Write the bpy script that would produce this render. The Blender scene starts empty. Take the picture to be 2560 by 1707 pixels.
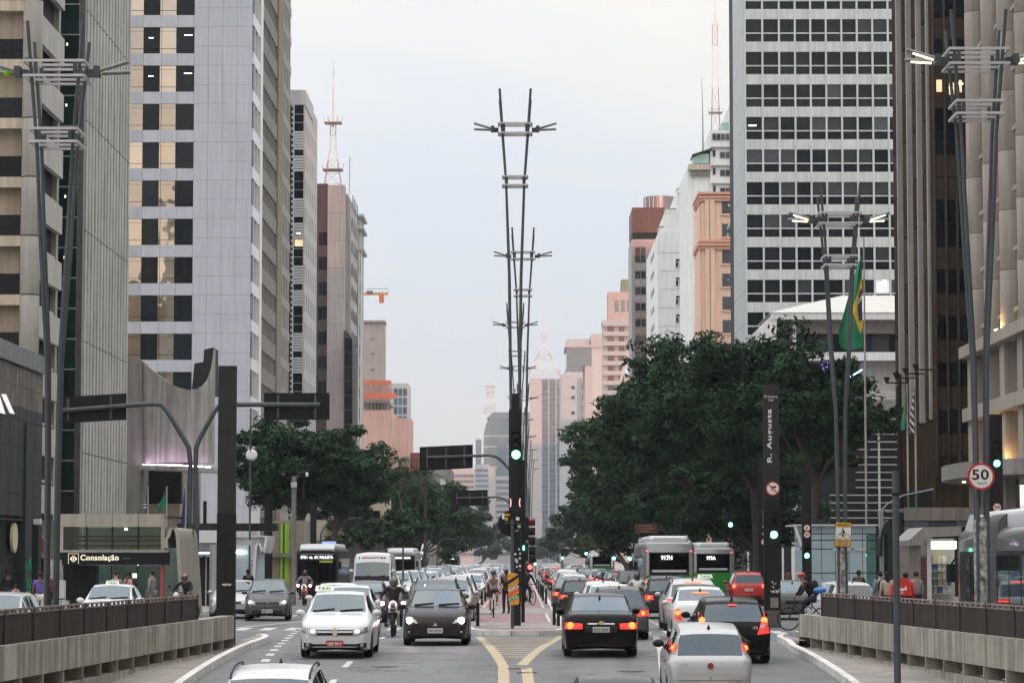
import bpy, bmesh, math, random
import numpy as np
from mathutils import Vector, Matrix
random.seed(7)
rng = np.random.default_rng(7)
SC = bpy.context.scene
COL = SC.collection
R = math.radians
# ---------------------------------------------------------------- camera
FPX, HZ, VPX, CAMZ = 7000.0, 1399.0, 1305.0, 2.25
PITCH = math.atan((HZ - 853.5) / FPX)
YAW = math.atan((VPX - 1280.0) / FPX)
cam_data = bpy.data.cameras.new('camera')
cam_data.sensor_width = 36.0
cam_data.lens = FPX / 2560.0 * 36.0
cam_data.clip_start = 1.0
cam_data.clip_end = 9000.0
cam = bpy.data.objects.new('camera', cam_data)
cam.location = (0, 0, CAMZ)
cam.rotation_euler = (math.pi / 2 + PITCH, 0, YAW)
COL.objects.link(cam)
SC.camera = cam
RM = cam.rotation_euler.to_matrix()
# ---------------------------------------------------------------- light
SUN_EL, SUN_AZ = 4.0, 7.0            # degrees; azimuth to the right of straight behind the camera
world = bpy.data.worlds.new('World')
SC.world = world
world.use_nodes = True
wn, wl = world.node_tree.nodes, world.node_tree.links
wn.clear()
w_out = wn.new('ShaderNodeOutputWorld')
w_bg = wn.new('ShaderNodeBackground')
w_bg.inputs['Strength'].default_value = 0.12
sky = wn.new('ShaderNodeTexSky')
sky.sky_type = 'NISHITA'
sky.sun_disc = False
sky.sun_elevation = R(SUN_EL)
sky.sun_rotation = R(180 - SUN_AZ)
sky.altitude = 800
sky.dust_density = 2.0
w_tc = wn.new('ShaderNodeTexCoord')
w_map = wn.new('ShaderNodeMapping')
w_map.inputs['Scale'].default_value = (1.0, 1.0, 2.6)
w_n = wn.new('ShaderNodeTexNoise')
w_n.inputs['Scale'].default_value = 2.6
w_n.inputs['Detail'].default_value = 5
w_n.inputs['Roughness'].default_value = .5
w_n.inputs['Distortion'].default_value = .35
w_r = wn.new('ShaderNodeMapRange')
w_r.inputs[1].default_value = .40
w_r.inputs[2].default_value = .58
w_cc = wn.new('ShaderNodeMix'); w_cc.data_type = 'RGBA'
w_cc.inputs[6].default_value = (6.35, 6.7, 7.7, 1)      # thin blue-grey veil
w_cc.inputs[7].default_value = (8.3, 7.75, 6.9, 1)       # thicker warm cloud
w_mix = wn.new('ShaderNodeMix'); w_mix.data_type = 'RGBA'
w_mix.inputs[0].default_value = .72                      # cloud cover over the clear sky
wl.new(w_tc.outputs['Generated'], w_map.inputs[0]); wl.new(w_map.outputs[0], w_n.inputs[0])
wl.new(w_n.outputs[0], w_r.inputs[0]); wl.new(w_r.outputs[0], w_cc.inputs[0])
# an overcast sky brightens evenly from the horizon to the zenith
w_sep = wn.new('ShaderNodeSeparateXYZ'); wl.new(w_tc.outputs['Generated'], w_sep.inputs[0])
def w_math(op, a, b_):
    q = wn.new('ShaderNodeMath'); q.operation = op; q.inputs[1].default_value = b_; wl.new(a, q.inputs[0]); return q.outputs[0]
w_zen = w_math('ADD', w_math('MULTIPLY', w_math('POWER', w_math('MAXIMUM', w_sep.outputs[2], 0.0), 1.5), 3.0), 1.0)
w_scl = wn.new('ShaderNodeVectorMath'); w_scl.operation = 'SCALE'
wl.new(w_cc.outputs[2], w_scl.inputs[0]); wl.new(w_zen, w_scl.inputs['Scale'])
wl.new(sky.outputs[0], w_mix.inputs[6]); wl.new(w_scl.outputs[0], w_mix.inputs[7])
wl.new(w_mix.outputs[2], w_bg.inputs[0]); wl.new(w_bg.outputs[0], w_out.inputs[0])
sun_data = bpy.data.lights.new('sun', 'SUN')
sun_data.energy = 2.0
sun_data.angle = R(.6)
sun_data.color = (1.0, .44, .27)
sun = bpy.data.objects.new('sun', sun_data)
sd = Vector((math.sin(R(SUN_AZ)) * math.cos(R(SUN_EL)), -math.cos(R(SUN_AZ)) * math.cos(R(SUN_EL)), math.sin(R(SUN_EL))))
sun.rotation_euler = sd.to_track_quat('Z', 'Y').to_euler()
sun.location = sd * 400
COL.objects.link(sun)
vs = SC.view_settings
vs.view_transform = 'Standard'; vs.look = 'None'; vs.gamma = 1.0; vs.exposure = 0.1
vs.use_curve_mapping = False
SC.cycles.max_bounces = 6
SC.cycles.diffuse_bounces = 2
SC.cycles.glossy_bounces = 3
SC.cycles.transparent_max_bounces = 12
SC.cycles.transmission_bounces = 4
SC.cycles.volume_bounces = 0
SC.cycles.caustics_reflective = False
SC.cycles.caustics_refractive = False
SC.cycles.sample_clamp_indirect = 4.0
SC.cycles.use_denoising = True

# ---------------------------------------------------------------- measuring helpers: photo pixel -> place
def ray(px, py):
    return RM @ Vector(((px - 1280.0) / FPX, (853.5 - py) / FPX, -1.0))
def P(px, py, d):
    r = ray(px, py); t = d / r.y
    return Vector((r.x * t, d, CAMZ + r.z * t))
def Q(px, py, x):                       # on the plane X = x
    r = ray(px, py); t = x / r.x
    return Vector((x, r.y * t, CAMZ + r.z * t))
def XX(px, d, py=1250): return P(px, py, d).x
def ZZ(py, d, px=1300): return P(px, py, d).z
def YY(px, x, py=1250): return Q(px, py, x).y
def DG(py, z=0.0): return P(1305, py, 100).y * (CAMZ - z) / (CAMZ - P(1305, py, 100).z)   # depth of a ground contact row

# ---------------------------------------------------------------- materials
MATS = {}
def _nt(name):
    m = bpy.data.materials.new(name); m.use_nodes = True
    nt = m.node_tree; b = nt.nodes['Principled BSDF']
    return m, nt, b
def mat(name, c, rough=.6, metal=0., var=.12, scale=1.5, bump=0., bscale=30., streak=0., spec=.28, coat=0., dirt=None, rvar=.1, fine=0., crack=0., dsc=.35, ystreak=0.):
    """procedural surface: base colour with two scales of noise, optional vertical streaks, dirt and fine relief"""
    if name in MATS: return MATS[name]
    m, nt, b = _nt(name); N, L = nt.nodes, nt.links
    geo = N.new('ShaderNodeNewGeometry')
    n1 = N.new('ShaderNodeTexNoise'); n1.inputs['Scale'].default_value = scale; n1.inputs['Detail'].default_value = 6
    n1.inputs['Roughness'].default_value = .6
    L.new(geo.outputs['Position'], n1.inputs[0])
    mr = N.new('ShaderNodeMapRange'); mr.inputs[1].default_value = .3; mr.inputs[2].default_value = .7
    mr.inputs[3].default_value = 1 - var; mr.inputs[4].default_value = 1 + var
    L.new(n1.outputs[0], mr.inputs[0])
    fac = mr.outputs[0]
    def mul(a, bsock):
        q = N.new('ShaderNodeMath'); q.operation = 'MULTIPLY'; L.new(a, q.inputs[0]); L.new(bsock, q.inputs[1]); return q.outputs[0]
    if streak:
        mp = N.new('ShaderNodeMapping'); mp.inputs['Scale'].default_value = (1.7, 1.7, .09)
        L.new(geo.outputs['Position'], mp.inputs[0])
        n2 = N.new('ShaderNodeTexNoise'); n2.inputs['Scale'].default_value = 2.2; n2.inputs['Detail'].default_value = 5
        L.new(mp.outputs[0], n2.inputs[0])
        m2 = N.new('ShaderNodeMapRange'); m2.inputs[1].default_value = .38; m2.inputs[2].default_value = .62
        m2.inputs[3].default_value = 1 - streak; m2.inputs[4].default_value = 1.05
        L.new(n2.outputs[0], m2.inputs[0]); fac = mul(fac, m2.outputs[0])
    if ystreak:                                          # wheel tracks along the lanes
        mp2 = N.new('ShaderNodeMapping'); mp2.inputs['Scale'].default_value = (1.15, .025, .3); L.new(geo.outputs['Position'], mp2.inputs[0])
        n5 = N.new('ShaderNodeTexNoise'); n5.inputs['Scale'].default_value = 1.0; n5.inputs['Detail'].default_value = 3; L.new(mp2.outputs[0], n5.inputs[0])
        m5 = N.new('ShaderNodeMapRange'); m5.inputs[1].default_value = .36; m5.inputs[2].default_value = .64; m5.inputs[3].default_value = 1 - ystreak; m5.inputs[4].default_value = 1 + ystreak
        L.new(n5.outputs[0], m5.inputs[0]); fac = mul(fac, m5.outputs[0])
    if fine:
        n4 = N.new('ShaderNodeTexNoise'); n4.inputs['Scale'].default_value = 45; n4.inputs['Detail'].default_value = 3
        L.new(geo.outputs['Position'], n4.inputs[0])
        m4 = N.new('ShaderNodeMapRange'); m4.inputs[1].default_value = .3; m4.inputs[2].default_value = .7
        m4.inputs[3].default_value = 1 - fine; m4.inputs[4].default_value = 1 + fine
        L.new(n4.outputs[0], m4.inputs[0]); fac = mul(fac, m4.outputs[0])
    vm = N.new('ShaderNodeVectorMath'); vm.operation = 'SCALE'; vm.inputs[0].default_value = c[:3]
    L.new(fac, vm.inputs['Scale'])
    col = vm.outputs[0]
    if dirt:
        n3 = N.new('ShaderNodeTexNoise'); n3.inputs['Scale'].default_value = dsc; n3.inputs['Detail'].default_value = 8
        n3.inputs['Roughness'].default_value = .7
        L.new(geo.outputs['Position'], n3.inputs[0])
        m3 = N.new('ShaderNodeMapRange'); m3.inputs[1].default_value = .5; m3.inputs[2].default_value = .72
        m3.inputs[4].default_value = .75
        L.new(n3.outputs[0], m3.inputs[0])
        mx = N.new('ShaderNodeMix'); mx.data_type = 'RGBA'; mx.inputs[7].default_value = (*dirt, 1)
        L.new(m3.outputs[0], mx.inputs[0]); L.new(col, mx.inputs[6]); col = mx.outputs[2]
    if crack:
        nc = N.new('ShaderNodeTexNoise'); nc.inputs['Scale'].default_value = .9; nc.inputs['Detail'].default_value = 4; L.new(geo.outputs['Position'], nc.inputs[0])
        va = N.new('ShaderNodeVectorMath'); va.operation = 'MULTIPLY_ADD'; va.inputs[1].default_value = (1.1, 1.1, 1.1); L.new(nc.outputs['Color'], va.inputs[0]); L.new(geo.outputs['Position'], va.inputs[2])
        vo = N.new('ShaderNodeTexVoronoi'); vo.feature = 'DISTANCE_TO_EDGE'; vo.inputs['Scale'].default_value = .33; L.new(va.outputs[0], vo.inputs[0])
        mc = N.new('ShaderNodeMapRange'); mc.inputs[1].default_value = .003; mc.inputs[2].default_value = .014; mc.inputs[3].default_value = 1 - crack; mc.inputs[4].default_value = 1; L.new(vo.outputs['Distance'], mc.inputs[0])
        no = N.new('ShaderNodeTexNoise'); no.inputs['Scale'].default_value = .8; no.inputs['Detail'].default_value = 7; no.inputs['Roughness'].default_value = .75; L.new(geo.outputs['Position'], no.inputs[0])
        mo = N.new('ShaderNodeMapRange'); mo.inputs[1].default_value = .56; mo.inputs[2].default_value = .7; mo.inputs[3].default_value = 1; mo.inputs[4].default_value = .62; L.new(no.outputs[0], mo.inputs[0])
        vq = N.new('ShaderNodeVectorMath'); vq.operation = 'SCALE'; L.new(col, vq.inputs[0]); L.new(mul(mc.outputs[0], mo.outputs[0]), vq.inputs['Scale']); col = vq.outputs[0]
    L.new(col, b.inputs['Base Color'])
    rm = N.new('ShaderNodeMapRange'); rm.inputs[1].default_value = .3; rm.inputs[2].default_value = .7
    rm.inputs[3].default_value = max(.02, rough - rvar); rm.inputs[4].default_value = min(1, rough + rvar)
    L.new(n1.outputs[0], rm.inputs[0]); L.new(rm.outputs[0], b.inputs['Roughness'])
    b.inputs['Metallic'].default_value = metal
    b.inputs['Specular IOR Level'].default_value = spec
    b.inputs['Coat Weight'].default_value = coat; b.inputs['Coat Roughness'].default_value = .06
    if bump:
        nb = N.new('ShaderNodeTexNoise'); nb.inputs['Scale'].default_value = bscale; nb.inputs['Detail'].default_value = 5
        L.new(geo.outputs['Position'], nb.inputs[0])
        bp = N.new('ShaderNodeBump'); bp.inputs['Strength'].default_value = bump; bp.inputs['Distance'].default_value = .02
        L.new(nb.outputs[0], bp.inputs['Height']); L.new(bp.outputs[0], b.inputs['Normal'])
    MATS[name] = m
    return m
def glow(name, c, s, base=(.8, .8, .8), cast=False):
    if name in MATS: return MATS[name]
    m, nt, b = _nt(name)
    b.inputs['Base Color'].default_value = (*base, 1); b.inputs['Roughness'].default_value = .3
    b.inputs['Emission Color'].default_value = (*c, 1); b.inputs['Emission Strength'].default_value = s
    if not cast: m.cycles.emission_sampling = 'NONE'      # tiny lamps: seen, but not sampled one by one
    MATS[name] = m; return m
def pane_mat(name, c=(.012, .016, .018), rough=.04, spec=.6, wav=.02, wsc=.6, metal=0., var=.5):
    """facade glass: dark room behind, mirror-like surface slightly wavy"""
    if name in MATS: return MATS[name]
    m, nt, b = _nt(name); N, L = nt.nodes, nt.links
    geo = N.new('ShaderNodeNewGeometry'); oi = N.new('ShaderNodeObjectInfo')
    mr = N.new('ShaderNodeMapRange'); mr.inputs[3].default_value = 1 - var; mr.inputs[4].default_value = 1 + var
    L.new(oi.outputs['Random'], mr.inputs[0])
    vm = N.new('ShaderNodeVectorMath'); vm.operation = 'SCALE'; vm.inputs[0].default_value = c[:3]
    L.new(mr.outputs[0], vm.inputs['Scale']); L.new(vm.outputs[0], b.inputs['Base Color'])
    b.inputs['Roughness'].default_value = rough; b.inputs['Specular IOR Level'].default_value = spec
    b.inputs['Metallic'].default_value = metal
    nb = N.new('ShaderNodeTexNoise'); nb.inputs['Scale'].default_value = wsc; nb.inputs['Detail'].default_value = 2
    L.new(geo.outputs['Position'], nb.inputs[0])
    bp = N.new('ShaderNodeBump'); bp.inputs['Strength'].default_value = wav; bp.inputs['Distance'].default_value = 1
    L.new(nb.outputs[0], bp.inputs['Height']); L.new(bp.outputs[0], b.inputs['Normal'])
    MATS[name] = m; return m
def clear_mat(name, tint=(.35, .4, .4), ior=1.5, boost=1.0, rough=.02):
    """thin clear glass: tinted see-through with a reflection that grows at grazing angles"""
    if name in MATS: return MATS[name]
    m = bpy.data.materials.new(name); m.use_nodes = True
    nt = m.node_tree; N, L = nt.nodes, nt.links; N.clear()
    o = N.new('ShaderNodeOutputMaterial'); t = N.new('ShaderNodeBsdfTransparent'); g = N.new('ShaderNodeBsdfGlossy')
    t.inputs[0].default_value = (*tint, 1); g.inputs['Roughness'].default_value = rough; g.inputs['Color'].default_value = (.78, .92, 1, 1)
    fr = N.new('ShaderNodeFresnel'); fr.inputs[0].default_value = ior
    mu = N.new('ShaderNodeMath'); mu.operation = 'MULTIPLY'; mu.use_clamp = True; mu.inputs[1].default_value = boost
    mx = N.new('ShaderNodeMixShader')
    L.new(fr.outputs[0], mu.inputs[0]); L.new(mu.outputs[0], mx.inputs[0]); L.new(t.outputs[0], mx.inputs[1]); L.new(g.outputs[0], mx.inputs[2])
    L.new(mx.outputs[0], o.inputs[0])
    MATS[name] = m; return m
def leaf_mat(name, c, c2):
    if name in MATS: return MATS[name]
    m, nt, b = _nt(name); N, L = nt.nodes, nt.links
    geo = N.new('ShaderNodeNewGeometry')
    n1 = N.new('ShaderNodeTexNoise'); n1.inputs['Scale'].default_value = .7; n1.inputs['Detail'].default_value = 4
    L.new(geo.outputs['Position'], n1.inputs[0])
    ad = N.new('ShaderNodeMath'); ad.operation = 'ADD'
    sc = N.new('ShaderNodeMath'); sc.operation = 'MULTIPLY'; sc.inputs[1].default_value = .35
    L.new(geo.outputs['Random Per Island'], sc.inputs[0]); L.new(sc.outputs[0], ad.inputs[0]); L.new(n1.outputs[0], ad.inputs[1])
    mr = N.new('ShaderNodeMapRange'); mr.inputs[1].default_value = .45; mr.inputs[2].default_value = .95
    mr.inputs[1].default_value = .42; mr.inputs[2].default_value = .9; L.new(ad.outputs[0], mr.inputs[0])
    mx = N.new('ShaderNodeMix'); mx.data_type = 'RGBA'; mx.inputs[6].default_value = (*c, 1); mx.inputs[7].default_value = (*c2, 1)
    L.new(mr.outputs[0], mx.inputs[0]); L.new(mx.outputs[2], b.inputs['Base Color'])
    b.inputs['Roughness'].default_value = .7; b.inputs['Specular IOR Level'].default_value = .12
    MATS[name] = m; return m

# ---------------------------------------------------------------- mesh building
class MB:
    """collects faces and links them as ONE mesh object"""
    def __init__(s): s.v = []; s.f = []; s.m = []
    def add(s, vs, fs, m=0):
        o = len(s.v); s.v += [tuple(p) for p in vs]
        s.f += [tuple(o + i for i in f) for f in fs]; s.m += [m] * len(fs); return s
    def box(s, x0, x1, y0, y1, z0, z1, m=0):
        return s.add([(x0, y0, z0), (x1, y0, z0), (x1, y1, z0), (x0, y1, z0), (x0, y0, z1), (x1, y0, z1), (x1, y1, z1), (x0, y1, z1)],
                     [(0, 3, 2, 1), (4, 5, 6, 7), (0, 1, 5, 4), (1, 2, 6, 5), (2, 3, 7, 6), (3, 0, 4, 7)], m)
    def cbox(s, c, sx, sy, sz, m=0):
        return s.box(c[0] - sx / 2, c[0] + sx / 2, c[1] - sy / 2, c[1] + sy / 2, c[2] - sz / 2, c[2] + sz / 2, m)
    def bar(s, a, b, w, h, m=0):
        a, b = Vector(a), Vector(b); d = (b - a).normalized()
        up = Vector((0, 0, 1)) if abs(d.z) < .95 else Vector((0, 1, 0))
        r = d.cross(up).normalized() * w / 2; u = r.cross(d).normalized() * h / 2
        vs = [a - r - u, a + r - u, a + r + u, a - r + u, b - r - u, b + r - u, b + r + u, b - r + u]
        return s.add(vs, [(0, 1, 2, 3), (7, 6, 5, 4), (0, 4, 5, 1), (1, 5, 6, 2), (2, 6, 7, 3), (3, 7, 4, 0)], m)
    def tube(s, pts, r, n=8, m=0, closed=False):
        pts = [Vector(p) for p in pts]; k = len(pts); rs = r if isinstance(r, (list, tuple)) else [r] * k
        rings = []; pn = None
        for i, p in enumerate(pts):
            if closed: d = pts[(i + 1) % k] - pts[i - 1]
            else: d = pts[min(i + 1, k - 1)] - pts[max(i - 1, 0)]
            d.normalize()
            if pn is None:
                up = Vector((0, 0, 1)) if abs(d.z) < .9 else Vector((0, 1, 0)); a = d.cross(up).normalized()
            else:
                a = (pn - d * pn.dot(d)); a = a.normalized() if a.length > 1e-6 else d.orthogonal().normalized()
            pn = a; b = d.cross(a)
            rings.append([p + (a * math.cos(2 * math.pi * j / n) + b * math.sin(2 * math.pi * j / n)) * rs[i] for j in range(n)])
        return s.loft(rings, m, True, closed, not closed)
    def loft(s, rings, m=0, wrap=True, closed=False, caps=True):
        n = len(rings[0]); k = len(rings); vs = [p for r in rings for p in r]; fs = []
        for i in range(k if closed else k - 1):
            i2 = (i + 1) % k
            for j in range(n if wrap else n - 1):
                j2 = (j + 1) % n
                fs.append((i * n + j, i * n + j2, i2 * n + j2, i2 * n + j))
        if caps and wrap: fs.append(tuple(range(n - 1, -1, -1))); fs.append(tuple((k - 1) * n + j for j in range(n)))
        return s.add(vs, fs, m)
    def lathe(s, prof, c, axis='z', n=16, m=0):
        rings = []
        for (r, h) in prof:
            ring = []
            for j in range(n):
                a = 2 * math.pi * j / n; u, v = r * math.cos(a), r * math.sin(a)
                q = {'z': (u, v, h), 'x': (h, u, v), 'y': (v, h, u)}[axis]
                ring.append((c[0] + q[0], c[1] + q[1], c[2] + q[2]))
            rings.append(ring)
        return s.loft(rings, m)
    def prism(s, poly, axis, a, b, m=0):
        """poly of 2D points extruded along an axis: 'x' -> (y,z), 'y' -> (x,z), 'z' -> (x,y)"""
        f = {'x': lambda p, t: (t, p[0], p[1]), 'y': lambda p, t: (p[0], t, p[1]), 'z': lambda p, t: (p[0], p[1], t)}[axis]
        n = len(poly); vs = [f(p, a) for p in poly] + [f(p, b) for p in poly]
        fs = [tuple(range(n)), tuple(range(2 * n - 1, n - 1, -1))] + [(i, i + n, (i + 1) % n + n, (i + 1) % n) for i in range(n)]
        return s.add(vs, fs, m)
    def ball(s, c, rx, ry, rz, n=10, k=7, m=0):
        rings = [[(c[0] + rx * math.sin(math.pi * i / k) * math.cos(2 * math.pi * j / n), c[1] + ry * math.sin(math.pi * i / k) * math.sin(2 * math.pi * j / n),
                   c[2] - rz * math.cos(math.pi * i / k)) for j in range(n)] for i in range(1, k)]
        o = len(s.v); s.loft(rings, m, caps=False)
        b = len(s.v); s.v += [(c[0], c[1], c[2] - rz), (c[0], c[1], c[2] + rz)]
        for j in range(n):
            s.f.append((b, o + (j + 1) % n, o + j)); s.f.append((b + 1, o + (k - 2) * n + j, o + (k - 2) * n + (j + 1) % n)); s.m += [m, m]
        return s
    def mesh(s, name, mats, smooth=False, fix=True):
        me = bpy.data.meshes.new(name); me.from_pydata(s.v, [], s.f)
        for q in (mats if isinstance(mats, (list, tuple)) else [mats]): me.materials.append(q)
        me.polygons.foreach_set('material_index', s.m)
        if fix:
            bm = bmesh.new(); bm.from_mesh(me); bmesh.ops.recalc_face_normals(bm, faces=bm.faces); bm.to_mesh(me); bm.free()
        if smooth:
            me.polygons.foreach_set('use_smooth', [True] * len(me.polygons)); me.set_sharp_from_angle(angle=R(smooth if smooth is not True else 40))
        me.update(); return me
    def build(s, name, mats, parent=None, smooth=False, loc=None, rotz=None, fix=True):
        return link(name, s.mesh(name, mats, smooth, fix), parent, loc, rotz)
def link(name, me, parent=None, loc=None, rotz=None, scale=None):
    o = bpy.data.objects.new(name, me); COL.objects.link(o)
    if parent is not None: o.parent = parent
    if loc is not None: o.location = loc
    if rotz is not None: o.rotation_euler = (0, 0, rotz)
    if scale is not None: o.scale = scale
    return o
BOXES = {}
def bx(name, m, x0, x1, y0, y1, z0, z1, parent=None):
    """one box as an object of its own; alike boxes share mesh data"""
    sx, sy, sz = round(abs(x1 - x0), 3), round(abs(y1 - y0), 3), round(abs(z1 - z0), 3)
    k = (sx, sy, sz, m.name)
    if k not in BOXES:
        BOXES[k] = MB().box(-sx / 2, sx / 2, -sy / 2, sy / 2, -sz / 2, sz / 2).mesh(name, m, fix=False)
    return link(name, BOXES[k], parent, ((x0 + x1) / 2, (y0 + y1) / 2, (z0 + z1) / 2))
def tag(o, label=None, cat=None, group=None, kind=None):
    if label: o['label'] = label
    if cat: o['category'] = cat
    if group: o['group'] = group
    if kind: o['kind'] = kind
    return o
def thing(name, label, cat, loc=(0, 0, 0), rotz=0, group=None):
    o = bpy.data.objects.new(name, None); COL.objects.link(o); o.empty_display_size = .3
    o.location = loc; o.rotation_euler = (0, 0, rotz)
    return tag(o, label, cat, group)
def copy_tree(o, parent=None):
    c = o.copy(); COL.objects.link(c); c.parent = parent
    for ch in list(KIDS.get(o.name, []) or o.children): copy_tree(ch, c)
    return c
KIDS = {}
# ---------------------------------------------------------------- lettering, prepared once as meshes
TEXTS = {}
def prep_text(items):
    objs = []
    for key, body, bold, sp in items:
        cu = bpy.data.curves.new('lettering', 'FONT'); cu.body = body; cu.size = 1.0; cu.align_x = 'CENTER'; cu.align_y = 'CENTER'
        cu.extrude = .02; cu.offset = bold; cu.space_character = sp; cu.resolution_u = 3
        o = bpy.data.objects.new('lettering', cu); COL.objects.link(o); objs.append((key, o))
    bpy.context.view_layer.update(); dg = bpy.context.evaluated_depsgraph_get()
    for key, o in objs:
        me = bpy.data.meshes.new_from_object(o.evaluated_get(dg)); me.name = 'lettering'
        xs = np.empty(len(me.vertices) * 3); me.vertices.foreach_get('co', xs); xs = xs.reshape(-1, 3)
        lo, hi = xs.min(0), xs.max(0); xs[:, :2] -= (lo + hi)[:2] / 2
        me.vertices.foreach_set('co', xs.ravel())
        TEXTS[key] = (me, hi[0] - lo[0], hi[1] - lo[1])
    for key, o in objs:
        cu = o.data; bpy.data.objects.remove(o); bpy.data.curves.remove(cu)
def text(key, m, parent, loc, width=None, height=None, rot=(math.pi / 2, 0, 0), depth=None, name='lettering'):
    """lettering facing -Y by default, scaled to a width and/or height"""
    me, w, h = TEXTS[key]; me = me.copy(); me.materials.clear(); me.materials.append(m)
    sx = width / w if width else None; sy = height / h if height else None
    sx = sx or sy; sy = sy or sx
    o = link(name, me, parent, loc); o.rotation_euler = rot; o.scale = (sx, sy, (depth or .01) / .04)
    return o
prep_text([('cons', 'Consolação', .02, 1.05), ('aug', 'R. Augusta', .018, 1.12), ('prox', 'Próxima', .0, 1.1), ('rua', 'rua', .0, 1.1),
           ('50', '50', .018, 1.05), ('kmh', 'km/h', .0, 1.1), ('taxi', 'TAXI', .02, 1.1), ('p1', 'GBP·5517', .02, 1.05), ('p2', 'FJN·0735', .02, 1.05),
           ('p3', 'EDC·5292', .02, 1.05), ('p4', 'FKA·4860', .02, 1.05), ('p5', 'EMF·7811', .02, 1.05), ('b1', '875H  via  AV. PAULISTA', .02, 1.0),
           ('b2', '917H', .03, 1.0), ('b3', '975A', .03, 1.0), ('ind', 'INDAIATUBA', .03, 1.15), ('cic', 'CICLISTA', .02, 1.1),
           ('food', 'ood', .04, .95), ('E', 'E', .03, 1), ('zona', 'ZONA', .05, 1), ('nunca', 'NUNCA', .05, 1), ('uno', 'uno', .0, 1.1), ('i30', 'i30', .02, 1.1)])
# ================================================================ ground, roads, ramp, walls
def zr(y):                                   # surface of the underpass ramp, falling towards the camera
    t = max(0.0, 74.0 - y)
    return -.0013 * t * t if t < 28 else -.0013 * 784 - .0728 * (t - 28)
def wl_x(y): return -(7.5 + (73 - y) * .047)
def wr_x(y): return 7.4 + (75 - y) * .07
def kl_x(y): return -6.95
def kr_x(y): return 6.75 if y < 70 else 6.75 + (y - 70) * .06
m_asph = mat('asphalt', (.106, .112, .116), .6, var=.2, scale=.55, bump=.35, bscale=55, spec=.45, dirt=(.16, .162, .168), fine=.22, rvar=.14, crack=.55, ystreak=.2)
m_asph2 = mat('asphalt_patch', (.132, .134, .14), .55, var=.2, scale=1.3, bump=.3, bscale=60, fine=.2)
m_pave = mat('pavement_concrete', (.3, .29, .275), .85, var=.2, scale=1.1, bump=.3, bscale=25, fine=.12, dirt=(.2, .19, .18))
m_apron = mat('apron_concrete', (.27, .25, .23), .9, var=.22, scale=1.6, bump=.3, bscale=25, fine=.15, dirt=(.16, .15, .14))
m_kerb = mat('painted_kerb', (.62, .61, .58), .8, var=.22, scale=2.6, bump=.2, bscale=30, dirt=(.36, .34, .32))
m_bike = mat('red_cycle_asphalt', (.29, .195, .2), .8, var=.18, scale=1.4, bump=.25, bscale=45, dirt=(.27, .24, .24), fine=.15)
m_white = mat('road_paint_white', (.52, .52, .5), .7, var=.25, scale=3, dirt=(.4, .4, .4))
m_yellow = mat('road_paint_yellow', (.44, .36, .24), .75, var=.2, scale=3, dirt=(.42, .36, .27))
m_conc = mat('board_concrete', (.375, .36, .305), .9, var=.16, scale=1.2, bump=.35, bscale=18, streak=.42, fine=.08, dirt=(.17, .165, .14), dsc=.8)
m_conc_d = mat('shade_joint_concrete', (.09, .086, .078), .95, var=.2, scale=1.5, bump=.3, bscale=18)  # dark tone for the shade in the wall openings and for road joints
m_earth = mat('earth', (.2, .2, .19), .95, var=.25, scale=.2)
def sheet(name, quads, m, kind='structure', parent=None):
    b = MB()
    for q in quads: b.add(q, [tuple(range(len(q)))])
    o = b.build(name, m, parent)
    if kind and parent is None: o['kind'] = kind
    return o
sheet('ground', [[(-4000, 74, -.3), (4000, 74, -.3), (4000, 7000, -.3), (-4000, 7000, -.3)], [(-4000, -900, -.3), (-16, -900, -.3), (-16, 74, -.3), (-4000, 74, -.3)],
                 [(16, -900, -.3), (4000, -900, -.3), (4000, 74, -.3), (16, 74, -.3)], [(-16, -900, -.3), (16, -900, -.3), (16, 8, -.3), (-16, 8, -.3)]], m_earth)
ys = [8 + i * 2.0 for i in range(33)] + [74]
b = MB()
b.add([(x, y, zr(y)) for y in ys for x in (kl_x(y), -4, -1, 2, 4.5, kr_x(y))],
      [(i * 6 + j, i * 6 + j + 1, i * 6 + j + 7, i * 6 + j + 6) for i in range(len(ys) - 1) for j in range(5)])
tag(b.build('ramp_road', m_asph, smooth=True), kind='structure')
sheet('road', [[(-13.2, 74, 0), (13.2, 74, 0), (13.2, 2500, 0), (-13.2, 2500, 0)],
               [(-13.2, -60, 0), (wl_x(8) - .35, -60, 0), (wl_x(8) - .35, 8, 0), (wl_x(74) - .3, 74, 0), (-13.2, 74, 0)],
               [(wr_x(8) + .35, -60, 0), (13.2, -60, 0), (13.2, 74, 0), (wr_x(74) + .3, 74, 0), (wr_x(8) + .35, 8, 0)]], m_asph)
for s, nm in ((-1, 'left'), (1, 'right')):
    b = MB().box(s * 13.2, s * 60, -60, 2500, -.29, .14)
    o = tag(b.build('pavement_' + nm, m_pave), kind='structure')
    b = MB().box(s * 13.05, s * 13.2, -60, 2500, -.2, .15)
    tag(b.build('kerb_' + nm, m_kerb), kind='structure')
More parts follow.
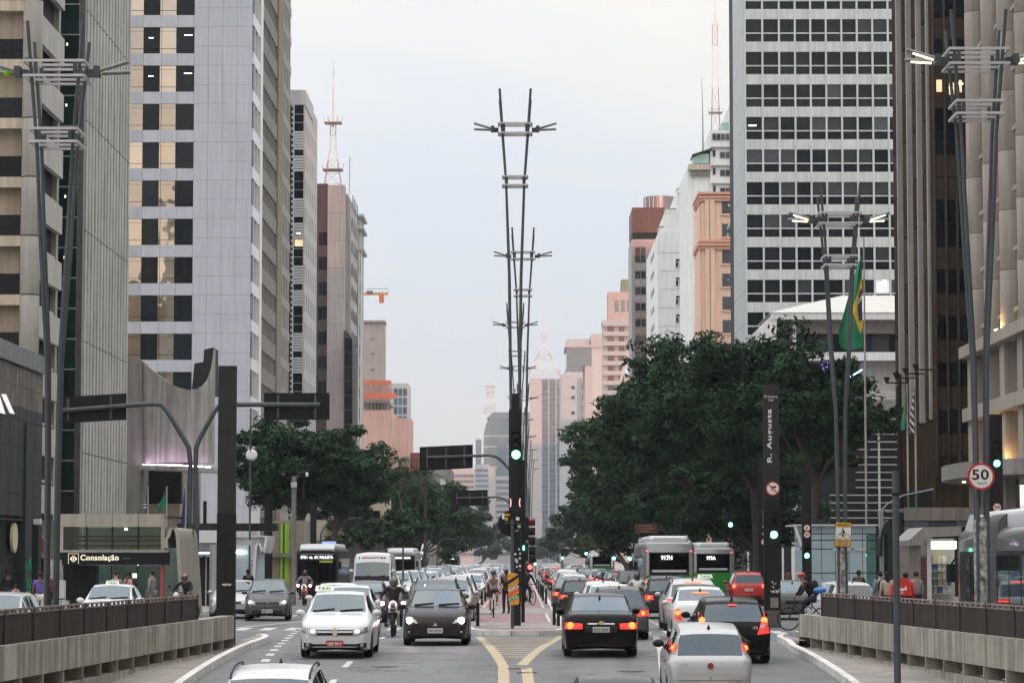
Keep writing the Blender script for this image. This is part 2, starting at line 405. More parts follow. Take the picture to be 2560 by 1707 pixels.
# aprons and kerbs of the ramp
for s, wx, kx, nm in ((-1, wl_x, kl_x, 'left'), (1, wr_x, kr_x, 'right')):
    yl = [y for y in ys if y <= 74]
    b = MB(); b.add([p for y in yl for p in ((kx(y), y, zr(y) + .13), (wx(y), y, min(zr(y) + .17, -.09)))], [(i * 2, i * 2 + 1, i * 2 + 3, i * 2 + 2) for i in range(len(yl) - 1)])
    # rounded nose on the street side
    x0, x1 = kx(74), wx(74); n = 8
    arc = [(x0 + (x1 - s * 1.2 * -1 - x0) * 0 + (x1 - x0) * (1 - math.cos(math.pi / 2 * i / n)), 74 + 5.5 * math.sin(math.pi / 2 * i / n), .14) for i in range(n + 1)]
    b.add([(x1, 74, .14)] + arc, [(0, i + 1, i + 2) for i in range(n)])
    tag(b.build('apron_' + nm, m_apron), kind='structure')
    path = [(kx(y), y, zr(y) + .05) for y in yl] + [(a[0], a[1], .05) for a in arc]
    b = MB()
    for p, q in zip(path[:-1], path[1:]):
        b.bar(p, q, .17, .24)
    tag(b.build('ramp_kerb_' + nm, m_kerb), kind='structure')
# median with the cycle track
ml, mr = -2.15, 1.35
nose = [(-1.1, 84.3), (-.3, 83.9), (.5, 84.1), (1.05, 84.9), (1.3, 86.5)]
outl = [(ml + .35, 92), (-1.55, 86.2)] + nose + [(mr, 92), (mr, 1400), (ml, 1400), (ml, 110)]
b = MB(); b.add([(x, y, .13) for x, y in outl], [tuple(range(len(outl)))])
tag(b.build('median', m_bike), kind='structure')
edge = [(ml, 1400), (ml, 110)] + outl[:2] + nose + [(mr, 92), (mr, 1400)]
b = MB()
for p, q in zip(edge[:-1], edge[1:]): b.bar((*p, .06), (*q, .06), .2, .19)
tag(b.build('median_kerb', m_kerb), kind='structure')
sheet('crossing_strip', [[(-1.75, 88.2, .134), (1.2, 88.2, .134), (1.3, 95.5, .134), (-1.85, 95.5, .134)], [(-2.0, 112, .134), (1.25, 112, .134), (1.25, 124, .134), (-2.0, 124, .134)]], m_pave)
# painted markings, 4 mm proud
MK = []
def line(pts, w, m, z=.004, name='lane_line'):
    b = MB(); pts = [Vector((p[0], p[1], 0)) for p in pts]; vs = []
    for i, p in enumerate(pts):
        d = (pts[min(i + 1, len(pts) - 1)] - pts[max(i - 1, 0)]).normalized(); n = Vector((d.y, -d.x, 0)) * w / 2
        for q in (p - n, p + n): vs.append((q.x, q.y, (zr(q.y) if abs(q.x) < 6.9 else 0) + z))
    b.add(vs, [(i * 2, i * 2 + 1, i * 2 + 3, i * 2 + 2) for i in range(len(pts) - 1)])
    o = b.build(name, m, fix=False); o['kind'] = 'structure'; return o
def seg(p, q, n): return [(p[0] + (q[0] - p[0]) * i / n, p[1] + (q[1] - p[1]) * i / n) for i in range(n + 1)]
def dash(p, q, on, off, w, m, name='lane_dash'):
    p, q = Vector(p), Vector(q); L_ = (q - p).length; d = (q - p) / L_; t = 0
    b = MB()
    while t < L_:
        a, e = p + d * t, p + d * min(L_, t + on); n = Vector((d.y, -d.x)) * w / 2
        vs = [a - n, a + n, e + n, e - n]
        b.add([(v.x, v.y, (zr(v.y) if abs(v.x) < 6.9 else 0) + .004) for v in vs], [(0, 1, 2, 3)]); t += on + off
    o = b.build(name, m, fix=False); o['kind'] = 'structure'; return o
line(seg((-1.25, 82.6), (-.42, 63.5), 12), .24, m_yellow, name='chevron_line')
line(seg((1.15, 83.2), (.0, 64), 12), .24, m_yellow, name='chevron_line')
line(seg((-.42, 63.5), (-.1, 24), 26), .24, m_yellow, name='yellow_line')
line(seg((.1, 63), (.42, 24), 26), .24, m_yellow, name='yellow_line')
bq = MB()
for i in range(13):
    y = 81.6 - i * 1.2; t = (83 - y) / 19.5
    x0, x1 = -1.2 + .8 * t, 1.1 - 1.08 * t
    if x1 - x0 > .25: bq.add([(x, yy, zr(yy) + .004) for x, yy in ((x0, y - .16), (x1, y - .16), (x1, y + .16), (x0, y + .16))], [(0, 1, 2, 3)])
tag(bq.build('chevron_bars', m_yellow, fix=False), kind='structure')
line(seg((3.95, 83), (3.6, 74), 6) + seg((3.55, 72), (2.9, 57), 8) + seg((2.85, 55), (2.6, 30), 12), .2, m_white)
dash((-3.9, 40), (-4.05, 84), 2.2, 3.6, .14, m_white); dash((-5.7, 60), (-7.3, 92), 1.1, 1.5, .2, m_white)
dash((4.75, 92), (4.75, 130), 1.0, 1.0, .16, m_white)
line([(-9.9, 92), (-8.9, 98), (-7.6, 106)], .16, m_white)
for X in (-5.6, -9.2, 4.9, 8.6): dash((X, 112), (X, 520), 3, 6, .13, m_white)
line([(1.65, 84.8), (6.2, 84.8)], .3, m_white, name='stop_line'); line([(-12.8, 89.5), (-2.4, 89.5)], .3, m_white, name='stop_line')
bq = MB()
for i in range(13):
    x = -12.6 + i * .82
    bq.add([(x, 90.4, .004), (x + .4, 90.4, .004), (x + .4, 93.6, .004), (x, 93.6, .004)], [(0, 1, 2, 3)])
for i in range(13):
    x = 1.9 + i * .84
    bq.add([(x, 86.2, .004), (x + .4, 86.2, .004), (x + .4, 89.4, .004), (x, 89.4, .004)], [(0, 1, 2, 3)])
tag(bq.build('zebra_crossing', m_white, fix=False), kind='structure')
for X in (-1.72, .95): line([(X, 96), (X, 111.5)], .1, m_white, .135, 'cycle_line'); line([(X, 124.5), (X, 420)], .1, m_white, .135, 'cycle_line')
dash((-.45, 97), (-.45, 300), 1, 2, .08, m_yellow, 'cycle_dash')
# lift those two dashes on to the median
COL.objects['cycle_dash'].location.z = .135
line([(-4.0, 71.5), (-1.55, 71.5)], 4.6, m_asph2, .003, 'asphalt_patch'); line([(-4.2, 60), (-1.9, 60)], 3.0, m_asph2, .003, 'asphalt_patch')
line([(1.4, 60), (2.6, 60)], 6, m_asph2, .0025, 'asphalt_patch'); line(seg((-7, 78.2), (6.4, 78.6), 6), .06, m_conc_d, .003, 'joint'); line(seg((-6.8, 66.2), (6.4, 66), 6), .05, m_conc_d, .003, 'joint')
for x, y in ((-3.1, 63.5), (2.4, 62), (4.6, 77.5), (-8.6, 96)):
    b = MB().lathe([(.001, .006), (.3, .006), (.32, .0)], (x, y, zr(y) if abs(x) < 6.9 else 0), 'z', 24); tag(b.build('manhole_cover', mat('cast_iron', (.07, .068, .065), .7, var=.3, scale=12)), kind='structure')
m_leafdry = mat('dry_leaf_litter', (.16, .05, .03), .8)
for i, (x, y) in enumerate(((-.12, 62.6), (.1, 61.4))):
    b = MB()
    for k in range(26):
        a = random.uniform(-.22, .22); c = random.uniform(-.08, .08); r = random.uniform(.03, .06); t = random.uniform(0, 6)
        b.add([(x + a + r * math.cos(t), y + c + r * math.sin(t), zr(y) + .01), (x + a + r * math.cos(t + 2), y + c + r * math.sin(t + 2), zr(y) + .03), (x + a + r * math.cos(t + 4), y + c + r * math.sin(t + 4), zr(y) + .02)], [(0, 1, 2)])
    tag(b.build('leaf_litter', m_leafdry, fix=False), kind='stuff')
# ---- retaining walls with the row of openings under the beam, and the sheet fences on top
m_fence = mat('rusty_fence_sheet', (.045, .036, .032), .75, var=.35, scale=3, streak=.3, spec=.3)
m_rail = mat('fence_rail', (.25, .2, .18), .6, var=.3, scale=2)
m_postd = mat('fence_post', (.05, .045, .045), .6, spec=.12)
def wall(wx, s, y1, label, flabel):
    root = thing('retaining_wall', label, 'wall', (wx(60), 60, 0)); R0 = root.location.copy()
    def off(b, nm, m, sm=False):
        o = b.build(nm, m, root, sm); o.location = -R0; return o
    yy = [14 + i * (y1 - 14) / 20 for i in range(21)]
    def strip(z0, z1, t0, t1, nm, m):
        b = MB(); rings = [[(wx(y) + s * t0, y, z0(y)), (wx(y) + s * t1, y, z0(y)), (wx(y) + s * t1, y, z1(y)), (wx(y) + s * t0, y, z1(y))] for y in yy]
        b.loft(rings); return off(b, nm, m, 30)
    strip(lambda y: .22, lambda y: .81, 0, .34, 'beam', m_conc)
    strip(lambda y: zr(y) - .3, lambda y: -.03, .02, .34, 'base_wall', m_conc)
    strip(lambda y: -.05, lambda y: .24, .9, 1.0, 'recess_shade_back', m_conc_d)  # dark backing: the shade of the open slots put into the colour
    strip(lambda y: .2, lambda y: .26, .345, 1.05, 'recess_light_block', m_conc_d)  # slab added to keep daylight out of the openings
    y = y1
    while y > 16:
        b = MB().box(wx(y) + (.01 if s > 0 else -.9), wx(y) + (.9 if s > 0 else -.01), y - .09, y, -.03, .22)
        off(b, 'rib', m_conc); y -= 1.75
    f = thing('sheet_fence', flabel, 'fence', (wx(60), 60, .81)); F0 = f.location.copy()
    y = y1 - (5.0 if s < 0 else 2.7); k = 0
    while y > 22:
        ye = y - 2.25; t = .17
        a, e = Vector((wx(y) + s * t, y, 0)), Vector((wx(ye) + s * t, ye, 0)); d = (e - a)
        b = MB(); n = 15
        for i in range(n):
            p, q = a + d * (i / n), a + d * ((i + .88) / n)
            b.bar((p.x, p.y, 1.06), (q.x, q.y, 1.06), .02, .5)
        b.bar((a.x, a.y, 1.05), (e.x, e.y, 1.05), .008, .48)
        o = b.build('panel', m_fence, f); o.location = -F0
        b = MB().bar((a.x, a.y, 1.325), (e.x, e.y, 1.325), .045, .025).bar((a.x, a.y, 1.4), (e.x, e.y, 1.4), .06, .03)
        for i in range(5):
            p = a + d * (i / 5); b.bar((p.x, p.y, 1.336), (p.x + .001, p.y - .17, 1.336), .03, .05); b.bar((p.x, p.y, 1.362), (p.x + .001, p.y - .17, 1.362), .04, .045)
        o = b.build('top_rail', m_rail, f); o.location = -F0
        b = MB().box(a.x - .04, a.x + .04, a.y - .04, a.y + .04, .81, 1.39 if k % 2 else 1.42)
        o = b.build('post', m_postd, f); o.location = -F0
        y = ye; k += 1
    return root
wall(wl_x, -1, 73.2, 'long stained concrete wall with a row of square openings beside the left lanes', 'dark rusty sheet fence with a ladder rail on the left concrete wall')
wall(wr_x, 1, 75.2, 'long stained concrete wall with a row of square openings beside the right lanes', 'dark sheet fence with a red-lit ladder rail on the right concrete wall')
# ================================================================ buildings
class Bld:
    """a thing whose pieces are given in place coordinates"""
    def __init__(s, name, label, cat, loc, group=None):
        s.root = thing(name, label, cat, loc, 0, group); s.o = Vector(loc)
    def bx(s, name, m, x0, x1, y0, y1, z0, z1, parent=None):
        o = s.o
        q = bx(name, m, x0 - o.x, x1 - o.x, y0 - o.y, y1 - o.y, z0 - o.z, z1 - o.z, parent or s.root)
        if parent is not None and parent is not s.root: q.location = q.location - parent.location
        return q
    def mb(s, b, name, m, smooth=False, parent=None, fix=True):
        q = b.build(name, m, parent or s.root, smooth, fix=fix); q.location = -s.o
        if parent is not None and parent is not s.root: q.location = -s.o - parent.location
        return q
    def txt(s, key, m, loc, **k): return text(key, m, s.root, Vector(loc) - s.o, **k)
g_dark = pane_mat('dark_window_glass', (.010, .014, .018), .06, .13)
g_green = pane_mat('green_window_glass', (.006, .02, .018), .06, .2)
g_reflect = pane_mat('reflection_pane_glass', (.50, .445, .385), .04, .5, wav=.06, wsc=.35, metal=1.0, var=.18)  # bright pane imitating the sky reflected in ordinary window glass
g_blind = pane_mat('window_with_blind', (.06, .068, .078), .3, .18, var=.5)
g_blue = pane_mat('blue_glass', (.08, .13, .17), .08, .7, var=.3)
m_frame_d = mat('dark_frame', (.022, .023, .025), .6, spec=.1)
m_lit = glow('lit_room', (1, .78, .45), 1.6)
m_litw = glow('fluorescent', (1, .95, .8), 7)
SX = 24.0
# ---- leftmost tower: beige balconies, round column, slanting parapets
Y1 = 137.0
m_beige = mat('beige_render', (.42, .35, .265), .85, var=.1, scale=.8, streak=.15)
m_beige_l = mat('beige_ledge', (.55, .47, .37), .8, var=.1, scale=.8, streak=.2)
m_grey_c = mat('grey_column_concrete', (.36, .345, .31), .9, var=.1, scale=1, streak=.12, bump=.2, bscale=30)
m_parap = mat('pale_parapet', (.46, .45, .42), .85, var=.08, scale=.7, streak=.15)
L1 = Bld('office_tower', 'beige office tower with a round grey column and slanting parapets at the left edge', 'building', (-27, 141, 0))
xc = XX(67, Y1)
H1 = 36.0
x92 = XX(91, Y1 + .5)
L1.bx('core_wall', m_beige, -60, xc - .2, Y1 + .6, Y1 + 8, 0, H1)
L1.bx('core_wall', m_frame_d, xc - .2, x92 - 1.0, Y1 + .6, Y1 + 8, 0, H1)
for k in range(-2, 10):
    zt, zb, zl = ZZ(93 + 147 * k, Y1), ZZ(148 + 147 * k, Y1), ZZ(174 + 147 * k, Y1)
    if zb < 1: continue
    for j in range(3): L1.bx('window_pane', g_dark, xc - 2.4 - 2.3 * j, xc - .12 - 2.3 * j, Y1 + .45, Y1 + .5, zb, zt)
    L1.bx('transom', m_frame_d, -45, xc - .1, Y1 + .41, Y1 + .449, (zt + zb) / 2 - .03, (zt + zb) / 2 + .03)
    L1.bx('ledge', m_beige_l, -60, xc - .3, Y1 - .05, Y1 + .59, zl, zb)
for k in range(-2, 10):
    z0, z1 = ZZ(148 + 147 * k + 147, Y1), ZZ(148 + 147 * k + 3, Y1)
    if z1 < .5: continue
    b = MB().lathe([(.47, max(z0, 0)), (.485, max(z0, 0) + .03), (.485, z1 - .03), (.47, z1)], (xc, Y1, 0), 'z', 20)
    L1.mb(b, 'column_drum', m_grey_c, 50)
ye = YY(147, x92)
for k in range(-2, 10):
    zp0, zp1 = ZZ(104 + 147 * k, Y1), ZZ(32 + 147 * k, Y1)
    if zp0 < 0: continue
    L1.bx('parapet', m_parap, x92 - .28, x92, Y1 + .5, ye, zp0, zp1)
    L1.bx('window_pane', g_dark, x92 - .75, x92 - .7, Y1 + .6, ye - .1, zp0 - 1.15, zp0)
    L1.bx('sill', m_parap, x92 - .76, x92 - .35, Y1 + .6, ye - .1, zp0 - 1.3, zp0 - 1.16)
L1.bx('end_wall', m_grey_c, -40, x92 - .3, ye, ye + .6, 0, H1)
# ---- green glass strip and ribbed concrete block
m_mull = mat('grey_mullion', (.34, .38, .37), .5, metal=.2)
m_rib = mat('ribbed_concrete', (.50, .50, .47), .92, var=.1, scale=.9, streak=.3, bump=.3, bscale=25)
m_rib_d = mat('ribbed_concrete_recess', (.33, .33, .31), .95, var=.1, scale=.9, streak=.25)  # darker copy of the rib concrete, carries the shade between the ribs
Yg = 147.2
L2 = Bld('ribbed_building', 'concrete building with vertical ribs and a strip of dark green glass, left side', 'building', (-26, 160, 0))
xa, xb = XX(146, Yg), XX(184, Yg)
L2.bx('glass_core', m_frame_d, xa - 3, xb, Yg + .1, Yg + 2, 0, 42)
for k in range(-3, 16):
    z0, z1 = ZZ(12 + 76 * (k + 1), Yg), ZZ(12 + 76 * k, Yg)
    if z1 < 3: continue
    L2.bx('window_pane', g_green, xa - .8, xb, Yg, Yg + .05, z0 + .06, z1)
    L2.bx('transom', m_mull, xa - .8, xb, Yg - .05, Yg + .049, z0, z0 + .055)
    if k in (1, 3, 6, 8, 12):
        L2.bx('ceiling_lamp', glow('green_room_lamp', (.9, 1, .45), 2.2), xa + .12, xa + .2, Yg - .02, Yg - .005, z1 - .55, z1 - .42)
yr0, yr1 = YY(184, -SX), YY(318, -SX)
L2.bx('wall', m_rib, -SX - 18, -SX - .35, Yg + 2.2, yr1, 0, 44)
L2.bx('corner_slab', m_rib, -SX - .35, -SX, yr0, yr0 + 1.2, 0, 44); L2.bx('corner_slab', m_rib_d, -SX - .35, -SX - .03, yr0 + 1.22, yr0 + 2.6, 0, 44)
nr = 15; jz = [2.0 + 6.1 * i for i in range(8)]
for i in range(nr):
    y = yr0 + 2.75 + (yr1 - yr0 - 2.9) * i / nr
    for z0, z1 in zip(jz[:-1], jz[1:]): L2.bx('rib', m_rib, -SX - .36, -SX + .04, y, y + .62, z0, z1 - .07)
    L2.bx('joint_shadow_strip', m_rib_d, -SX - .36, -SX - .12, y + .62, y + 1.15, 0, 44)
# ---- curved concrete hall with pink uplights
Yc = 174.0
m_hall = mat('hall_concrete', (.40, .385, .355), .92, var=.14, scale=.6, streak=.32, bump=.3, bscale=20)
m_hall_d = mat('hall_pier', (.27, .26, .245), .92, var=.1, scale=.8, streak=.2)
L3 = Bld('concrete_hall', 'low raw concrete hall with a concave roofline and pink uplights', 'building', (-24.5, 176, 0))
def pt(px, py, Y=Yc): p = P(px, py, Y); return (p.x, p.z)
L3.mb(MB().prism([pt(318, 1290), pt(356, 1290), pt(356, 902), pt(340, 893), pt(318, 888)], 'y', Yc - .25, Yc + 3), 'pier', m_hall_d)
crv = [(356, 902), (380, 922), (405, 943), (430, 960), (455, 972), (478, 978), (497, 975), (510, 965), (520, 950), (528, 925), (532, 900), (535, 872)]
b = MB(); nb = len(crv)
rings = []
for j, (px, py) in enumerate(crv):
    bulge = 1.6 * math.sin(math.pi * (px - 356) / 185.)
    p = P(px, py, Yc); q = P(px, 1158, Yc)
    rings.append([(p.x, Yc - bulge, q.z), (p.x, Yc - bulge, p.z), (p.x, Yc + 1 - bulge, p.z), (p.x, Yc + 1 - bulge, q.z)])
b.loft(rings); L3.mb(b, 'curved_wall', m_hall, 30)
b = MB(); arc = []
for j in range(13):
    px = 352 + 188 * j / 12.; bulge = 2.3 * math.sin(math.pi * (px - 352) / 200.)
    p = P(px, 1163 + 8 * j / 12., Yc); arc.append((p.x, Yc - .5 - bulge, p.z))
rings = [[(a[0], a[1], a[2] - .28), (a[0], a[1], a[2]), (a[0], Yc + .9, a[2]), (a[0], Yc + .9, a[2] - .28)] for a in arc]
b.loft(rings); L3.mb(b, 'canopy', m_hall, 30)
m_pink = glow('pink_uplight', (.9, .6, 1.0), 26, cast=True)
for j in range(1, 12):
    a = arc[j]; L3.bx('uplight', m_pink, a[0] - .17, a[0] + .17, a[1] + .33, a[1] + .41, a[2] + .01, a[2] + .07)
L3.mb(MB().prism([pt(478, 985, 178), pt(482, 950, 178), pt(486, 908, 178), pt(508, 905, 178), pt(510, 874, 178), pt(533, 868, 178), pt(533, 985, 178)], 'y', 178, 181), 'roof_parapet', mat('dark_roofing', (.03, .033, .037), .8))
L3.mb(MB().prism([pt(356, 1290, 177), pt(452, 1290, 177), pt(452, 1165, 177), pt(356, 1165, 177)], 'y', 177, 178), 'dark_recess', mat('dark_recess', (.02, .018, .018), .8))
L3.mb(MB().prism([pt(372, 1345, 176), pt(452, 1345, 176), pt(452, 1259, 176), pt(372, 1259, 176)], 'y', 175.5, 176.8), 'plinth', mat('tan_panel', (.36, .31, .25), .8, streak=.1))
L3.bx('lower_wall', m_hall_d, XX(300, 179), XX(452, 179), 178.2, 190, 0, ZZ(1165, 178))
# ---- white panel tower with the column of windows
Yt = 246.0
m_wp = mat('white_panel', (.46, .48, .535), .55, var=.05, scale=.25, streak=.06)
m_wp2 = mat('grey_white_panel', (.40, .42, .46), .55, var=.06, scale=.3, streak=.08)
m_white_f = mat('white_frame', (.72, .73, .74), .5, var=.05)
TW = Bld('office_tower', 'tall pale panel-clad office tower with one column of wide windows facing us', 'building', (-30, 252, 0))
xw0, xw1, xt0, xt1 = XX(250, Yt), XX(476, Yt), XX(318, Yt), XX(622, Yt)
TW.bx('core_wall', m_frame_d, xw0 - 6, xt1 - .3, Yt + .5, Yt + 11, 0, 64)
colx = [XX(p, Yt) for p in (250, 347, 388, 430, 476)]
for k in range(-3, 11):
    z1, z0 = ZZ(68.5 + 95.7 * k, Yt), ZZ(133.5 + 95.7 * k, Yt); zn = ZZ(68.5 + 95.7 * (k + 1), Yt)
    if z0 < 6: continue
    for j, gm in enumerate((g_reflect, g_dark, g_reflect, g_dark)):  # two pane materials imitate a reflected skyline across one glazing
        TW.bx('window_pane', gm, colx[j] + .015, colx[j + 1] - .015, Yt + .12, Yt + .18, z0, z1)
    TW.bx('transom', m_frame_d, colx[0], colx[4], Yt + .09, Yt + .12, z0 + .42, z0 + .46); TW.bx('transom', m_frame_d, colx[0], colx[4], Yt + .1, Yt + .12, z1 - .34, z1 - .32)
    for pq in (347, 366, 388, 393, 430, 434, 455): TW.bx('glazing_bar', m_frame_d, XX(pq, Yt) - .018, XX(pq, Yt) + .018, Yt + .1, Yt + .119, z0, z1)
    for a, c in ((250, 347), (347, 393), (393, 434), (434, 476)):
        TW.bx('spandrel_panel', m_wp2 if a == 250 else m_wp, XX(a, Yt) + .01, XX(c, Yt) - .01, Yt, Yt + .5, zn + .02, z0 - .01)
    if k in (0, 1): TW.bx('ceiling_lamp', m_litw, XX(360, Yt), XX(372, Yt), Yt + .08, Yt + .1, z1 - .95, z1 - .9); TW.bx('ceiling_lamp', m_litw, XX(450, Yt), XX(470, Yt), Yt + .08, Yt + .1, z1 - .7, z1 - .66)
pxs = [476, 512, 548, 584, 622]; pz = []
k = -3
while True:
    base = 20 + 95.7 * k
    if ZZ(base, Yt) < 2: break
    pz += [base, base + 47]; k += 1
for py0, py1 in zip(pz[:-1], pz[1:]):
    for a, c in zip(pxs[:-1], pxs[1:]):
        TW.bx('cladding_panel', m_wp, XX(a, Yt) + .008, XX(c, Yt) - .008, Yt, Yt + .4, ZZ(py1, Yt) + .008, ZZ(py0, Yt) - .008)
TW.bx('base_wall', m_wp, xt0, xt1, Yt + .02, Yt + .5, 0, ZZ(pz[-1], Yt))
# street side of the tower
xs = xt1 + .12
ya, yb = Yt, YY(649, xs)
TW.bx('side_core', m_frame_d, xs - 1, xs - .62, Yt + .42, yb, 0, 64)
yq = [ya + .1, ya + 1.6, ya + 4.4, ya + 8.2, yb]
for k in range(-3, 14):
    zc = ZZ(128 + 95.7 * k, Yt); zd = zc - 1.05; zt2 = ZZ(128 + 95.7 * (k - 1), Yt) - 1.05
    if zd < 1: continue
    TW.bx('side_band', m_white_f, xs - .5, xs, ya + .42, yb, zd, zc)
    TW.bx('window_pane', g_dark, xs - .1, xs - .06, yq[0] + .4, yq[1], zc, zt2); TW.bx('window_pane', g_dark, xs - .3, xs - .26, yq[1] + .25, yq[2], zc, zt2)
    TW.bx('window_pane', g_blind, xs - .55, xs - .51, yq[2] + .3, yq[3], zc, zt2)
    for y in yq[1:4]: TW.bx('mullion', m_white_f, xs - .5, xs + .02, y, y + .22, zc, zt2)
TW.bx('side_pier', m_white_f, xs - .5, xs + .06, yb - 2.2, yb, 0, 64)
# ---- brown-grey banded office block behind the panel tower
m_bg = mat('brown_grey_concrete', (.25, .235, .21), .9, var=.1, scale=.5, streak=.25)
m_bg2 = mat('pale_brown_concrete', (.34, .32, .29), .9, var=.1, scale=.5, streak=.2)
m_pier = mat('brown_pier', (.24, .21, .175), .9, var=.1, scale=.5, streak=.1)
BB = Bld('office_block', 'brown grey office block with dark window bands behind the pale panel tower', 'building', (-28, 272, 0))
y0, y1, y2, y3 = yb + .1, YY(686, xs), YY(697, xs), YY(721, xs)
BB.bx('core_wall', m_frame_d, -50, xs - .4, y0, y3, 0, 70)
ph = 3.06
nz = 23
for k in range(nz):
    z = k * ph
    BB.bx('spandrel', m_bg, xs - .4, xs, y0, y1, z, z + 1.5)
    for j in range(7):
        ya2 = y0 + .3 + (y1 - y0 - .3) * j / 7
        BB.bx('window_pane', g_dark, xs - .22, xs - .18, ya2 + .18, ya2 + (y1 - y0 - .3) / 7, z + 1.5, z + ph)
        BB.bx('mullion', m_bg2, xs - .3, xs - .02, ya2, ya2 + .18, z + 1.5, z + ph)
    BB.bx('pier_block', m_pier, xs - .5, xs + .15, y1, y2, z, z + ph - .04)
    BB.bx('spandrel', m_bg2, xs - .4, xs + .02, y2, y3, z, z + .9)
    for j in range(6):
        ya2 = y2 + (y3 - y2) * j / 6
        BB.bx('slit_window', g_dark, xs - .3, xs - .25, ya2 + .9, ya2 + (y3 - y2) / 6, z + .9, z + ph)
        BB.bx('fin', m_bg2, xs - .35, xs + .02, ya2, ya2 + .9, z + .9, z + ph)
# ---- louvred grey block
Yl = 306.0
m_lou = mat('white_louvre', (.62, .64, .66), .5, var=.04)
m_lgrey = mat('light_grey_cladding', (.50, .49, .48), .7, var=.06, scale=.3, streak=.1)
LV = Bld('louvred_block', 'slim office block with white horizontal louvres and a sunlit street side', 'building', (-26, 315, 0))
xl0, xl1 = XX(715, Yl), XX(757, Yl)
zt = ZZ(225, Yl)
LV.bx('core_wall', m_frame_d, xl0 - 4, xl1 - .3, Yl + .4, Yl + 21, 0, zt)
LV.bx('roof_block', m_lgrey, xl0, xl1 + .05, Yl, Yl + 12, ZZ(262, Yl), zt + .01)
LV.bx('front_pier', m_lgrey, XX(753.5, Yl), xl1, Yl + .02, Yl + .5, 0, ZZ(262, Yl))
xo0, xo1 = XX(730, Yl), XX(753.5, Yl)
for k in range(8):
    ya = 262 + 168 * k
    LV.bx('window_pane', g_dark, xo0, xo1, Yl + .3, Yl + .36, ZZ(ya + 65, Yl), ZZ(ya, Yl))
    for q in (22, 43): LV.bx('transom', m_lgrey, xo0, xo1, Yl + .24, Yl + .3, ZZ(ya + q + 1.4, Yl), ZZ(ya + q, Yl))
    for q in list(range(7)) + list(range(9, 15)):
        yy = ya + 66 + q * 6.8
        LV.bx('louvre', m_lou, xo0, xo1, Yl, Yl + .3, ZZ(yy + 4.7, Yl), ZZ(yy, Yl))
    for q in range(12): LV.bx('balustrade_block', m_lou, XX(723, Yl), XX(727, Yl), Yl + .1, Yl + .3, ZZ(ya + q * 14 + 6, Yl), ZZ(ya + q * 14, Yl))
LV.bx('corner_post', m_lou, XX(727.5, Yl), xo0, Yl - .05, Yl + .3, 0, ZZ(262, Yl))
LV.bx('ceiling_lamp', m_litw, xo0 + .3, xo1 - .3, Yl + .2, Yl + .23, ZZ(587, Yl), ZZ(583, Yl)); LV.bx('lit_room', glow('warm_room', (1, .62, .3), .8), xo0 + .1, xo1, Yl + .26, Yl + .29, ZZ(615, Yl), ZZ(598, Yl))
yl0, yl1 = Yl + .5, YY(789, xl1)
hz = lambda f: zt - 2 + 0 * f
for k in range(17):
    z = k * 3.15
    LV.bx('side_spandrel', m_lgrey, xl1 - .3, xl1 - .02, yl0, yl1, z, z + 1.25)
    for j in range(7):
        y = yl0 + .4 + (yl1 - yl0 - .4) * j / 7
        LV.bx('slit_window', g_blind, xl1 - .2, xl1 - .14, y, y + .9, z + 1.25, z + 3.15); LV.bx('side_fin', m_lgrey, xl1 - .28, xl1 - .02, y + .9, y + (yl1 - yl0 - .4) / 7, z + 1.25, z + 3.15)
# ---- brown tower with the mast, grey towers, dark glass
Yb = 376.0
m_pinkc = mat('pinkish_concrete', (.39, .35, .335), .9, var=.06, scale=.2, streak=.12)
m_brown = mat('dark_brown_cladding', (.07, .055, .053), .7, var=.12, scale=.3, streak=.2)
BT = Bld('brown_tower', 'blank concrete tower with a dark brown side and a red and white mast', 'building', (-27, 380, 0))
zt = ZZ(462, Yb)
for i in range(14):
    z0, z1 = zt * i / 14, zt * (i + 1) / 14
    BT.bx('wall_panel', m_pinkc, XX(815.5, Yb), XX(858, Yb), Yb, Yb + 3, z0, z1 - .03)
BT.bx('side_wall', m_brown, XX(780, Yb), XX(815.4, Yb), Yb + .3, Yb + 14, 0, zt + .2)
for k in range(9):
    for j in range(2): BT.bx('window_pane', g_dark, XX(793 + 11 * j, Yb), XX(803 + 11 * j, Yb), Yb + .22, Yb + .29, ZZ(612 + 62 * k, Yb), ZZ(580 + 62 * k, Yb))
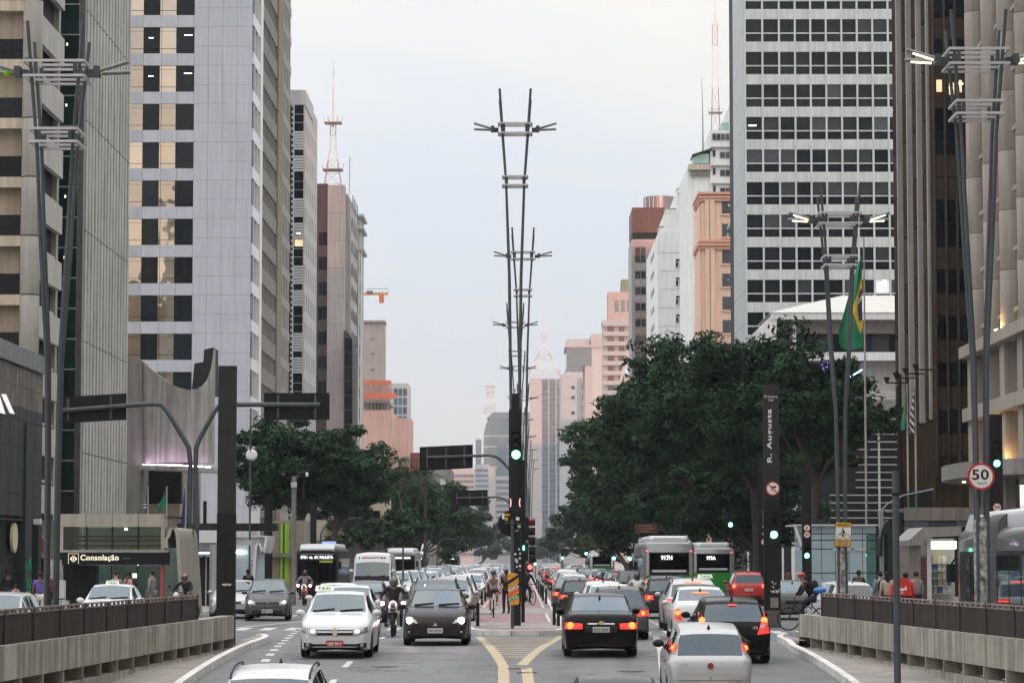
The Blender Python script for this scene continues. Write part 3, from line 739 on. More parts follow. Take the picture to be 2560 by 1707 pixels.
def mast(name, label, px, pyb, pyt, Y, wb, wt, plats=(), col=(.5, .33, .3), pole=None, parent_note=None):
    """tapering lattice mast with platforms"""
    base, top = P(px, pyb, Y), P(px, pyt, Y)
    g = Bld(name, label, 'mast', (base.x, Y, base.z)); m1 = mat('mast_red', col, .6); m2 = mat('mast_white', (.72, .68, .66), .6)
    n = max(5, int((top.z - base.z) / 3.0)); H = top.z - base.z
    for i in range(n):
        z0, z1 = base.z + H * i / n, base.z + H * (i + 1) / n
        w0 = wb + (wt - wb) * min(1, (i / n) * 1.6); w1 = wb + (wt - wb) * min(1, ((i + 1) / n) * 1.6); bb = MB()
        c0 = [(base.x + sx * w0 / 2, Y + sy * w0 / 2, z0) for sx, sy in ((-1, -1), (1, -1), (1, 1), (-1, 1))]
        c1 = [(base.x + sx * w1 / 2, Y + sy * w1 / 2, z1) for sx, sy in ((-1, -1), (1, -1), (1, 1), (-1, 1))]
        t = max(.07, wt * .075)
        for q in range(4):
            bb.bar(c0[q], c1[q], t, t); bb.bar(c0[q], c1[(q + 1) % 4], t * .6, t * .6); bb.bar(c0[q], c0[(q + 1) % 4], t * .6, t * .6)
        g.mb(bb, 'lattice_section', m1 if (i // 2) % 2 == 0 else m2)
    for py, w in plats:
        z = ZZ(py, Y); b = MB().cbox((base.x, Y, z), w * .9, w * .9, .12)
        for q in range(6):
            a = q * math.pi / 3; b.bar((base.x + w * .45 * math.cos(a), Y + w * .45 * math.sin(a), z), (base.x + w * .5 * math.cos(a), Y + w * .5 * math.sin(a), z + .9), .06, .16)
        g.mb(b, 'platform', m1)
    if pole: g.mb(MB().tube([(base.x, Y, top.z - .5), (base.x, Y, ZZ(pole, Y))], [.16, .06], 6), 'pole', m2)
    return g
mast('radio_mast', 'slender red and white lattice mast on the blank brown tower', 832, 463, 308, Yb + 5, 2.3, .75, ((425, 3.0), (308, 2.6)), pole=156)
b = Bld('whip_aerial', 'thin grey aerial beside the mast on the rounded grey tower', 'aerial', (XX(870, 402), 402, ZZ(485, 402)))
q = MB().tube([(XX(870, 402), 402, ZZ(488, 402)), (XX(870, 402), 402, ZZ(392, 402))], .07, 5)
for py in (400, 420, 442, 465): q.bar((XX(870, 402), 402, ZZ(py, 402)), (XX(876, 402), 402, ZZ(py, 402)), .05, .05)
b.mb(q, 'aerial_rod', mat('aerial_grey', (.4, .4, .4), .6))
m_gconc = mat('grey_tower_concrete', (.41, .41, .40), .9, var=.09, scale=.25, streak=.22)
Yk = 379.5
GT = Bld('grey_tower', 'plain grey tower with a rounded top edge next to the brown tower', 'building', (-24, 405, 0))
b = MB().prism([pt(850, 1400, Yk), pt(876, 1400, Yk), pt(876, 510, Yk), pt(874, 496, Yk), pt(871, 488, Yk), pt(866, 485, Yk), pt(850, 485, Yk)], 'y', Yk, Yk + 15.5)
GT.mb(b, 'shaft', m_gconc, 20)
xg = XX(876, Yk)
for k in range(16):
    for j in range(4): GT.bx('slit_window', g_blind, xg - .02, xg + .03, Yk + 2 + 3.4 * j, Yk + 3.6 + 3.4 * j, 4 + 3.1 * k, 5.6 + 3.1 * k)
WTW = Bld('pale_tower', 'narrow pale tower with string courses and white vertical strips', 'building', (-24, 450, 0))
Yw = 397.0; xe = XX(905, Yw)
WTW.bx('shaft', m_gconc, XX(880, Yw), xe - .4, Yw, Yw + 9, 0, ZZ(540, Yw))
for py in (536, 567, 620): WTW.bx('cornice', m_lgrey, XX(880, Yw), xe + .1, Yw - .5, Yw + 9.2, ZZ(py + 6, Yw), ZZ(py, Yw))
for j in range(3): WTW.bx('strip', m_white_f, XX(888 + 6 * j, Yw), XX(891 + 6 * j, Yw), Yw - .25, Yw + .1, 0, ZZ(626, Yw))
for k in range(14): WTW.bx('window_pane', g_blind, XX(896, Yw), XX(898.6, Yw), Yw - .1, Yw - .02, 4 + 3 * k, 5.7 + 3 * k)
DGB = Bld('dark_glass_building', 'narrow dark glass building with a rounded top that reflects orange light', 'building', (-25.5, 384, 0))
Yd = 370.0
b = MB().prism([pt(859, 1330, Yd), pt(881, 1330, Yd), pt(881, 870, Yd), pt(878, 845, Yd), pt(871, 832, Yd), pt(862, 826, Yd), pt(859, 826, Yd)], 'y', Yd, Yd + 10)
DGB.mb(b, 'shaft', m_brown, 20)
for k in range(11):
    for j in range(2): DGB.bx('window_pane', g_dark, XX(861 + 9.5 * j, Yd), XX(869.5 + 9.5 * j, Yd), Yd - .1, Yd - .02, ZZ(878 + 36 * k, Yd), ZZ(846 + 36 * k, Yd))
# ---- beige slab, construction site, crane, grid block
m_tan = mat('tan_render', (.40, .345, .32), .9, var=.06, scale=.2, streak=.1)
TB = Bld('tan_slab', 'plain tan slab block with three tiny windows above the building site', 'building', (-34, 645, 0))
Ys = 640.0
TB.bx('shaft', m_tan, XX(900, Ys), XX(959, Ys), Ys, Ys + 8, 0, ZZ(806, Ys))
TB.bx('roof_slab', m_bg2, XX(898, Ys), XX(961, Ys), Ys - .6, Ys + 8.6, ZZ(806, Ys), ZZ(801, Ys))
for py in (845, 881, 921, 960): TB.bx('window', m_bg, XX(925, Ys), XX(934, Ys), Ys - .06, Ys + .1, ZZ(py + 6, Ys), ZZ(py, Ys))
m_site = mat('building_site_net', (.58, .37, .31), .95, var=.12, scale=.15, streak=.12)
m_orange = mat('orange_safety_net', (.62, .17, .10), .9, var=.15, scale=.4)
CS = Bld('building_site', 'half-finished tower wrapped in pale netting with orange edge screens on top', 'building', (-25, 565, 0))
Yx = 545.0
CS.bx('netted_body', m_site, XX(905, Yx), XX(1026, Yx), Yx, Yx + 14, 0, ZZ(1045, Yx)); CS.bx('netted_body', m_site, XX(905, Yx), XX(978, Yx), Yx - .02, Yx + 24, ZZ(1045, Yx), ZZ(1025, Yx))
CS.bx('floor_slab', m_tan, XX(905, Yx), XX(972, Yx), Yx + .5, Yx + 20, ZZ(1006, Yx), ZZ(998, Yx))
for p in range(908, 975, 9): CS.bx('prop', m_bg, XX(p, Yx), XX(p + 2.5, Yx), Yx + .4, Yx + 1, ZZ(1025, Yx), ZZ(1005, Yx))
CS.bx('core', m_bg2, XX(905, Yx), XX(965, Yx), Yx + 3, Yx + 20, ZZ(1026, Yx), ZZ(958, Yx))
CS.bx('edge_screen', m_orange, XX(905, Yx), XX(990, Yx), Yx - 1, Yx - .7, ZZ(997, Yx), ZZ(982, Yx)); CS.bx('edge_screen', m_orange, XX(905, Yx), XX(978, Yx), Yx - .8, Yx - .5, ZZ(962, Yx), ZZ(951, Yx))
for p in range(912, 980, 8): CS.bx('prop', m_orange, XX(p, Yx), XX(p + 2, Yx), Yx - .6, Yx - .2, ZZ(982, Yx), ZZ(962, Yx))
CR = Bld('tower_crane', 'orange tower crane with its jib above the pale tower', 'crane', (XX(930, 600), 600, 0))
Yq = 600.0
b = MB().bar((XX(850, Yq), Yq, ZZ(735, Yq)), (XX(968, Yq), Yq, ZZ(735, Yq)), .5, .45)
for i in range(14): b.bar((XX(850 + 8.4 * i, Yq), Yq, ZZ(735, Yq)), (XX(854 + 8.4 * i, Yq), Yq, ZZ(729, Yq)), .12, .12); b.bar((XX(854 + 8.4 * i, Yq), Yq, ZZ(729, Yq)), (XX(858.4 + 8.4 * i, Yq), Yq, ZZ(735, Yq)), .12, .12)
m_cr = mat('crane_orange', (.62, .30, .12), .6)
CR.mb(b, 'jib', m_cr); CR.bx('counterweight', m_bg, XX(915, Yq), XX(930, Yq), Yq - .6, Yq + .6, ZZ(733, Yq), ZZ(727, Yq)); CR.bx('hoist_block', m_orange, XX(946, Yq), XX(958, Yq), Yq - .4, Yq + .4, ZZ(757, Yq), ZZ(738, Yq))
CR.mb(MB().bar((XX(895, Yq), Yq, 0), (XX(895, Yq), Yq, ZZ(733, Yq)), 1.4, 1.4), 'tower', m_cr); CR.mb(MB().tube([(XX(968, Yq), Yq, ZZ(735, Yq)), (XX(969, Yq), Yq, ZZ(722, Yq)), (XX(915, Yq), Yq, ZZ(722, Yq))], .06, 4), 'stay', m_bg)
GB = Bld('grid_block', 'pale block with a grid of grey windows behind the building site', 'building', (-31, 700, 0))
Yh = 700.0
GB.bx('core_wall', m_lgrey, XX(960, Yh), XX(1019, Yh), Yh, Yh + 20, 0, ZZ(958, Yh))
for k in range(4):
    for j in range(3): GB.bx('window_pane', g_blue, XX(984 + 11.5 * j, Yh), XX(993 + 11.5 * j, Yh), Yh - .1, Yh - .02, ZZ(989 + 23 * k, Yh), ZZ(971 + 23 * k, Yh))
DB = Bld('low_dark_building', 'low dark building with a pale corner between palms and far towers', 'building', (-21, 500, 0))
Yi = 500.0
DB.bx('wall', m_bg, XX(1060, Yi), XX(1128, Yi), Yi, Yi + 20, 0, ZZ(1172, Yi)); DB.bx('pale_corner', m_lgrey, XX(1101, Yi), XX(1114, Yi), Yi - .3, Yi, 0, ZZ(1195, Yi)); DB.bx('red_cabin', mat('dull_red_sheet', (.2, .05, .04), .8), XX(1024, Yi), XX(1050, Yi), Yi + 2, Yi + 6, 0, ZZ(1130, Yi))
# ---- far end of the avenue
m_far1 = mat('far_pale_concrete', (.42, .43, .44), .9, var=.06, scale=.05, streak=.05)
m_far2 = mat('far_pink_concrete', (.46, .42, .41), .9, var=.05, scale=.05)
m_far3 = mat('far_blue_grey', (.15, .19, .24), .7, var=.1, scale=.05)
FG = Bld('glass_tower', 'far blue glass tower with a rounded top and dark cap', 'building', (-20, 2105, 0))
Yf = 2100.0
b = MB().prism([pt(1208, 1400, Yf), pt(1330, 1400, Yf), pt(1330, 1046, Yf), pt(1225, 1046, Yf), pt(1215, 1058, Yf), pt(1209, 1085, Yf)], 'y', Yf, Yf + 30); FG.mb(b, 'shaft', g_blue)
b = MB().prism([pt(1217, 1046, Yf), pt(1330, 1046, Yf), pt(1330, 1030, Yf), pt(1232, 1030, Yf)], 'y', Yf + .5, Yf + 29); FG.mb(b, 'cap', m_far3)
for k in range(10): FG.bx('floor_band', m_far1, XX(1209, Yf), XX(1330, Yf), Yf - .4, Yf - .05, ZZ(1092 + 26 * k, Yf), ZZ(1088 + 26 * k, Yf))
def slab(name, label, px0, px1, pyt, Y, m, bands=None, bm=None, depth=25, cols=0):
    g = Bld(name, label, 'building', (XX((px0 + px1) / 2, Y), Y + 8, 0))
    g.bx('shaft', m, XX(px0, Y), XX(px1, Y), Y, Y + depth, 0, ZZ(pyt, Y))
    if bands:
        st, per, h = bands; py = st
        while py < 1385:
            if cols:
                w = (px1 - px0 - 3) / cols
                for c in range(cols): g.bx('window_pane', bm or g_blue, XX(px0 + 2 + w * c, Y), XX(px0 + 2 + w * (c + .86), Y), Y - .3, Y - .05, ZZ(py + h, Y), ZZ(py, Y))
            else: g.bx('window_band', bm or g_blue, XX(px0 + 1, Y), XX(px1 - 1, Y), Y - .3, Y - .05, ZZ(py + h, Y), ZZ(py, Y))
            py += per
    return g
slab('far_block', 'far dark slab in front of the rounded glass tower', 1243, 1268, 1092, 1900, m_far3, (1195, 13, 6), m_far1)
slab('far_block', 'far pale block with grey bands left of the dark slab', 1187, 1222, 1160, 1750, m_far1, (1172, 13, 6), m_far3)
slab('far_block', 'far white block between the two banded far blocks', 1222, 1238, 1165, 1800, m_far2)
slab('far_block', 'far low block with a blue glass front and sunlit edge', 1130, 1186, 1172, 1600, m_far2, (1185, 14, 8), g_blue)
slab('far_block', 'far narrow dark chimney-like block left of the glass tower', 1189, 1202, 1098, 2000, m_far3)
slab('far_block', 'far pale block with balconies just left of the median post', 1240, 1285, 1190, 1650, m_far1, (1200, 15, 7), g_blue)
slab('far_block', 'far pink block right behind the median post', 1300, 1327, 1063, 1950, m_far2)
FP = Bld('pink_tower', 'far slim tower, blank pink side and dark vertical window strips', 'building', (XX(1370, 1850), 1860, 0))
Yp = 1850.0; zt = ZZ(945, Yp)
FP.bx('blank_wall', m_far2, XX(1325, Yp), XX(1354, Yp), Yp, Yp + 40, 0, zt)
FP.bx('core', m_far3, XX(1354, Yp), XX(1402, Yp), Yp + .5, Yp + 40, 0, zt - .5)
for a in (1354, 1370.5, 1389): FP.bx('strip', m_far2, XX(a, Yp), XX(a + (3 if a > 1360 else 1.5), Yp), Yp - .3, Yp + .5, 0, zt)
for k in range(34):
    for a in (1356, 1363.5, 1374.5, 1382, 1393): FP.bx('window_pane', g_blue, XX(a, Yp), XX(a + 6, Yp), Yp + .1, Yp + .4, ZZ(959 + 13 * k, Yp), ZZ(950 + 13 * k, Yp))
mast('lattice_mast', 'far tall tapering red and white broadcasting tower on the pink tower', 1360, 945, 820, 1870, 24, 3, (), pole=738)
mast('lattice_mast', 'far red and white mast over the rounded glass tower', 1225, 1032, 962, 2150, 9, 5, ((966, 9),), pole=930)
m_white_b = mat('white_render', (.76, .79, .78), .85, var=.05, scale=.2, streak=.06)
# ---- right side, far to near
S1 = Bld('grey_stepped_block', 'grey block with small black vents and blue windows right of the pink tower', 'building', (26, 1500, 0))
Y = 1480.0
S1.bx('shaft', m_far1, XX(1403, Y), 150, Y, Y + 60, 0, ZZ(935, Y)); S1.bx('upper_shaft', m_lgrey, XX(1415, Y), XX(1500, Y), Y + 1, Y + 60, ZZ(935, Y), ZZ(915, Y))  # shaft extended unseen to the right to shade the far towers
for py in (965, 990, 1028, 1055): S1.bx('vent', m_frame_d, XX(1429, Y), XX(1437, Y), Y - .3, Y + .1, ZZ(py + 7, Y), ZZ(py, Y))
S1.bx('front_wing', m_far2, XX(1445, 1300), 140, 1300, 1330, 0, ZZ(945, 1300))  # wing lengthened out of sight so its shadow covers the far blocks
for k in range(5):
    for j in range(4): S1.bx('window_pane', g_blue, XX(1456 + 15.5 * j, 1300), XX(1470 + 15.5 * j, 1300), 1299.6, 1299.9, ZZ(973 + 27 * k, 1300), ZZ(959 + 27 * k, 1300))
S2 = Bld('glass_box_block', 'block with a pale blue glass box under a pink roof frame', 'building', (26, 1250, 0))
Y = 1230.0
S2.bx('glass_box', g_blue, XX(1417, Y), XX(1480, Y), Y, Y + 40, ZZ(915, Y), ZZ(868, Y)); S2.bx('roof_frame', m_far2, XX(1413, Y), XX(1505, Y), Y - .5, Y + 40, ZZ(868, Y), ZZ(862, Y)); S2.bx('roof_block', m_far1, XX(1417, Y), XX(1475, Y), Y + 5, Y + 30, ZZ(862, Y), ZZ(845, Y)); S2.bx('roof_block', m_far2, XX(1478, Y), XX(1505, Y), Y - .2, Y + 30, ZZ(862, Y), ZZ(835, Y)); S2.bx('shaft', m_lgrey, XX(1480, Y), XX(1510, Y), Y + .2, Y + 40, 0, ZZ(868, Y)); S2.bx('lower_shaft', m_far2, XX(1463, Y), XX(1482, Y), Y + .1, Y + 40, 0, ZZ(915, Y))
S3 = Bld('balcony_tower', 'cream apartment tower with stacked balconies that narrow downwards', 'building', (27, 850, 0))
Y = 840.0
tr = lambda py: 1580 - max(0, py - 838) * .235
for k in range(11):
    py = 805 + 24.5 * k
    S3.bx('balcony', m_far1, XX(1507, Y), XX(tr(py), Y), Y - 1.4, Y + .2, ZZ(py + 11, Y), ZZ(py, Y)); S3.bx('floor_wall', m_parap, XX(1509, Y), XX(tr(py) - 3, Y), Y, Y + 14, ZZ(py + 24.5, Y), ZZ(py, Y) - .01)
    for j in range(2): S3.bx('window_pane', g_blind, XX(1520 + 28 * j, Y), XX(1536 + 26 * j, Y), Y - .1, Y - .02, ZZ(py + 24, Y), ZZ(py + 12, Y))
S3.mb(MB().prism([pt(1576, 838, Y), pt(1584, 838, Y), pt(1546, 985, Y), pt(1540, 985, Y)], 'y', Y - 1.5, Y + 12), 'sloping_edge', m_lgrey)
S3.bx('penthouse', mat('pink_penthouse', (.45, .36, .33), .8), XX(1522, Y), XX(1590, Y), Y + 1, Y + 14, ZZ(805, Y), ZZ(729, Y)); S3.bx('terrace', m_far1, XX(1507, Y), XX(1590, Y), Y + .3, Y + 14, ZZ(805, Y) - .3, ZZ(800, Y)); S3.bx('roof_tank', mat('green_tank', (.2, .24, .16), .8), XX(1556, Y), XX(1590, Y), Y + 3, Y + 12, ZZ(729, Y), ZZ(696, Y))
for j in range(3): S3.bx('window_pane', g_blue, XX(1538 + 16 * j, Y), XX(1548 + 16 * j, Y), Y + .9, Y + .98, ZZ(778, Y), ZZ(750, Y))
S4 = Bld('red_brown_tower', 'dark red-brown curtain wall tower with a dark gap below its top block', 'building', (28, 600, 0))
m_rb = mat('red_brown_metal', (.10, .05, .047), .5, var=.15, scale=.2, metal=.2, streak=.3); m_rbg = mat('grey_mauve_metal', (.25, .23, .25), .4, metal=.4, var=.1, scale=.2)
Y = 585.0
S4.bx('top_block', m_rb, XX(1583, Y), XX(1665, Y), Y, Y + 18, ZZ(582, Y), ZZ(519, Y)); S4.bx('gap', m_frame_d, XX(1584, Y), XX(1660, Y), Y + .6, Y + 17, ZZ(598, Y), ZZ(582, Y))
S4.bx('shaft', m_rbg, XX(1581, Y), XX(1660, Y), Y + .3, Y + 18, 0, ZZ(598, Y))
for k in range(26):
    for j in range(2): S4.bx('window_pane', (m_rb, g_dark, g_dark, mat('tan_pane', (.2, .14, .11), .4), m_rbg)[(k * 7 + j * 5 + k // 3) % 5], XX(1590 + 15 * j, Y), XX(1603 + 13 * j, Y), Y + .1, Y + .28, ZZ(618 + 20 * k + 18, Y), ZZ(618 + 20 * k, Y))
b = MB().lathe([(3.4, ZZ(519, Y)), (3.4, ZZ(486, Y)), (3.2, ZZ(484, Y))], (XX(1655, Y), Y + 6, 0), 'z', 20); S4.mb(b, 'roof_drum', m_rbg, 30)
for j in range(7): S4.bx('drum_rib', m_lgrey, XX(1618 + 10 * j, Y) - .1, XX(1618 + 10 * j, Y) + .1, Y + 2.4 + .35 * abs(j - 3), Y + 2.7 + .35 * abs(j - 3), ZZ(519, Y), ZZ(488, Y))
S5 = Bld('white_stepped_block', 'white apartment block stepping up to the right with small square windows', 'building', (30, 500, 0))
Y = 487.0
for px0, pyt in ((1651, 577), (1665, 530), (1696, 477), (1725, 441)):
    S5.bx('step_wall', m_white_b, XX(px0, Y), XX(1760, Y), Y + (px0 - 1651) * .01, Y + 26, 0, ZZ(pyt, Y))
xf = XX(1651, Y)
S5.bx('street_wall', m_white_b, xf - .3, xf, Y + .2, YY(1622, xf), 0, ZZ(585, Y))
for k in range(8):
    py = 602 + 46 * k
    S5.bx('side_window', g_blind, xf - .36, xf - .28, Y + 14, Y + 26, ZZ(py + 14, Y) - .4, ZZ(py, Y) - .4)
    px = 1720 if k == 0 else 1692
    f = S5.bx('window', g_dark, XX(px, Y), XX(px + 15, Y), Y - .02, Y + .1, ZZ(py + 19, Y), ZZ(py, Y)); S5.bx('sill', m_lgrey, XX(px - 2, Y), XX(px + 17, Y), Y - .15, Y + .02, ZZ(py + 21, Y), ZZ(py + 19.2, Y)); S5.bx('glazing_bar', m_white_f, XX(px, Y), XX(px + 15, Y), Y - .06, Y - .021, ZZ(py + 7, Y), ZZ(py + 5.5, Y)); S5.bx('glazing_bar', m_white_f, XX(px + 6.5, Y), XX(px + 8.5, Y), Y - .06, Y - .021, ZZ(py + 19, Y), ZZ(py + 7, Y))
    S5.bx('string_course', m_lgrey, xf, XX(1745, Y), Y - .05, Y + .05, ZZ(py + 29.2, Y), ZZ(py + 28.4, Y))
for px0, px1, py in ((1651, 1664, 560), (1666, 1695, 515), (1697, 1724, 465)):
    S5.bx('terrace_hut', m_bg2, XX(px0 + 1, Y), XX(px1, Y), Y + 3, Y + 6, ZZ(py + 18, Y), ZZ(py, Y)); S5.bx('terrace_wall', m_white_b, XX(px0, Y), XX(px1, Y), Y + .1, Y + .4, ZZ(py + 17, Y), ZZ(py + 10, Y))
S6 = Bld('white_terraced_tower', 'white terraced apartment tower with green glazed balconies behind the peach block', 'building', (33, 450, 0))
Y = 446.0
for px0, px1, pyt in ((1724, 1860, 415), (1740, 1860, 405), (1781, 1860, 325), (1830, 1860, 262)):
    S6.bx('step_wall', m_white_b, XX(px0, Y), XX(px1, Y), Y + (1860 - px0) * .01, Y + 25, 0, ZZ(pyt, Y))
for py in (373, 419, 464): S6.bx('floor_edge', m_bg2, XX(1784, Y), XX(1842, Y), Y + .3, Y + .74, ZZ(py - 4, Y), ZZ(py - 6.5, Y))
for py in (376, 421, 466):
    S6.bx('window_pane', g_blind, XX(1806, Y), XX(1818, Y), Y + .62, Y + .72, ZZ(py + 18, Y), ZZ(py + 3, Y)); S6.bx('window_pane', g_blind, XX(1820, Y), XX(1832, Y), Y + .62, Y + .72, ZZ(py + 18, Y), ZZ(py + 3, Y)); S6.bx('window_pane', g_dark, XX(1788, Y), XX(1794, Y), Y + .62, Y + .72, ZZ(py + 14, Y), ZZ(py - 2, Y))
for j in range(4): S6.bx('window_pane', g_blind, XX(1787 + 11 * j, Y), XX(1796 + 11 * j, Y), Y + .6, Y + .7, ZZ(349, Y), ZZ(333, Y))
S6.bx('green_conservatory', mat('green_glazing', (.32, .5, .46), .3), XX(1737, Y), XX(1778, Y), Y + .5, Y + 4, ZZ(408, Y), ZZ(384, Y)); S6.mb(MB().prism([pt(1731, 392, Y), pt(1780, 374, Y), pt(1780, 370, Y), pt(1731, 386, Y)], 'y', Y, Y + 5), 'lean_to_roof', m_frame_d); S6.bx('covered_terrace', m_bg, XX(1732, Y), XX(1778, Y), Y + .6, Y + 2, ZZ(438, Y), ZZ(425, Y)); S6.bx('canopy', m_beige_l, XX(1726, Y), XX(1782, Y), Y + .2, Y + 2, ZZ(424, Y), ZZ(410, Y)); S6.bx('roof_hut', mat('green_glazing', (.32, .5, .46), .3), XX(1812, Y), XX(1830, Y), Y + 2, Y + 5, ZZ(325, Y), ZZ(302, Y))
mast('lattice_mast', 'slim red and white mast rising above the white terraced tower', 1789, 327, 60, 452, 1.35, .8, ((283, 2.4),), pole=-20)
b = Bld('whip_aerial', 'green and white whip aerial left of the slim mast on the right', 'aerial', (XX(1762, 452), 452, ZZ(376, 452)))
b.mb(MB().tube([(XX(1762, 452), 452, ZZ(378, 452)), (XX(1762, 452), 452, ZZ(302, 452)), (XX(1760, 452), 452, ZZ(196, 452))], [.16, .1, .05], 6), 'aerial_rod', mat('aerial_green', (.25, .42, .37), .5))
S7 = Bld('peach_block', 'peach rendered block with stepped orange cornices and wavy reflecting windows', 'building', (27, 385, 0))
m_peach = mat('peach_render', (.80, .56, .43), .85, var=.05, scale=.2, streak=.08); m_peach2 = mat('orange_cornice', (.70, .37, .28), .8, var=.06)
Y = 374.0; xa = XX(1758, Y)
S7.bx('shaft', m_peach, xa, XX(1870, Y), Y, Y + 12, 0, ZZ(505, Y)); S7.bx('side_wall', m_peach, xa - .25, xa, Y + .3, YY(1744, xa), 0, ZZ(512, Y))
for px in (1766, 1779): S7.bx('pilaster', m_peach, XX(px, Y), XX(px + 11, Y), Y - .3, Y + .1, 0, ZZ(500, Y))
for py, w in ((481, 1.0), (490, .75), (497, .5), (600, .9), (609, 1.0), (617, .6)): S7.bx('cornice', m_peach2, xa - w * .5, XX(1870, Y), Y - w * .55, Y + 12, ZZ(py + 6.5, Y), ZZ(py, Y))
for k in range(8):
    py = 502 + 57.5 * k if k < 2 else 626 + 58 * (k - 2)
    S7.bx('window_pane', pane_mat('wavy_glass', (.30, .33, .33), .03, .7, wav=.25, wsc=.5, metal=.7, var=.1), XX(1809, Y), XX(1850, Y), Y - .06, Y + .02, ZZ(py + 33, Y), ZZ(py, Y))
    S7.bx('sill', m_peach, XX(1806, Y), XX(1850, Y), Y - .2, Y + .02, ZZ(py + 37, Y), ZZ(py + 33.2, Y))
# ---- white grid tower
Yv = 298.0
m_grid = mat('white_grid_panel', (.60, .63, .63), .55, var=.07, scale=.5, streak=.14)
m_gside = mat('pale_blue_side_panel', (.47, .52, .55), .5, var=.06, scale=.4, streak=.1)
GW = Bld('grid_tower', 'tall white office tower with a regular grid of dark windows, right side', 'building', (32, 305, 0))
ex = [XX(p, Yv, 700) for p in (1866, 1910, 1952, 1992, 2031, 2070, 2109, 2148, 2187, 2226, 2265)]
GW.bx('core_wall', m_frame_d, ex[0] + .1, ex[-1] + 6, Yv + .35, Yv + 24, 0, 68)
rr = random.Random(3)
for k in range(-3, 12):
    z1, zm0, zm1, z0 = ZZ(49 + 81.3 * k, Yv), ZZ(82 + 81.3 * k, Yv), ZZ(85 + 81.3 * k, Yv), ZZ(105 + 81.3 * k, Yv); zn = ZZ(49 + 81.3 * (k + 1), Yv)
    if z0 < 8: continue
    for j in range(10):
        GW.bx('window_pane', g_blind if rr.random() < (.62 if k in (2, 4, 5) else .3) else g_dark, ex[j] + .1, ex[j + 1] - .1, Yv + .2, Yv + .26, zm0, z1)
        GW.bx('window_pane', g_dark, ex[j] + .1, ex[j + 1] - .1, Yv + .2, Yv + .26, z0, zm1)
    GW.bx('transom', m_grid, ex[0], ex[-1] + 3, Yv + .08, Yv + .3, zm1, zm0)
    GW.bx('spandrel_panel', m_grid, ex[0], ex[-1] + 3, Yv + .03, Yv + .34, zn, z0)
for x in ex[:-1]: GW.bx('mullion', m_grid, x - .1, x + .1, Yv - .04, Yv + .25, 0, 68)
GW.bx('ceiling_lamp', m_litw, ex[0] + .35, ex[0] + 1.2, Yv + .15, Yv + .19, ZZ(315, Yv), ZZ(313, Yv)); GW.bx('ceiling_lamp', m_litw, ex[8] + .9, ex[8] + 1.25, Yv + .15, Yv + .19, ZZ(704, Yv), ZZ(701, Yv)); GW.bx('lit_room', glow('pale_room', (.9, .95, 1), .35), ex[8] + .12, ex[9] - .12, Yv + .16, Yv + .185, ZZ(732, Yv), ZZ(699, Yv))
ysd = YY(1839, ex[0] - .1)
for k in range(-3, 12):
    z0, z1 = ZZ(74 + 81.3 * (k + 1), Yv), ZZ(74 + 81.3 * k, Yv)
    if z1 < 3: continue
    GW.bx('side_panel', m_gside, ex[0] - .12, ex[0] + .05, Yv + .3, ysd, max(0, z0) + .05, z1)
# ---- white pavilion with the hipped roof
Yz = 255.0
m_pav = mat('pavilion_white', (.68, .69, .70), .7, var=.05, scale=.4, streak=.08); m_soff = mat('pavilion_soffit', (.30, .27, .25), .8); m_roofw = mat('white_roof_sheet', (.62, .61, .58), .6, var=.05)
PV = Bld('pavilion', 'white pavilion with a low hipped roof, columns and a terrace above the trees', 'building', (33, 262, 0))
x0, x1 = XX(1943, Yz), XX(2270, Yz)
b = MB(); z0, zt = ZZ(783, Yz), ZZ(737, Yz + 6)
b.add([(x0 - .6, Yz - .6, z0), (x1 + 5, Yz - .6, z0), (x1 + 5, Yz + 7, zt), (XX(2113, Yz + 6), Yz + 7, zt), (x0 - .6, Yz + 14, z0)], [(0, 1, 2, 3), (0, 3, 4)])
PV.mb(b, 'roof', m_roofw)
for j in range(44):
    xx = x0 + (x1 - x0) * j / 44; t = min(1, (xx - x0 + .6) / (XX(2113, Yz + 6) - x0 + .6))
    PV.mb(MB().bar((xx, Yz - .6, z0 + .03), (xx, Yz - .6 + 7.6 * t, z0 + (zt - z0) * t + .03), .06, .06), 'roof_seam', m_roofw)
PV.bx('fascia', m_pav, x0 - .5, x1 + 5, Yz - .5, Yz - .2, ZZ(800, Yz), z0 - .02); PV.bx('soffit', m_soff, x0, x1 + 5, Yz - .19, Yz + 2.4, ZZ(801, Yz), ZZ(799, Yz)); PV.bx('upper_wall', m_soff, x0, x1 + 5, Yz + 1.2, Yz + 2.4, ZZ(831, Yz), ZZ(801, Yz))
PV.mb(MB().prism([pt(1893, 900, Yz), pt(1938, 900, Yz), pt(1942, 786, Yz), pt(1936, 781, Yz), pt(1893, 824, Yz)], 'y', Yz - .4, Yz + 10), 'wing_wall', m_pav)
for j in range(7): PV.bx('window_pane', g_blind if j % 3 else g_dark, x0 + .2 + j * 1.75, x0 + 1.85 + j * 1.75, Yz + 2.2, Yz + 2.25, ZZ(882, Yz), ZZ(831, Yz)); PV.bx('window_frame', m_frame_d, x0 + 1.85 + j * 1.75, x0 + 1.95 + j * 1.75, Yz + 2.1, Yz + 2.3, ZZ(882, Yz), ZZ(831, Yz))
PV.bx('column', m_pav, XX(1979, Yz), XX(1994, Yz), Yz + .2, Yz + .7, 0, ZZ(800, Yz))
PV.bx('terrace_edge', m_pav, XX(1960, Yz), x1 + 5, Yz - .4, Yz - .1, ZZ(902, Yz), ZZ(881, Yz)); PV.bx('terrace_slab', m_soff, XX(1960, Yz), x1 + 5, Yz - .09, Yz + 8, ZZ(902, Yz), ZZ(896, Yz))
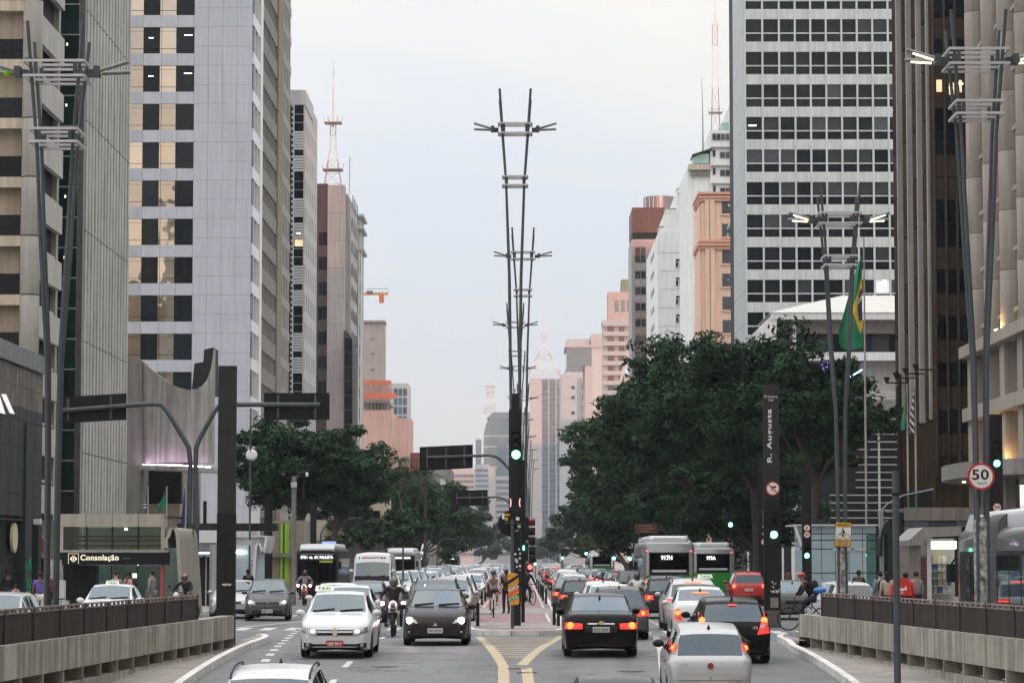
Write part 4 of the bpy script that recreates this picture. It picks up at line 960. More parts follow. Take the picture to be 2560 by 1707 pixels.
PV.bx('lower_wall', mat('pavilion_grey_wall', (.46, .44, .41), .85, var=.06, streak=.1), XX(2158, Yz), x1 + 5, Yz + 1.5, Yz + 8, ZZ(1000, Yz), ZZ(902, Yz)); PV.bx('inner_wall', m_frame_d, XX(1970, Yz), XX(2157, Yz), Yz + 3, Yz + 8, ZZ(1300, Yz), ZZ(902, Yz))
PV.mb(MB().bar((XX(2122, Yz - 1), Yz - 1, ZZ(948, Yz)), (XX(2158, Yz - 1), Yz - 1, ZZ(926, Yz)), .12, .1), 'blue_neon', glow('blue_neon', (.15, .45, 1), 9)); PV.bx('violet_lamp', glow('violet_lamp', (.3, .12, 1), 2.5), XX(2062, Yz), XX(2088, Yz), Yz + 1.4, Yz + 1.5, ZZ(925, Yz), ZZ(903, Yz))
for py in (979, 986, 994): PV.bx('railing_bar', m_pav, XX(2140, Yz), x1 + 4, Yz - .1, Yz - .04, ZZ(py + 1.2, Yz), ZZ(py, Yz))
PV.mb(MB().lathe([(3.2, ZZ(1030, Yz)), (3.4, ZZ(1000, Yz))], (XX(2230, Yz), Yz + 3, 0), 'z', 24), 'curved_slab', m_hall_d, 30)
SCN = Bld('slat_screen', 'dark screen of pale horizontal slats behind the trees, right pavement', 'screen', (32, 231, 0))
Y = 230.0; SCN.bx('backing', m_frame_d, XX(2075, Y), XX(2275, Y), Y + .3, Y + .6, 0, ZZ(1030, Y))
for k in range(14): SCN.bx('slat', m_lgrey, XX(2075 if k > 9 else 2140, Y), XX(2262, Y), Y, Y + .1, ZZ(1046 + 19 * k + 2.2, Y), ZZ(1046 + 19 * k, Y))
for px in (2196, 2262): SCN.bx('slat_post', m_lgrey, XX(px, Y), XX(px + 5, Y), Y - .1, Y + .02, 0, ZZ(1032, Y))
# ---- dark brown finned tower and stone building at the right
m_db = mat('dark_brown_metal', (.06, .043, .029), .6, var=.2, scale=.6, streak=.25, spec=0.); m_db2 = mat('brown_spandrel', (.075, .06, .048), .9, var=.12, scale=.6, streak=.2, spec=0.); m_fin = mat('pale_fin', (.40, .39, .37), .8, var=.08, streak=.2)
FT = Bld('finned_tower', 'dark brown tower with tall pale vertical fins, right side', 'building', (30, 170, 0))
xf = SX + .15
yA, yB = YY(2236, xf, 700), YY(2345, xf, 700)
HF = 52
FT.bx('core_wall', m_db, xf + .3, 62, yB, yA, 0, HF)
for px in (2249, 2274, 2299, 2324):
    y = YY(px, xf, 700); FT.bx('fin', m_fin, xf - .08, xf + .28, y - .19, y + .19, 10.5, HF)
for px in (2237, 2261, 2286, 2311, 2337):
    y = YY(px, xf, 700)
    for k in range(14): FT.bx('bay_panel', m_db2 if k % 2 else m_db, xf + .12, xf + .31, y - 1.1, y + 1.1, 10.6 + 3 * k, 13.5 + 3 * k)
FT.bx('ground_wall', m_db, xf + .05, xf + .29, yB, yA, 0, 10.4)
Yo = yB - .1
cx = [XX(p, Yo) for p in (2344, 2372, 2400, 2428, 2452)]
FT.bx('front_wall', m_db, XX(2341, Yo), 62, Yo + .1, Yo + 1, 0, HF)
for j in range(4):
    for k in range(26):
        z = 8.2 + k * 1.35; dark = (k % 4 in (1, 2)) if (k // 8) % 2 else (k % 2 == 1)
        FT.bx('window_pane' if dark else 'spandrel_panel', g_dark if dark else m_db2, cx[j] + .08, cx[j + 1] - .06, Yo, Yo + .12, z + .05, z + 1.3)
    FT.bx('mullion', m_db2, cx[j] - .05, cx[j] + .07, Yo - .25, Yo + .1, 7, HF)
for px, py in ((2360, 215), (2392, 222), (2410, 216)): FT.bx('lit_window', glow('amber_room', (1, .55, .18), .9), XX(px - 7, Yo), XX(px + 7, Yo), Yo - .04, Yo - .01, ZZ(py + 16, Yo), ZZ(py - 14, Yo))
FT.bx('ceiling_lamp', m_litw, XX(2408, Yo), XX(2420, Yo), Yo - .06, Yo - .045, ZZ(213, Yo), ZZ(209, Yo)); FT.bx('ceiling_lamp', m_litw, XX(2386, Yo), XX(2396, Yo), Yo - .06, Yo - .045, ZZ(223, Yo), ZZ(220, Yo))
m_stone = mat('warm_stone', (.36, .325, .285), .85, var=.09, scale=.8, streak=.16, bump=.15, bscale=20); m_stone_d = mat('stone_reveal', (.25, .225, .195), .9, var=.1)
ST = Bld('stone_building', 'stone office building with rounded piers, ledges and warm uplights at the right edge', 'building', (28, 140, 0))
xs2 = SX; yE, yN = 150.2, 118.0
ST.bx('core_wall', m_stone_d, xs2 + .9, 60, yN, yE, 0, 40)
ST.bx('end_wall', m_stone, xs2 + .3, 60, yE, yE + .5, 0, 40)
piers = [149.3, 144.0, 139.2, 134.2, 129.0, 124.0]
for y in piers:
    z = 13.65
    while z < 38:
        b = MB().lathe([(.62, z), (.64, z + .03), (.64, z + 2.95), (.62, z + 2.98)], (xs2 + .5, y, 0), 'z', 14); ST.mb(b, 'pier_drum', m_stone, 50); z += 3.0
    ST.bx('pier_base', m_stone, xs2 - .1, xs2 + .9, y - .7, y + .7, 0, 12.98)
for ya, yb2 in zip(piers[1:], piers[:-1]):
    for k in range(9):
        z = 13.8 + 3 * k
        ST.bx('window_pane', g_dark, xs2 + .82, xs2 + .87, ya + 1.2, yb2 - 1.2, z + .9, z + 2.75); ST.bx('sill', m_stone, xs2 + .35, xs2 + .9, ya + 1.05, yb2 - 1.05, z + .68, z + .9); ST.bx('spandrel', m_stone, xs2 + .6, xs2 + .9, ya + .6, yb2 - .6, z - .25, z + .66)
    for zb, zt3 in ((10.5, 12.8), (7.2, 9.5)):
        ST.bx('window_pane', g_dark, xs2 + .82, xs2 + .87, ya + .75, yb2 - .75, zb, zt3); ST.bx('mullion', m_stone_d, xs2 + .7, xs2 + .84, (ya + yb2) / 2 - .1, (ya + yb2) / 2 + .1, zb, zt3)
for z0, z1, pr in ((13.0, 13.6, .5), (9.6, 10.3, .35)): ST.bx('ledge', m_stone, xs2 - pr, xs2 + .9, yN, yE + .2, z0, z1)
m_warm = glow('warm_uplight', (1, .55, .18), 160, cast=True)
for y, z in ((139.2, 13.62), (145.2, 7.1), (143.0, 7.1), (140.3, 7.1), (138.2, 7.1)): ST.bx('uplight', m_warm, xs2 - .42, xs2 - .25, y - .12, y + .12, z, z + .08)
b = MB(); rings = []
for j in range(15):
    a = math.pi * j / 14; yy = 142 + 9.5 * math.cos(a); xx = xs2 + .2 - 2.6 * math.sin(a)
    rings.append([(xx, yy, 6.3), (xx, yy, 7.05), (xs2 + 1, yy, 7.05), (xs2 + 1, yy, 6.3)])
b.loft(rings); ST.mb(b, 'entrance_canopy', m_hall_d, 30)
ST.bx('door_glass', g_dark, xs2 + .4, xs2 + .5, 136, 148, 0.1, 6.2)
for y in (139, 143, 147): ST.bx('door_pier', m_fin, xs2 + .1, xs2 + .5, y - .25, y + .25, .1, 6.28)
for y in (140.5, 144.5): ST.bx('downlight', m_litw, xs2 - 1.3, xs2 - 1.15, y - .07, y + .07, 6.22, 6.27)
BN = Bld('banner_sign', 'tall white vertical banner sign with dark blue marks on the stone building', 'sign', (23.6, 150, 15))
Y = 149.2
BN.bx('board', m_white_f, XX(2456, Y), XX(2478, Y), Y, Y + .3, ZZ(735, Y), ZZ(232, Y))
m_navy = mat('navy_mark', (.03, .05, .16), .5)
for py, h in ((548, 10), (575, 14), (600, 18), (625, 20), (655, 14), (676, 18)): BN.bx('mark', m_navy, XX(2455, Y) - .04, XX(2459.5, Y), Y - .03, Y - .002, ZZ(py + h, Y), ZZ(py, Y))
# ---- unseen blocks added behind the camera to keep the low sun off the street
m_back = mat('block_render', (.36, .34, .31), .85, var=.1, scale=.2, streak=.15)
def back_block(label, x0, x1, y0, y1, h):
    g = Bld('shade_block', label, 'building', ((x0 + x1) / 2, (y0 + y1) / 2, 0)); g.bx('shaft', m_back, x0, x1, y0, y1, 0, h)
    k = 0
    while 4 + k * 3.2 < h - 2:
        g.bx('window_band', g_dark, x0 + 1, x1 - 1, y1, y1 + .08, 4 + k * 3.2, 5.7 + k * 3.2); k += 1
# ================================================================ shops, stations and kiosks at street level
m_tile = mat('dark_green_tile', (.03, .04, .04), .55, var=.3, scale=.8, streak=.3); m_tilew = mat('worn_panel', (.17, .15, .135), .8, var=.45, scale=.7, streak=.4); m_metal = mat('corrugated_grey', (.22, .24, .25), .55, var=.1, scale=.5, streak=.15, metal=.3)
N0 = Bld('corner_shop_building', 'dark tiled corner building with a grey metal top at the left edge', 'building', (-22.5, 118, 0))
xn = -21.2; yn1 = YY(104, xn); yn0 = 108.0
def band(py0, py1, px=104): return ZZ(py1, yn1), ZZ(py0, yn1)
N0.bx('core_wall', m_frame_d, -40, xn - .3, yn0, yn1 - .01, 0, ZZ(900, yn1))
b0, b1 = band(893, 936)
for j in range(14): y = yn0 + (yn1 - yn0) * j / 14; N0.bx('metal_sheet', m_metal, xn - .3, xn + .12, y, y + (yn1 - yn0) / 14 - .03, b0, b1)
rowsN = [(938, 985, m_tilew), (986, 1035, m_tilew), (1036, 1066, m_tile), (1067, 1128, m_tile), (1129, 1180, m_tile), (1181, 1240, m_tile), (1241, 1305, m_tile)]
for pa, pb, mm in rowsN:
    z0, z1 = band(pa, pb)
    for j in range(8): y = yn0 + (yn1 - yn0) * j / 8; N0.bx('facade_panel', mm, xn - .3, xn, y, y + (yn1 - yn0) / 8 - .04, z0, z1)
ze = band(1300, 1306)[1]
N0.bx('shop_recess', mat('shop_dark', (.03, .025, .025), .8), xn - 3, xn - 1.5, yn0, yn1, 0, ze); N0.bx('shop_ceiling', m_frame_d, xn - 3, xn, yn0, yn1, ze - .02, ze + .1)
for px, w in ((68, 34), (96, 16)):
    y = YY(px, xn); N0.bx('pillar', m_tile, xn - .45, xn + .1, y - .9 * w / 34, y + .75 * w / 34, 0, ZZ(1060, y) if w > 20 else ze)
N0.bx('spot_lamp', m_white_f, xn + .1, xn + .4, YY(78, xn), YY(80, xn) + .2, ZZ(1312, yn1), ZZ(1298, yn1))
N0.mb(MB().lathe([(.02, -.06), (.62, -.06), (.62, .06), (.02, .06)], (xn - .1, YY(42, xn), ZZ(1345, 121)), 'x', 20), 'oval_sign', mat('cream_sign', (.62, .55, .34), .5), 40)
b = MB(); q = lambda px, py: tuple(Q(px, py, xn + .06))
for a, c in ((0, 14), (17, 37)): b.add([q(a - 14, 985), q(a - 2, 985 if a else 985), q(c, 1035), q(c - 13, 1032)], [(0, 1, 2, 3)])
N0.mb(b, 'white_letter_stroke', glow('lit_letter', (1, .96, 1), .55), fix=False)
N0.bx('red_menu_frame', mat('menu_red', (.3, .04, .03), .5), xn - 1.4, xn - 1.3, YY(10, xn - 1.4), YY(32, xn - 1.4), ZZ(1478, 118), ZZ(1425, 118)); N0.bx('menu_light', glow('menu_white', (1, .95, .85), .9), xn - 1.28, xn - 1.25, YY(14, xn - 1.3), YY(29, xn - 1.3), ZZ(1462, 118), ZZ(1434, 118)); N0.bx('strip_lamp', glow('purple_tube', (1, .6, .95), 10), xn - .6, xn - .5, YY(5, xn), YY(13, xn), ZZ(1374, 118), ZZ(1370, 118))
GRF = Bld('graffiti', 'green and white graffiti sprayed on the dark pillar at the left', 'graffiti', (xn + .1, 122, .9)); yg = YY(68, xn)
m_gg = mat('spray_green', (.02, .26, .14), .6); m_gw = mat('spray_white', (.5, .55, .52), .6)
rg = random.Random(5)
for mm, (pa, pb), n in ((m_gg, (1400, 1422), 9), (m_gg, (1450, 1476), 9), (m_gw, (1484, 1500), 8)):
    b = MB()
    for i in range(n):
        y = yg - .7 + rg.random() * 1.2; z = ZZ(pb, yg) + rg.random() * (ZZ(pa, yg) - ZZ(pb, yg)); pts = [(xn + .125, y + .12 * math.cos(t * .9 + i), z + .14 * math.sin(t * 1.3 + 2 * i)) for t in range(6)]
        b.tube(pts, .02, 4)
    GRF.mb(b, 'spray_stroke', mm)
# red and white wall sign beside the column
SG = Bld('wall_sign', 'pale wall sign with a block of red bars beside the dark pillar', 'sign', (XX(106, 124), 124, 2))
Y = 124.0
SG.bx('board', mat('pale_sign_board', (.42, .41, .39), .7, streak=.1), XX(87, Y), XX(124, Y), Y, Y + .15, ZZ(1393, Y), ZZ(1334, Y)); m_rs = mat('sign_red', (.45, .03, .05), .5)
for a, c, t, e in ((90, 96, 1345, 1382), (97, 101, 1348, 1380), (104, 109, 1346, 1380), (110.5, 115, 1346, 1381), (116, 120, 1346, 1357), (116, 120, 1361, 1380)): SG.bx('red_bar', m_rs, XX(a, Y), XX(c, Y), Y - .03, Y - .002, ZZ(e, Y), ZZ(t, Y))
SG.bx('wall', m_bg, XX(84, Y), XX(150, Y), Y + .2, Y + .6, 0, ZZ(1300, Y)); SG.bx('door', m_frame_d, XX(93, Y), XX(122, Y), Y + .1, Y + .19, 0, ZZ(1396, Y))
# ---- metro entrance
Y = 108.0
m_sta = mat('station_beige_panel', (.34, .32, .275), .55, var=.08, scale=.7, streak=.12, metal=.15); m_sign = mat('station_sign_black', (.014, .014, .02), .6, spec=.1); m_cream = glow('sign_cream', (1, .88, .62), .55, (.8, .72, .55))
m_gs = clear_mat('station_glass', (.50, .62, .58), 1.5, .6)
ME = Bld('metro_entrance', 'metro entrance with a black Consolação sign band and glass upper storey', 'metro entrance', (XX(290, Y), Y, 0))
xl, xr = XX(150, Y), XX(424, Y)
for j in range(4): ME.bx('fascia_panel', m_sta, xl + (XX(412, Y) - xl) * j / 4 + .01, xl + (XX(412, Y) - xl) * (j + 1) / 4 - .01, Y, Y + .25, ZZ(1316, Y), ZZ(1284, Y))
ME.bx('roof', m_gs, xl, xr, Y + .26, Y + 7, ZZ(1290, Y), ZZ(1289, Y)); ME.bx('frame_post', m_sta, xl, XX(159, Y), Y + .02, Y + .25, 0, ZZ(1316, Y)); ME.bx('frame_post', m_sta, XX(403, Y), XX(412, Y), Y + .02, Y + .25, ZZ(1376, Y), ZZ(1316, Y))
for a, c in ((159, 215), (219, 279), (283, 344), (348, 403)):
    ME.bx('glass_pane', m_gs, XX(a, Y), XX(c, Y), Y + .1, Y + .12, ZZ(1373, Y), ZZ(1317, Y)); ME.bx('mullion', m_frame_d, XX(c, Y), XX(c + 4, Y), Y + .05, Y + .2, ZZ(1376, Y), ZZ(1316, Y))
for py in (1336, 1346, 1360): ME.bx('inner_beam', m_tile, XX(160, Y), XX(403, Y), Y + 3, Y + 3.2, ZZ(py + 6, Y), ZZ(py, Y))
ME.bx('inner_wall', mat('station_inner', (.40, .47, .45), .7), XX(160, Y), XX(412, Y), Y + 6, Y + 6.2, 0, ZZ(1316, Y)); ME.bx('ledge', m_sta, xl, xr, Y - .05, Y + .3, ZZ(1380, Y), ZZ(1374, Y))
ME.bx('sign_band', m_sign, xl, xr, Y - .12, Y + .2, ZZ(1411, Y), ZZ(1380.5, Y))
ME.txt('cons', m_cream, (XX(252, Y), Y - .125, ZZ(1394.5, Y)), width=XX(300, Y) - XX(204, Y), depth=.02)
b = MB(); c = P(185, 1396, Y); s = .145
for sg in (-1, 1): b.add([(c.x, Y - .13, c.z + s), (c.x + sg * s, Y - .13, c.z), (c.x, Y - .13, c.z - s), (c.x + sg * s * .45, Y - .13, c.z)], [(0, 1, 2, 3)]); b.add([(c.x, Y - .13, c.z + s * .5), (c.x + sg * .02, Y - .13, c.z + .06), (c.x + sg * .02, Y - .13, c.z - .06), (c.x, Y - .13, c.z - s * .5)], [(0, 1, 2, 3)])
for q4 in ((c.x - .2, c.x - .185, c.z - .2, c.z + .2), (c.x + .185, c.x + .2, c.z - .2, c.z + .2), (c.x - .2, c.x + .2, c.z + .19, c.z + .205)): b.box(q4[0], q4[1], Y - .135, Y - .125, q4[2], q4[3])
ME.mb(b, 'emblem', m_cream, fix=False); ME.bx('green_line', mat('sign_green', (.05, .2, .1), .5), XX(309, Y), XX(329, Y), Y - .13, Y - .122, ZZ(1396, Y), ZZ(1394, Y))
for j in range(14): ME.bx('gate_bar', m_frame_d, XX(170 + 5.2 * j, Y), XX(171.6 + 5.2 * j, Y), Y + .4, Y + .44, .1, ZZ(1412, Y))
ME.bx('gate_backing', m_blk if 'm_blk' in globals() else m_frame_d, XX(168, Y), XX(240, Y), Y + .9, Y + 1, .1, ZZ(1412, Y))
for a, c2 in ((242, 278), (282, 343), (347, 402)): ME.bx('glass_pane', m_gs, XX(a, Y), XX(c2, Y), Y + .2, Y + .22, .1, ZZ(1412, Y)); ME.bx('mullion', m_frame_d, XX(c2, Y), XX(c2 + 3, Y), Y + .15, Y + .26, .1, ZZ(1412, Y))
ME.bx('strip_lamp', glow('cool_strip', (1, .85, 1), 12), XX(319, Y), XX(322, Y), Y + 2.9, Y + 2.95, 1.0, ZZ(1412, Y)); ME.bx('lamp_panel', glow('warm_panel', (1, .8, .6), 5), XX(289, Y), XX(302, Y), Y + 4.9, Y + 4.95, ZZ(1446, Y), ZZ(1434, Y)); ME.bx('ceiling_spot', glow('spot_white', (1, .78, .66), 60), XX(313, Y), XX(318, Y), Y - .02, Y - .01 + .1, ZZ(1324, Y), ZZ(1320.5, Y)); ME.bx('red_post', mat('station_red', (.35, .06, .05), .5), XX(403, Y), XX(411, Y), Y, Y + .2, .1, ZZ(1412, Y))
b = MB(); rings = []
for i in range(13):
    a = -.5 + i / 12 * 3.6; px = 434 - 12 * math.cos(a) - (6 if i < 3 else 0); py = 1352 - 34 * math.sin(a)
    p = P(px, py, Y); rings.append([(p.x - .07, Y - .2, p.z), (p.x + .07, Y - .2, p.z), (p.x + .07, Y + 6, p.z), (p.x - .07, Y + 6, p.z)])
p = P(458, 1440, Y); rings.append([(p.x - .07, Y - .2, .1), (p.x + .07, Y - .2, .1), (p.x + .07, Y + 6, .1), (p.x - .07, Y + 6, .1)])
b.loft(rings); ME.mb(b, 'curved_canopy', m_sta, 40)
# ---- white wave-roofed shelter and glass canopy further along the left pavement
Y = 128.0
WS = Bld('bank_front', 'pale rounded bank front with a stone column between station and dark post', 'shop', (XX(500, Y), Y + 1, 0))
WS.bx('rounded_fascia', m_white_f, XX(450, Y), XX(545, Y), Y, Y + 3, ZZ(1356, Y), ZZ(1325, Y)); WS.bx('upper_dark_band', m_frame_d, XX(430, Y), XX(680, Y), Y + 2, Y + 3.5, ZZ(1325, Y), ZZ(1306, Y)); WS.bx('fascia', m_lgrey, XX(450, Y), XX(530, Y), Y + .3, Y + 2.6, ZZ(1372, Y), ZZ(1357, Y)); WS.bx('screen_row', g_blue, XX(458, Y), XX(525, Y), Y + .8, Y + .9, ZZ(1390, Y), ZZ(1372, Y)); WS.bx('lamp', m_litw, XX(460, Y), XX(524, Y), Y + .7, Y + .74, ZZ(1383, Y), ZZ(1380.5, Y)); WS.bx('glass_wall', g_blind, XX(455, Y), XX(528, Y), Y + 1.8, Y + 1.9, .1, ZZ(1391, Y))
for px in (466, 505, 520): WS.bx('glass_frame', m_lgrey, XX(px, Y), XX(px + 3, Y), Y + 1.6, Y + 1.78, .1, ZZ(1372, Y))
WS.mb(MB().lathe([(.2, .1), (.2, ZZ(1360, Y))], (XX(537, Y), Y - .2, 0), 'z', 14), 'stone_column', m_fin, 40)
Y = 150.0
GC = Bld('glass_canopy', 'pale blue glass metro canopy with a white wavy rim, left pavement', 'canopy', (XX(640, Y), Y + 2, 0))
m_bgl = mat('milky_blue_glass', (.36, .47, .52), .15, var=.08, scale=.5, spec=.7)
for a, c in ((585, 612), (613, 645), (646, 664)):
    for pa, pb in ((1342, 1366), (1367, 1395), (1396, 1412), (1413, 1456), (1457, 1500)): GC.bx('glass_pane', m_bgl, XX(a, Y), XX(c, Y) - .03, Y, Y + .05, ZZ(pb, Y) + .02, ZZ(pa, Y))
b = MB(); pts = [(668, 1340), (662, 1372), (658, 1382), (655, 1372), (650, 1358), (645, 1357), (641, 1368), (638, 1400), (635, 1460)]
rings = [[(P(px, py, Y).x - .07, Y - .3, P(px, py, Y).z), (P(px, py, Y).x + .07, Y - .3, P(px, py, Y).z), (P(px, py, Y).x + .07, Y + 4, P(px, py, Y).z), (P(px, py, Y).x - .07, Y + 4, P(px, py, Y).z)] for px, py in pts]
b.loft(rings); GC.mb(b, 'wavy_rim', m_white_f, 40); GC.bx('roof_edge', m_white_f, XX(583, Y), XX(668, Y), Y - .2, Y + 4, ZZ(1342, Y), ZZ(1338.5, Y)); GC.bx('strip_lamp', glow('tube_white', (1, .96, 1), 14), XX(590, Y), XX(617, Y), Y - .12, Y - .08, ZZ(1381, Y), ZZ(1378.5, Y))
Y = 190.0
LG = Bld('lime_shop', 'shop front with lime green vertical stripes behind the left trees', 'shop', (XX(712, Y), Y + 2, 0))
LG.bx('wall', mat('shop_tan', (.30, .27, .22), .8), XX(660, Y), XX(760, Y), Y + .3, Y + 6, 0, ZZ(1300, Y)); m_lime = mat('lime_paint', (.36, .60, .04), .5)
for a, c in ((702, 707), (713, 718), (719, 722)): LG.bx('lime_stripe', m_lime, XX(a, Y), XX(c, Y), Y, Y + .29, 0, ZZ(1308, Y))
LG.bx('green_panel', mat('dark_lime', (.05, .2, .08), .5), XX(707.2, Y), XX(712.8, Y), Y + .1, Y + .29, 0, ZZ(1308, Y)); LG.bx('ledge', m_bg, XX(680, Y), XX(740, Y), Y - .4, Y + .28, ZZ(1392, Y), ZZ(1382, Y))
Y = 260.0
CO = Bld('cream_office', 'cream low office with a band of dark windows glimpsed under the left trees', 'building', (XX(880, Y), Y + 5, 0))
m_crm = mat('cream_render', (.56, .49, .37), .85, var=.06, scale=.3, streak=.1)
CO.bx('wall', m_crm, XX(770, Y), XX(960, Y), Y, Y + 14, 0, ZZ(1230, Y))
for a, c in ((792, 822), (836, 868), (872, 904), (908, 950)): CO.bx('window_pane', g_dark, XX(a, Y), XX(c, Y), Y - .06, Y, ZZ(1298, Y), ZZ(1276, Y))
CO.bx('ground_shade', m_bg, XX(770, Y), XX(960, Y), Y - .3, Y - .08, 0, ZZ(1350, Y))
# ---- right pavement: glass metro canopy, clad entrance, newsstand
Y = 132.0
GR = Bld('glass_canopy', 'large pale blue glass metro canopy behind the yellow cyclist sign, right pavement', 'canopy', (XX(2085, Y), Y + 2, 0))
for j in range(6):
    a, c = 1986 + 34 * j, 1986 + 34 * (j + 1)
    for pa, pb in ((1314, 1334), (1335, 1350), (1351, 1372), (1373, 1432), (1433, 1480)): GR.bx('glass_pane', m_bgl, XX(a, Y), XX(c, Y) - .03, Y, Y + .05, ZZ(pb, Y) + .03, ZZ(pa, Y))
GR.bx('roof_edge', m_white_f, XX(1983, Y), XX(2192, Y), Y - .3, Y + 4, ZZ(1313.5, Y), ZZ(1310.5, Y)); GR.mb(MB().prism([pt(1983, 1313, Y), pt(1990, 1313, Y), pt(2004, 1360, Y), pt(2000, 1365, Y)], 'y', Y - .25, Y + .1), 'slanted_edge', m_white_f)
for j in range(2): GR.bx('notice_band', m_lgrey, XX(2080 + 55 * j, Y), XX(2125 + 50 * j, Y), Y - .05, Y - .01, ZZ(1377, Y), ZZ(1370, Y))
Y = 112.0
CE = Bld('clad_entrance', 'brown metal clad metro entrance with a glass strip on the right pavement', 'metro entrance', (XX(2340, Y), Y + 2, 0))
m_clad = mat('brown_metal_clad', (.22, .195, .175), .5, var=.1, scale=.6, streak=.2, metal=.3)
for j in range(4): CE.bx('clad_panel', m_clad, XX(2262 + 64 * j, Y), XX(2325 + 64 * j, Y), Y, Y + .3, ZZ(1300, Y), ZZ(1268, Y)); CE.bx('glass_strip', g_blind, XX(2262 + 64 * j, Y), XX(2322 + 64 * j, Y), Y + .05, Y + .1, ZZ(1316, Y), ZZ(1301, Y))
CE.bx('lower_wall', m_metal, XX(2262, Y), XX(2330, Y), Y + .1, Y + .4, 0.1, ZZ(1316, Y)); CE.bx('roof', m_clad, XX(2262, Y), XX(2520, Y), Y + .31, Y + 6, ZZ(1274, Y), ZZ(1270, Y))
b = MB(); rings = []
for i in range(12):
    a = i / 11 * 3.2; px = 2228 - 28 * math.cos(a) ; py = 1360 - 62 * math.sin(a) + (30 if i == 0 else 0)
    p = P(px, py, Y); rings.append([(p.x - .05, Y - .4, p.z), (p.x + .05, Y - .4, p.z), (p.x + .05, Y + .8, p.z), (p.x - .05, Y + .8, p.z)])
b.loft(rings); CE.mb(b, 'arched_canopy', m_frame_d, 40); CE.bx('canopy_glass', m_gs, XX(2200, Y), XX(2256, Y), Y + 4.6, Y + 4.65, .1, ZZ(1330, Y)); CE.bx('side_post', m_metal, XX(2197, Y), XX(2206, Y), Y - .3, Y - .1, .1, ZZ(1275, Y)); CE.mb(MB().tube([P(2194, 1284, Y), P(2220, 1258, Y), P(2258, 1238, Y), P(2334, 1222, Y)], .04, 6), 'roof_rim', m_metal); CE.bx('glass_screen', m_gs, XX(2268, Y), XX(2335, Y), Y + .5, Y + .55, ZZ(1268, Y), ZZ(1228, Y))
Y = 98.0
NS = Bld('newsstand', 'grey metal newsstand with a brightly lit opening full of magazines', 'kiosk', (XX(2360, Y), Y + 1.5, 0))
m_kio = mat('kiosk_metal', (.27, .265, .26), .45, var=.1, scale=.8, metal=.4, streak=.15)
b = MB().prism([pt(2270, 1350, Y), pt(2305, 1318, Y), pt(2400, 1315, Y), pt(2400, 1338, Y), pt(2312, 1340, Y), pt(2300, 1362, Y), pt(2270, 1364, Y)], 'y', Y - .3, Y + 3.5); NS.mb(b, 'awning', m_kio, 30)
NS.bx('side_wall', m_clad, XX(2272, Y), XX(2300, Y), Y, Y + 3, .1, ZZ(1355, Y)); NS.bx('shutter', mat('shutter_brown', (.16, .09, .085), .6), XX(2300, Y), XX(2314, Y), Y - .02, Y + .1, .1, ZZ(1388, Y))
for k in range(16): NS.bx('shutter_slat', m_rb, XX(2300, Y), XX(2314, Y), Y - .06, Y - .021, .15 + k * .14, .22 + k * .14)
NS.bx('frame', m_lgrey, XX(2315, Y), XX(2326, Y), Y - .05, Y + .2, .1, ZZ(1350, Y)); NS.bx('back_wall', mat('kiosk_inside', (.55, .58, .55), .8), XX(2326, Y), XX(2400, Y), Y + 1.4, Y + 1.5, .1, ZZ(1345, Y)); NS.bx('light_box', glow('kiosk_light', (1, .92, .70), 4.5), XX(2328, Y), XX(2393, Y), Y + .3, Y + .5, ZZ(1371, Y), ZZ(1352, Y))
rk = random.Random(4)
for k in range(5):
    zk = ZZ(1388 + 19 * k, Y)
    NS.bx('shelf', m_lgrey, XX(2327, Y), XX(2390, Y), Y + .9, Y + 1.39, zk - .29, zk - .26)
    for j in range(5):
        cmk = rk.choice([(.5, .5, .45), (.06, .12, .3), (.45, .35, .25), (.3, .4, .4), (.12, .25, .22), (.6, .6, .58)])
        NS.bx('magazine', mat('print_%d%d%d' % tuple(int(v * 99) for v in cmk), cmk, .5, var=.3, scale=20), XX(2329 + 12 * j, Y), XX(2339 + 12 * j, Y), Y + 1.0, Y + 1.02, zk - .25, zk)
LED = Bld('video_screen', 'bright striped video screen at the right picture edge', 'screen', (XX(2556, 120), 120, 3))
for k in range(12): LED.bx('led_row', glow('screen_white' if k < 9 else 'screen_red', (1, 1, .95) if k < 9 else (1, .2, .15), 1.6), XX(2551, 120), XX(2575, 120), 120, 120.1, ZZ(1212 + 6 * k + 4, 120), ZZ(1212 + 6 * k, 120))
LED.bx('casing', m_frame_d, XX(2547, 120), XX(2580, 120), 120.11, 120.5, ZZ(1282, 120), ZZ(1208, 120))
BSC = Bld('info_screen', 'blue lit information screen above the dark bus', 'screen', (XX(823, 200), 200, 2)); Y = 200.0
BSC.bx('casing', m_frame_d, XX(803, Y), XX(843, Y), Y, Y + .2, ZZ(1379, Y), ZZ(1350, Y)); BSC.bx('display', glow('screen_blue', (.12, .25, .85), .8), XX(805, Y), XX(841, Y), Y - .03, Y - .005, ZZ(1372, Y), ZZ(1352.5, Y)); BSC.bx('display_foot', m_lgrey, XX(805, Y), XX(841, Y), Y - .03, Y - .005, ZZ(1377, Y), ZZ(1372.3, Y)); BSC.bx('post', m_frame_d, XX(821, Y), XX(825, Y), Y + .05, Y + .15, 0, ZZ(1379, Y))
for j in range(3): BSC.bx('text_row', glow('screen_pale', (.5, .6, 1), .9), XX(808, Y), XX(828 - 4 * j, Y), Y - .04, Y - .031, ZZ(1359 + 5 * j, Y), ZZ(1357.5 + 5 * j, Y))
PLN = Bld('iron_railing', 'low dark railing on the pavement behind the left fence', 'railing', (XX(70, 96), 96, 0)); Y = 96.0
for j in range(24): PLN.bx('rail_bar', m_frame_d, XX(40 + 5 * j, Y), XX(40 + 5 * j, Y) + .02, Y, Y + .02, .14, .9)
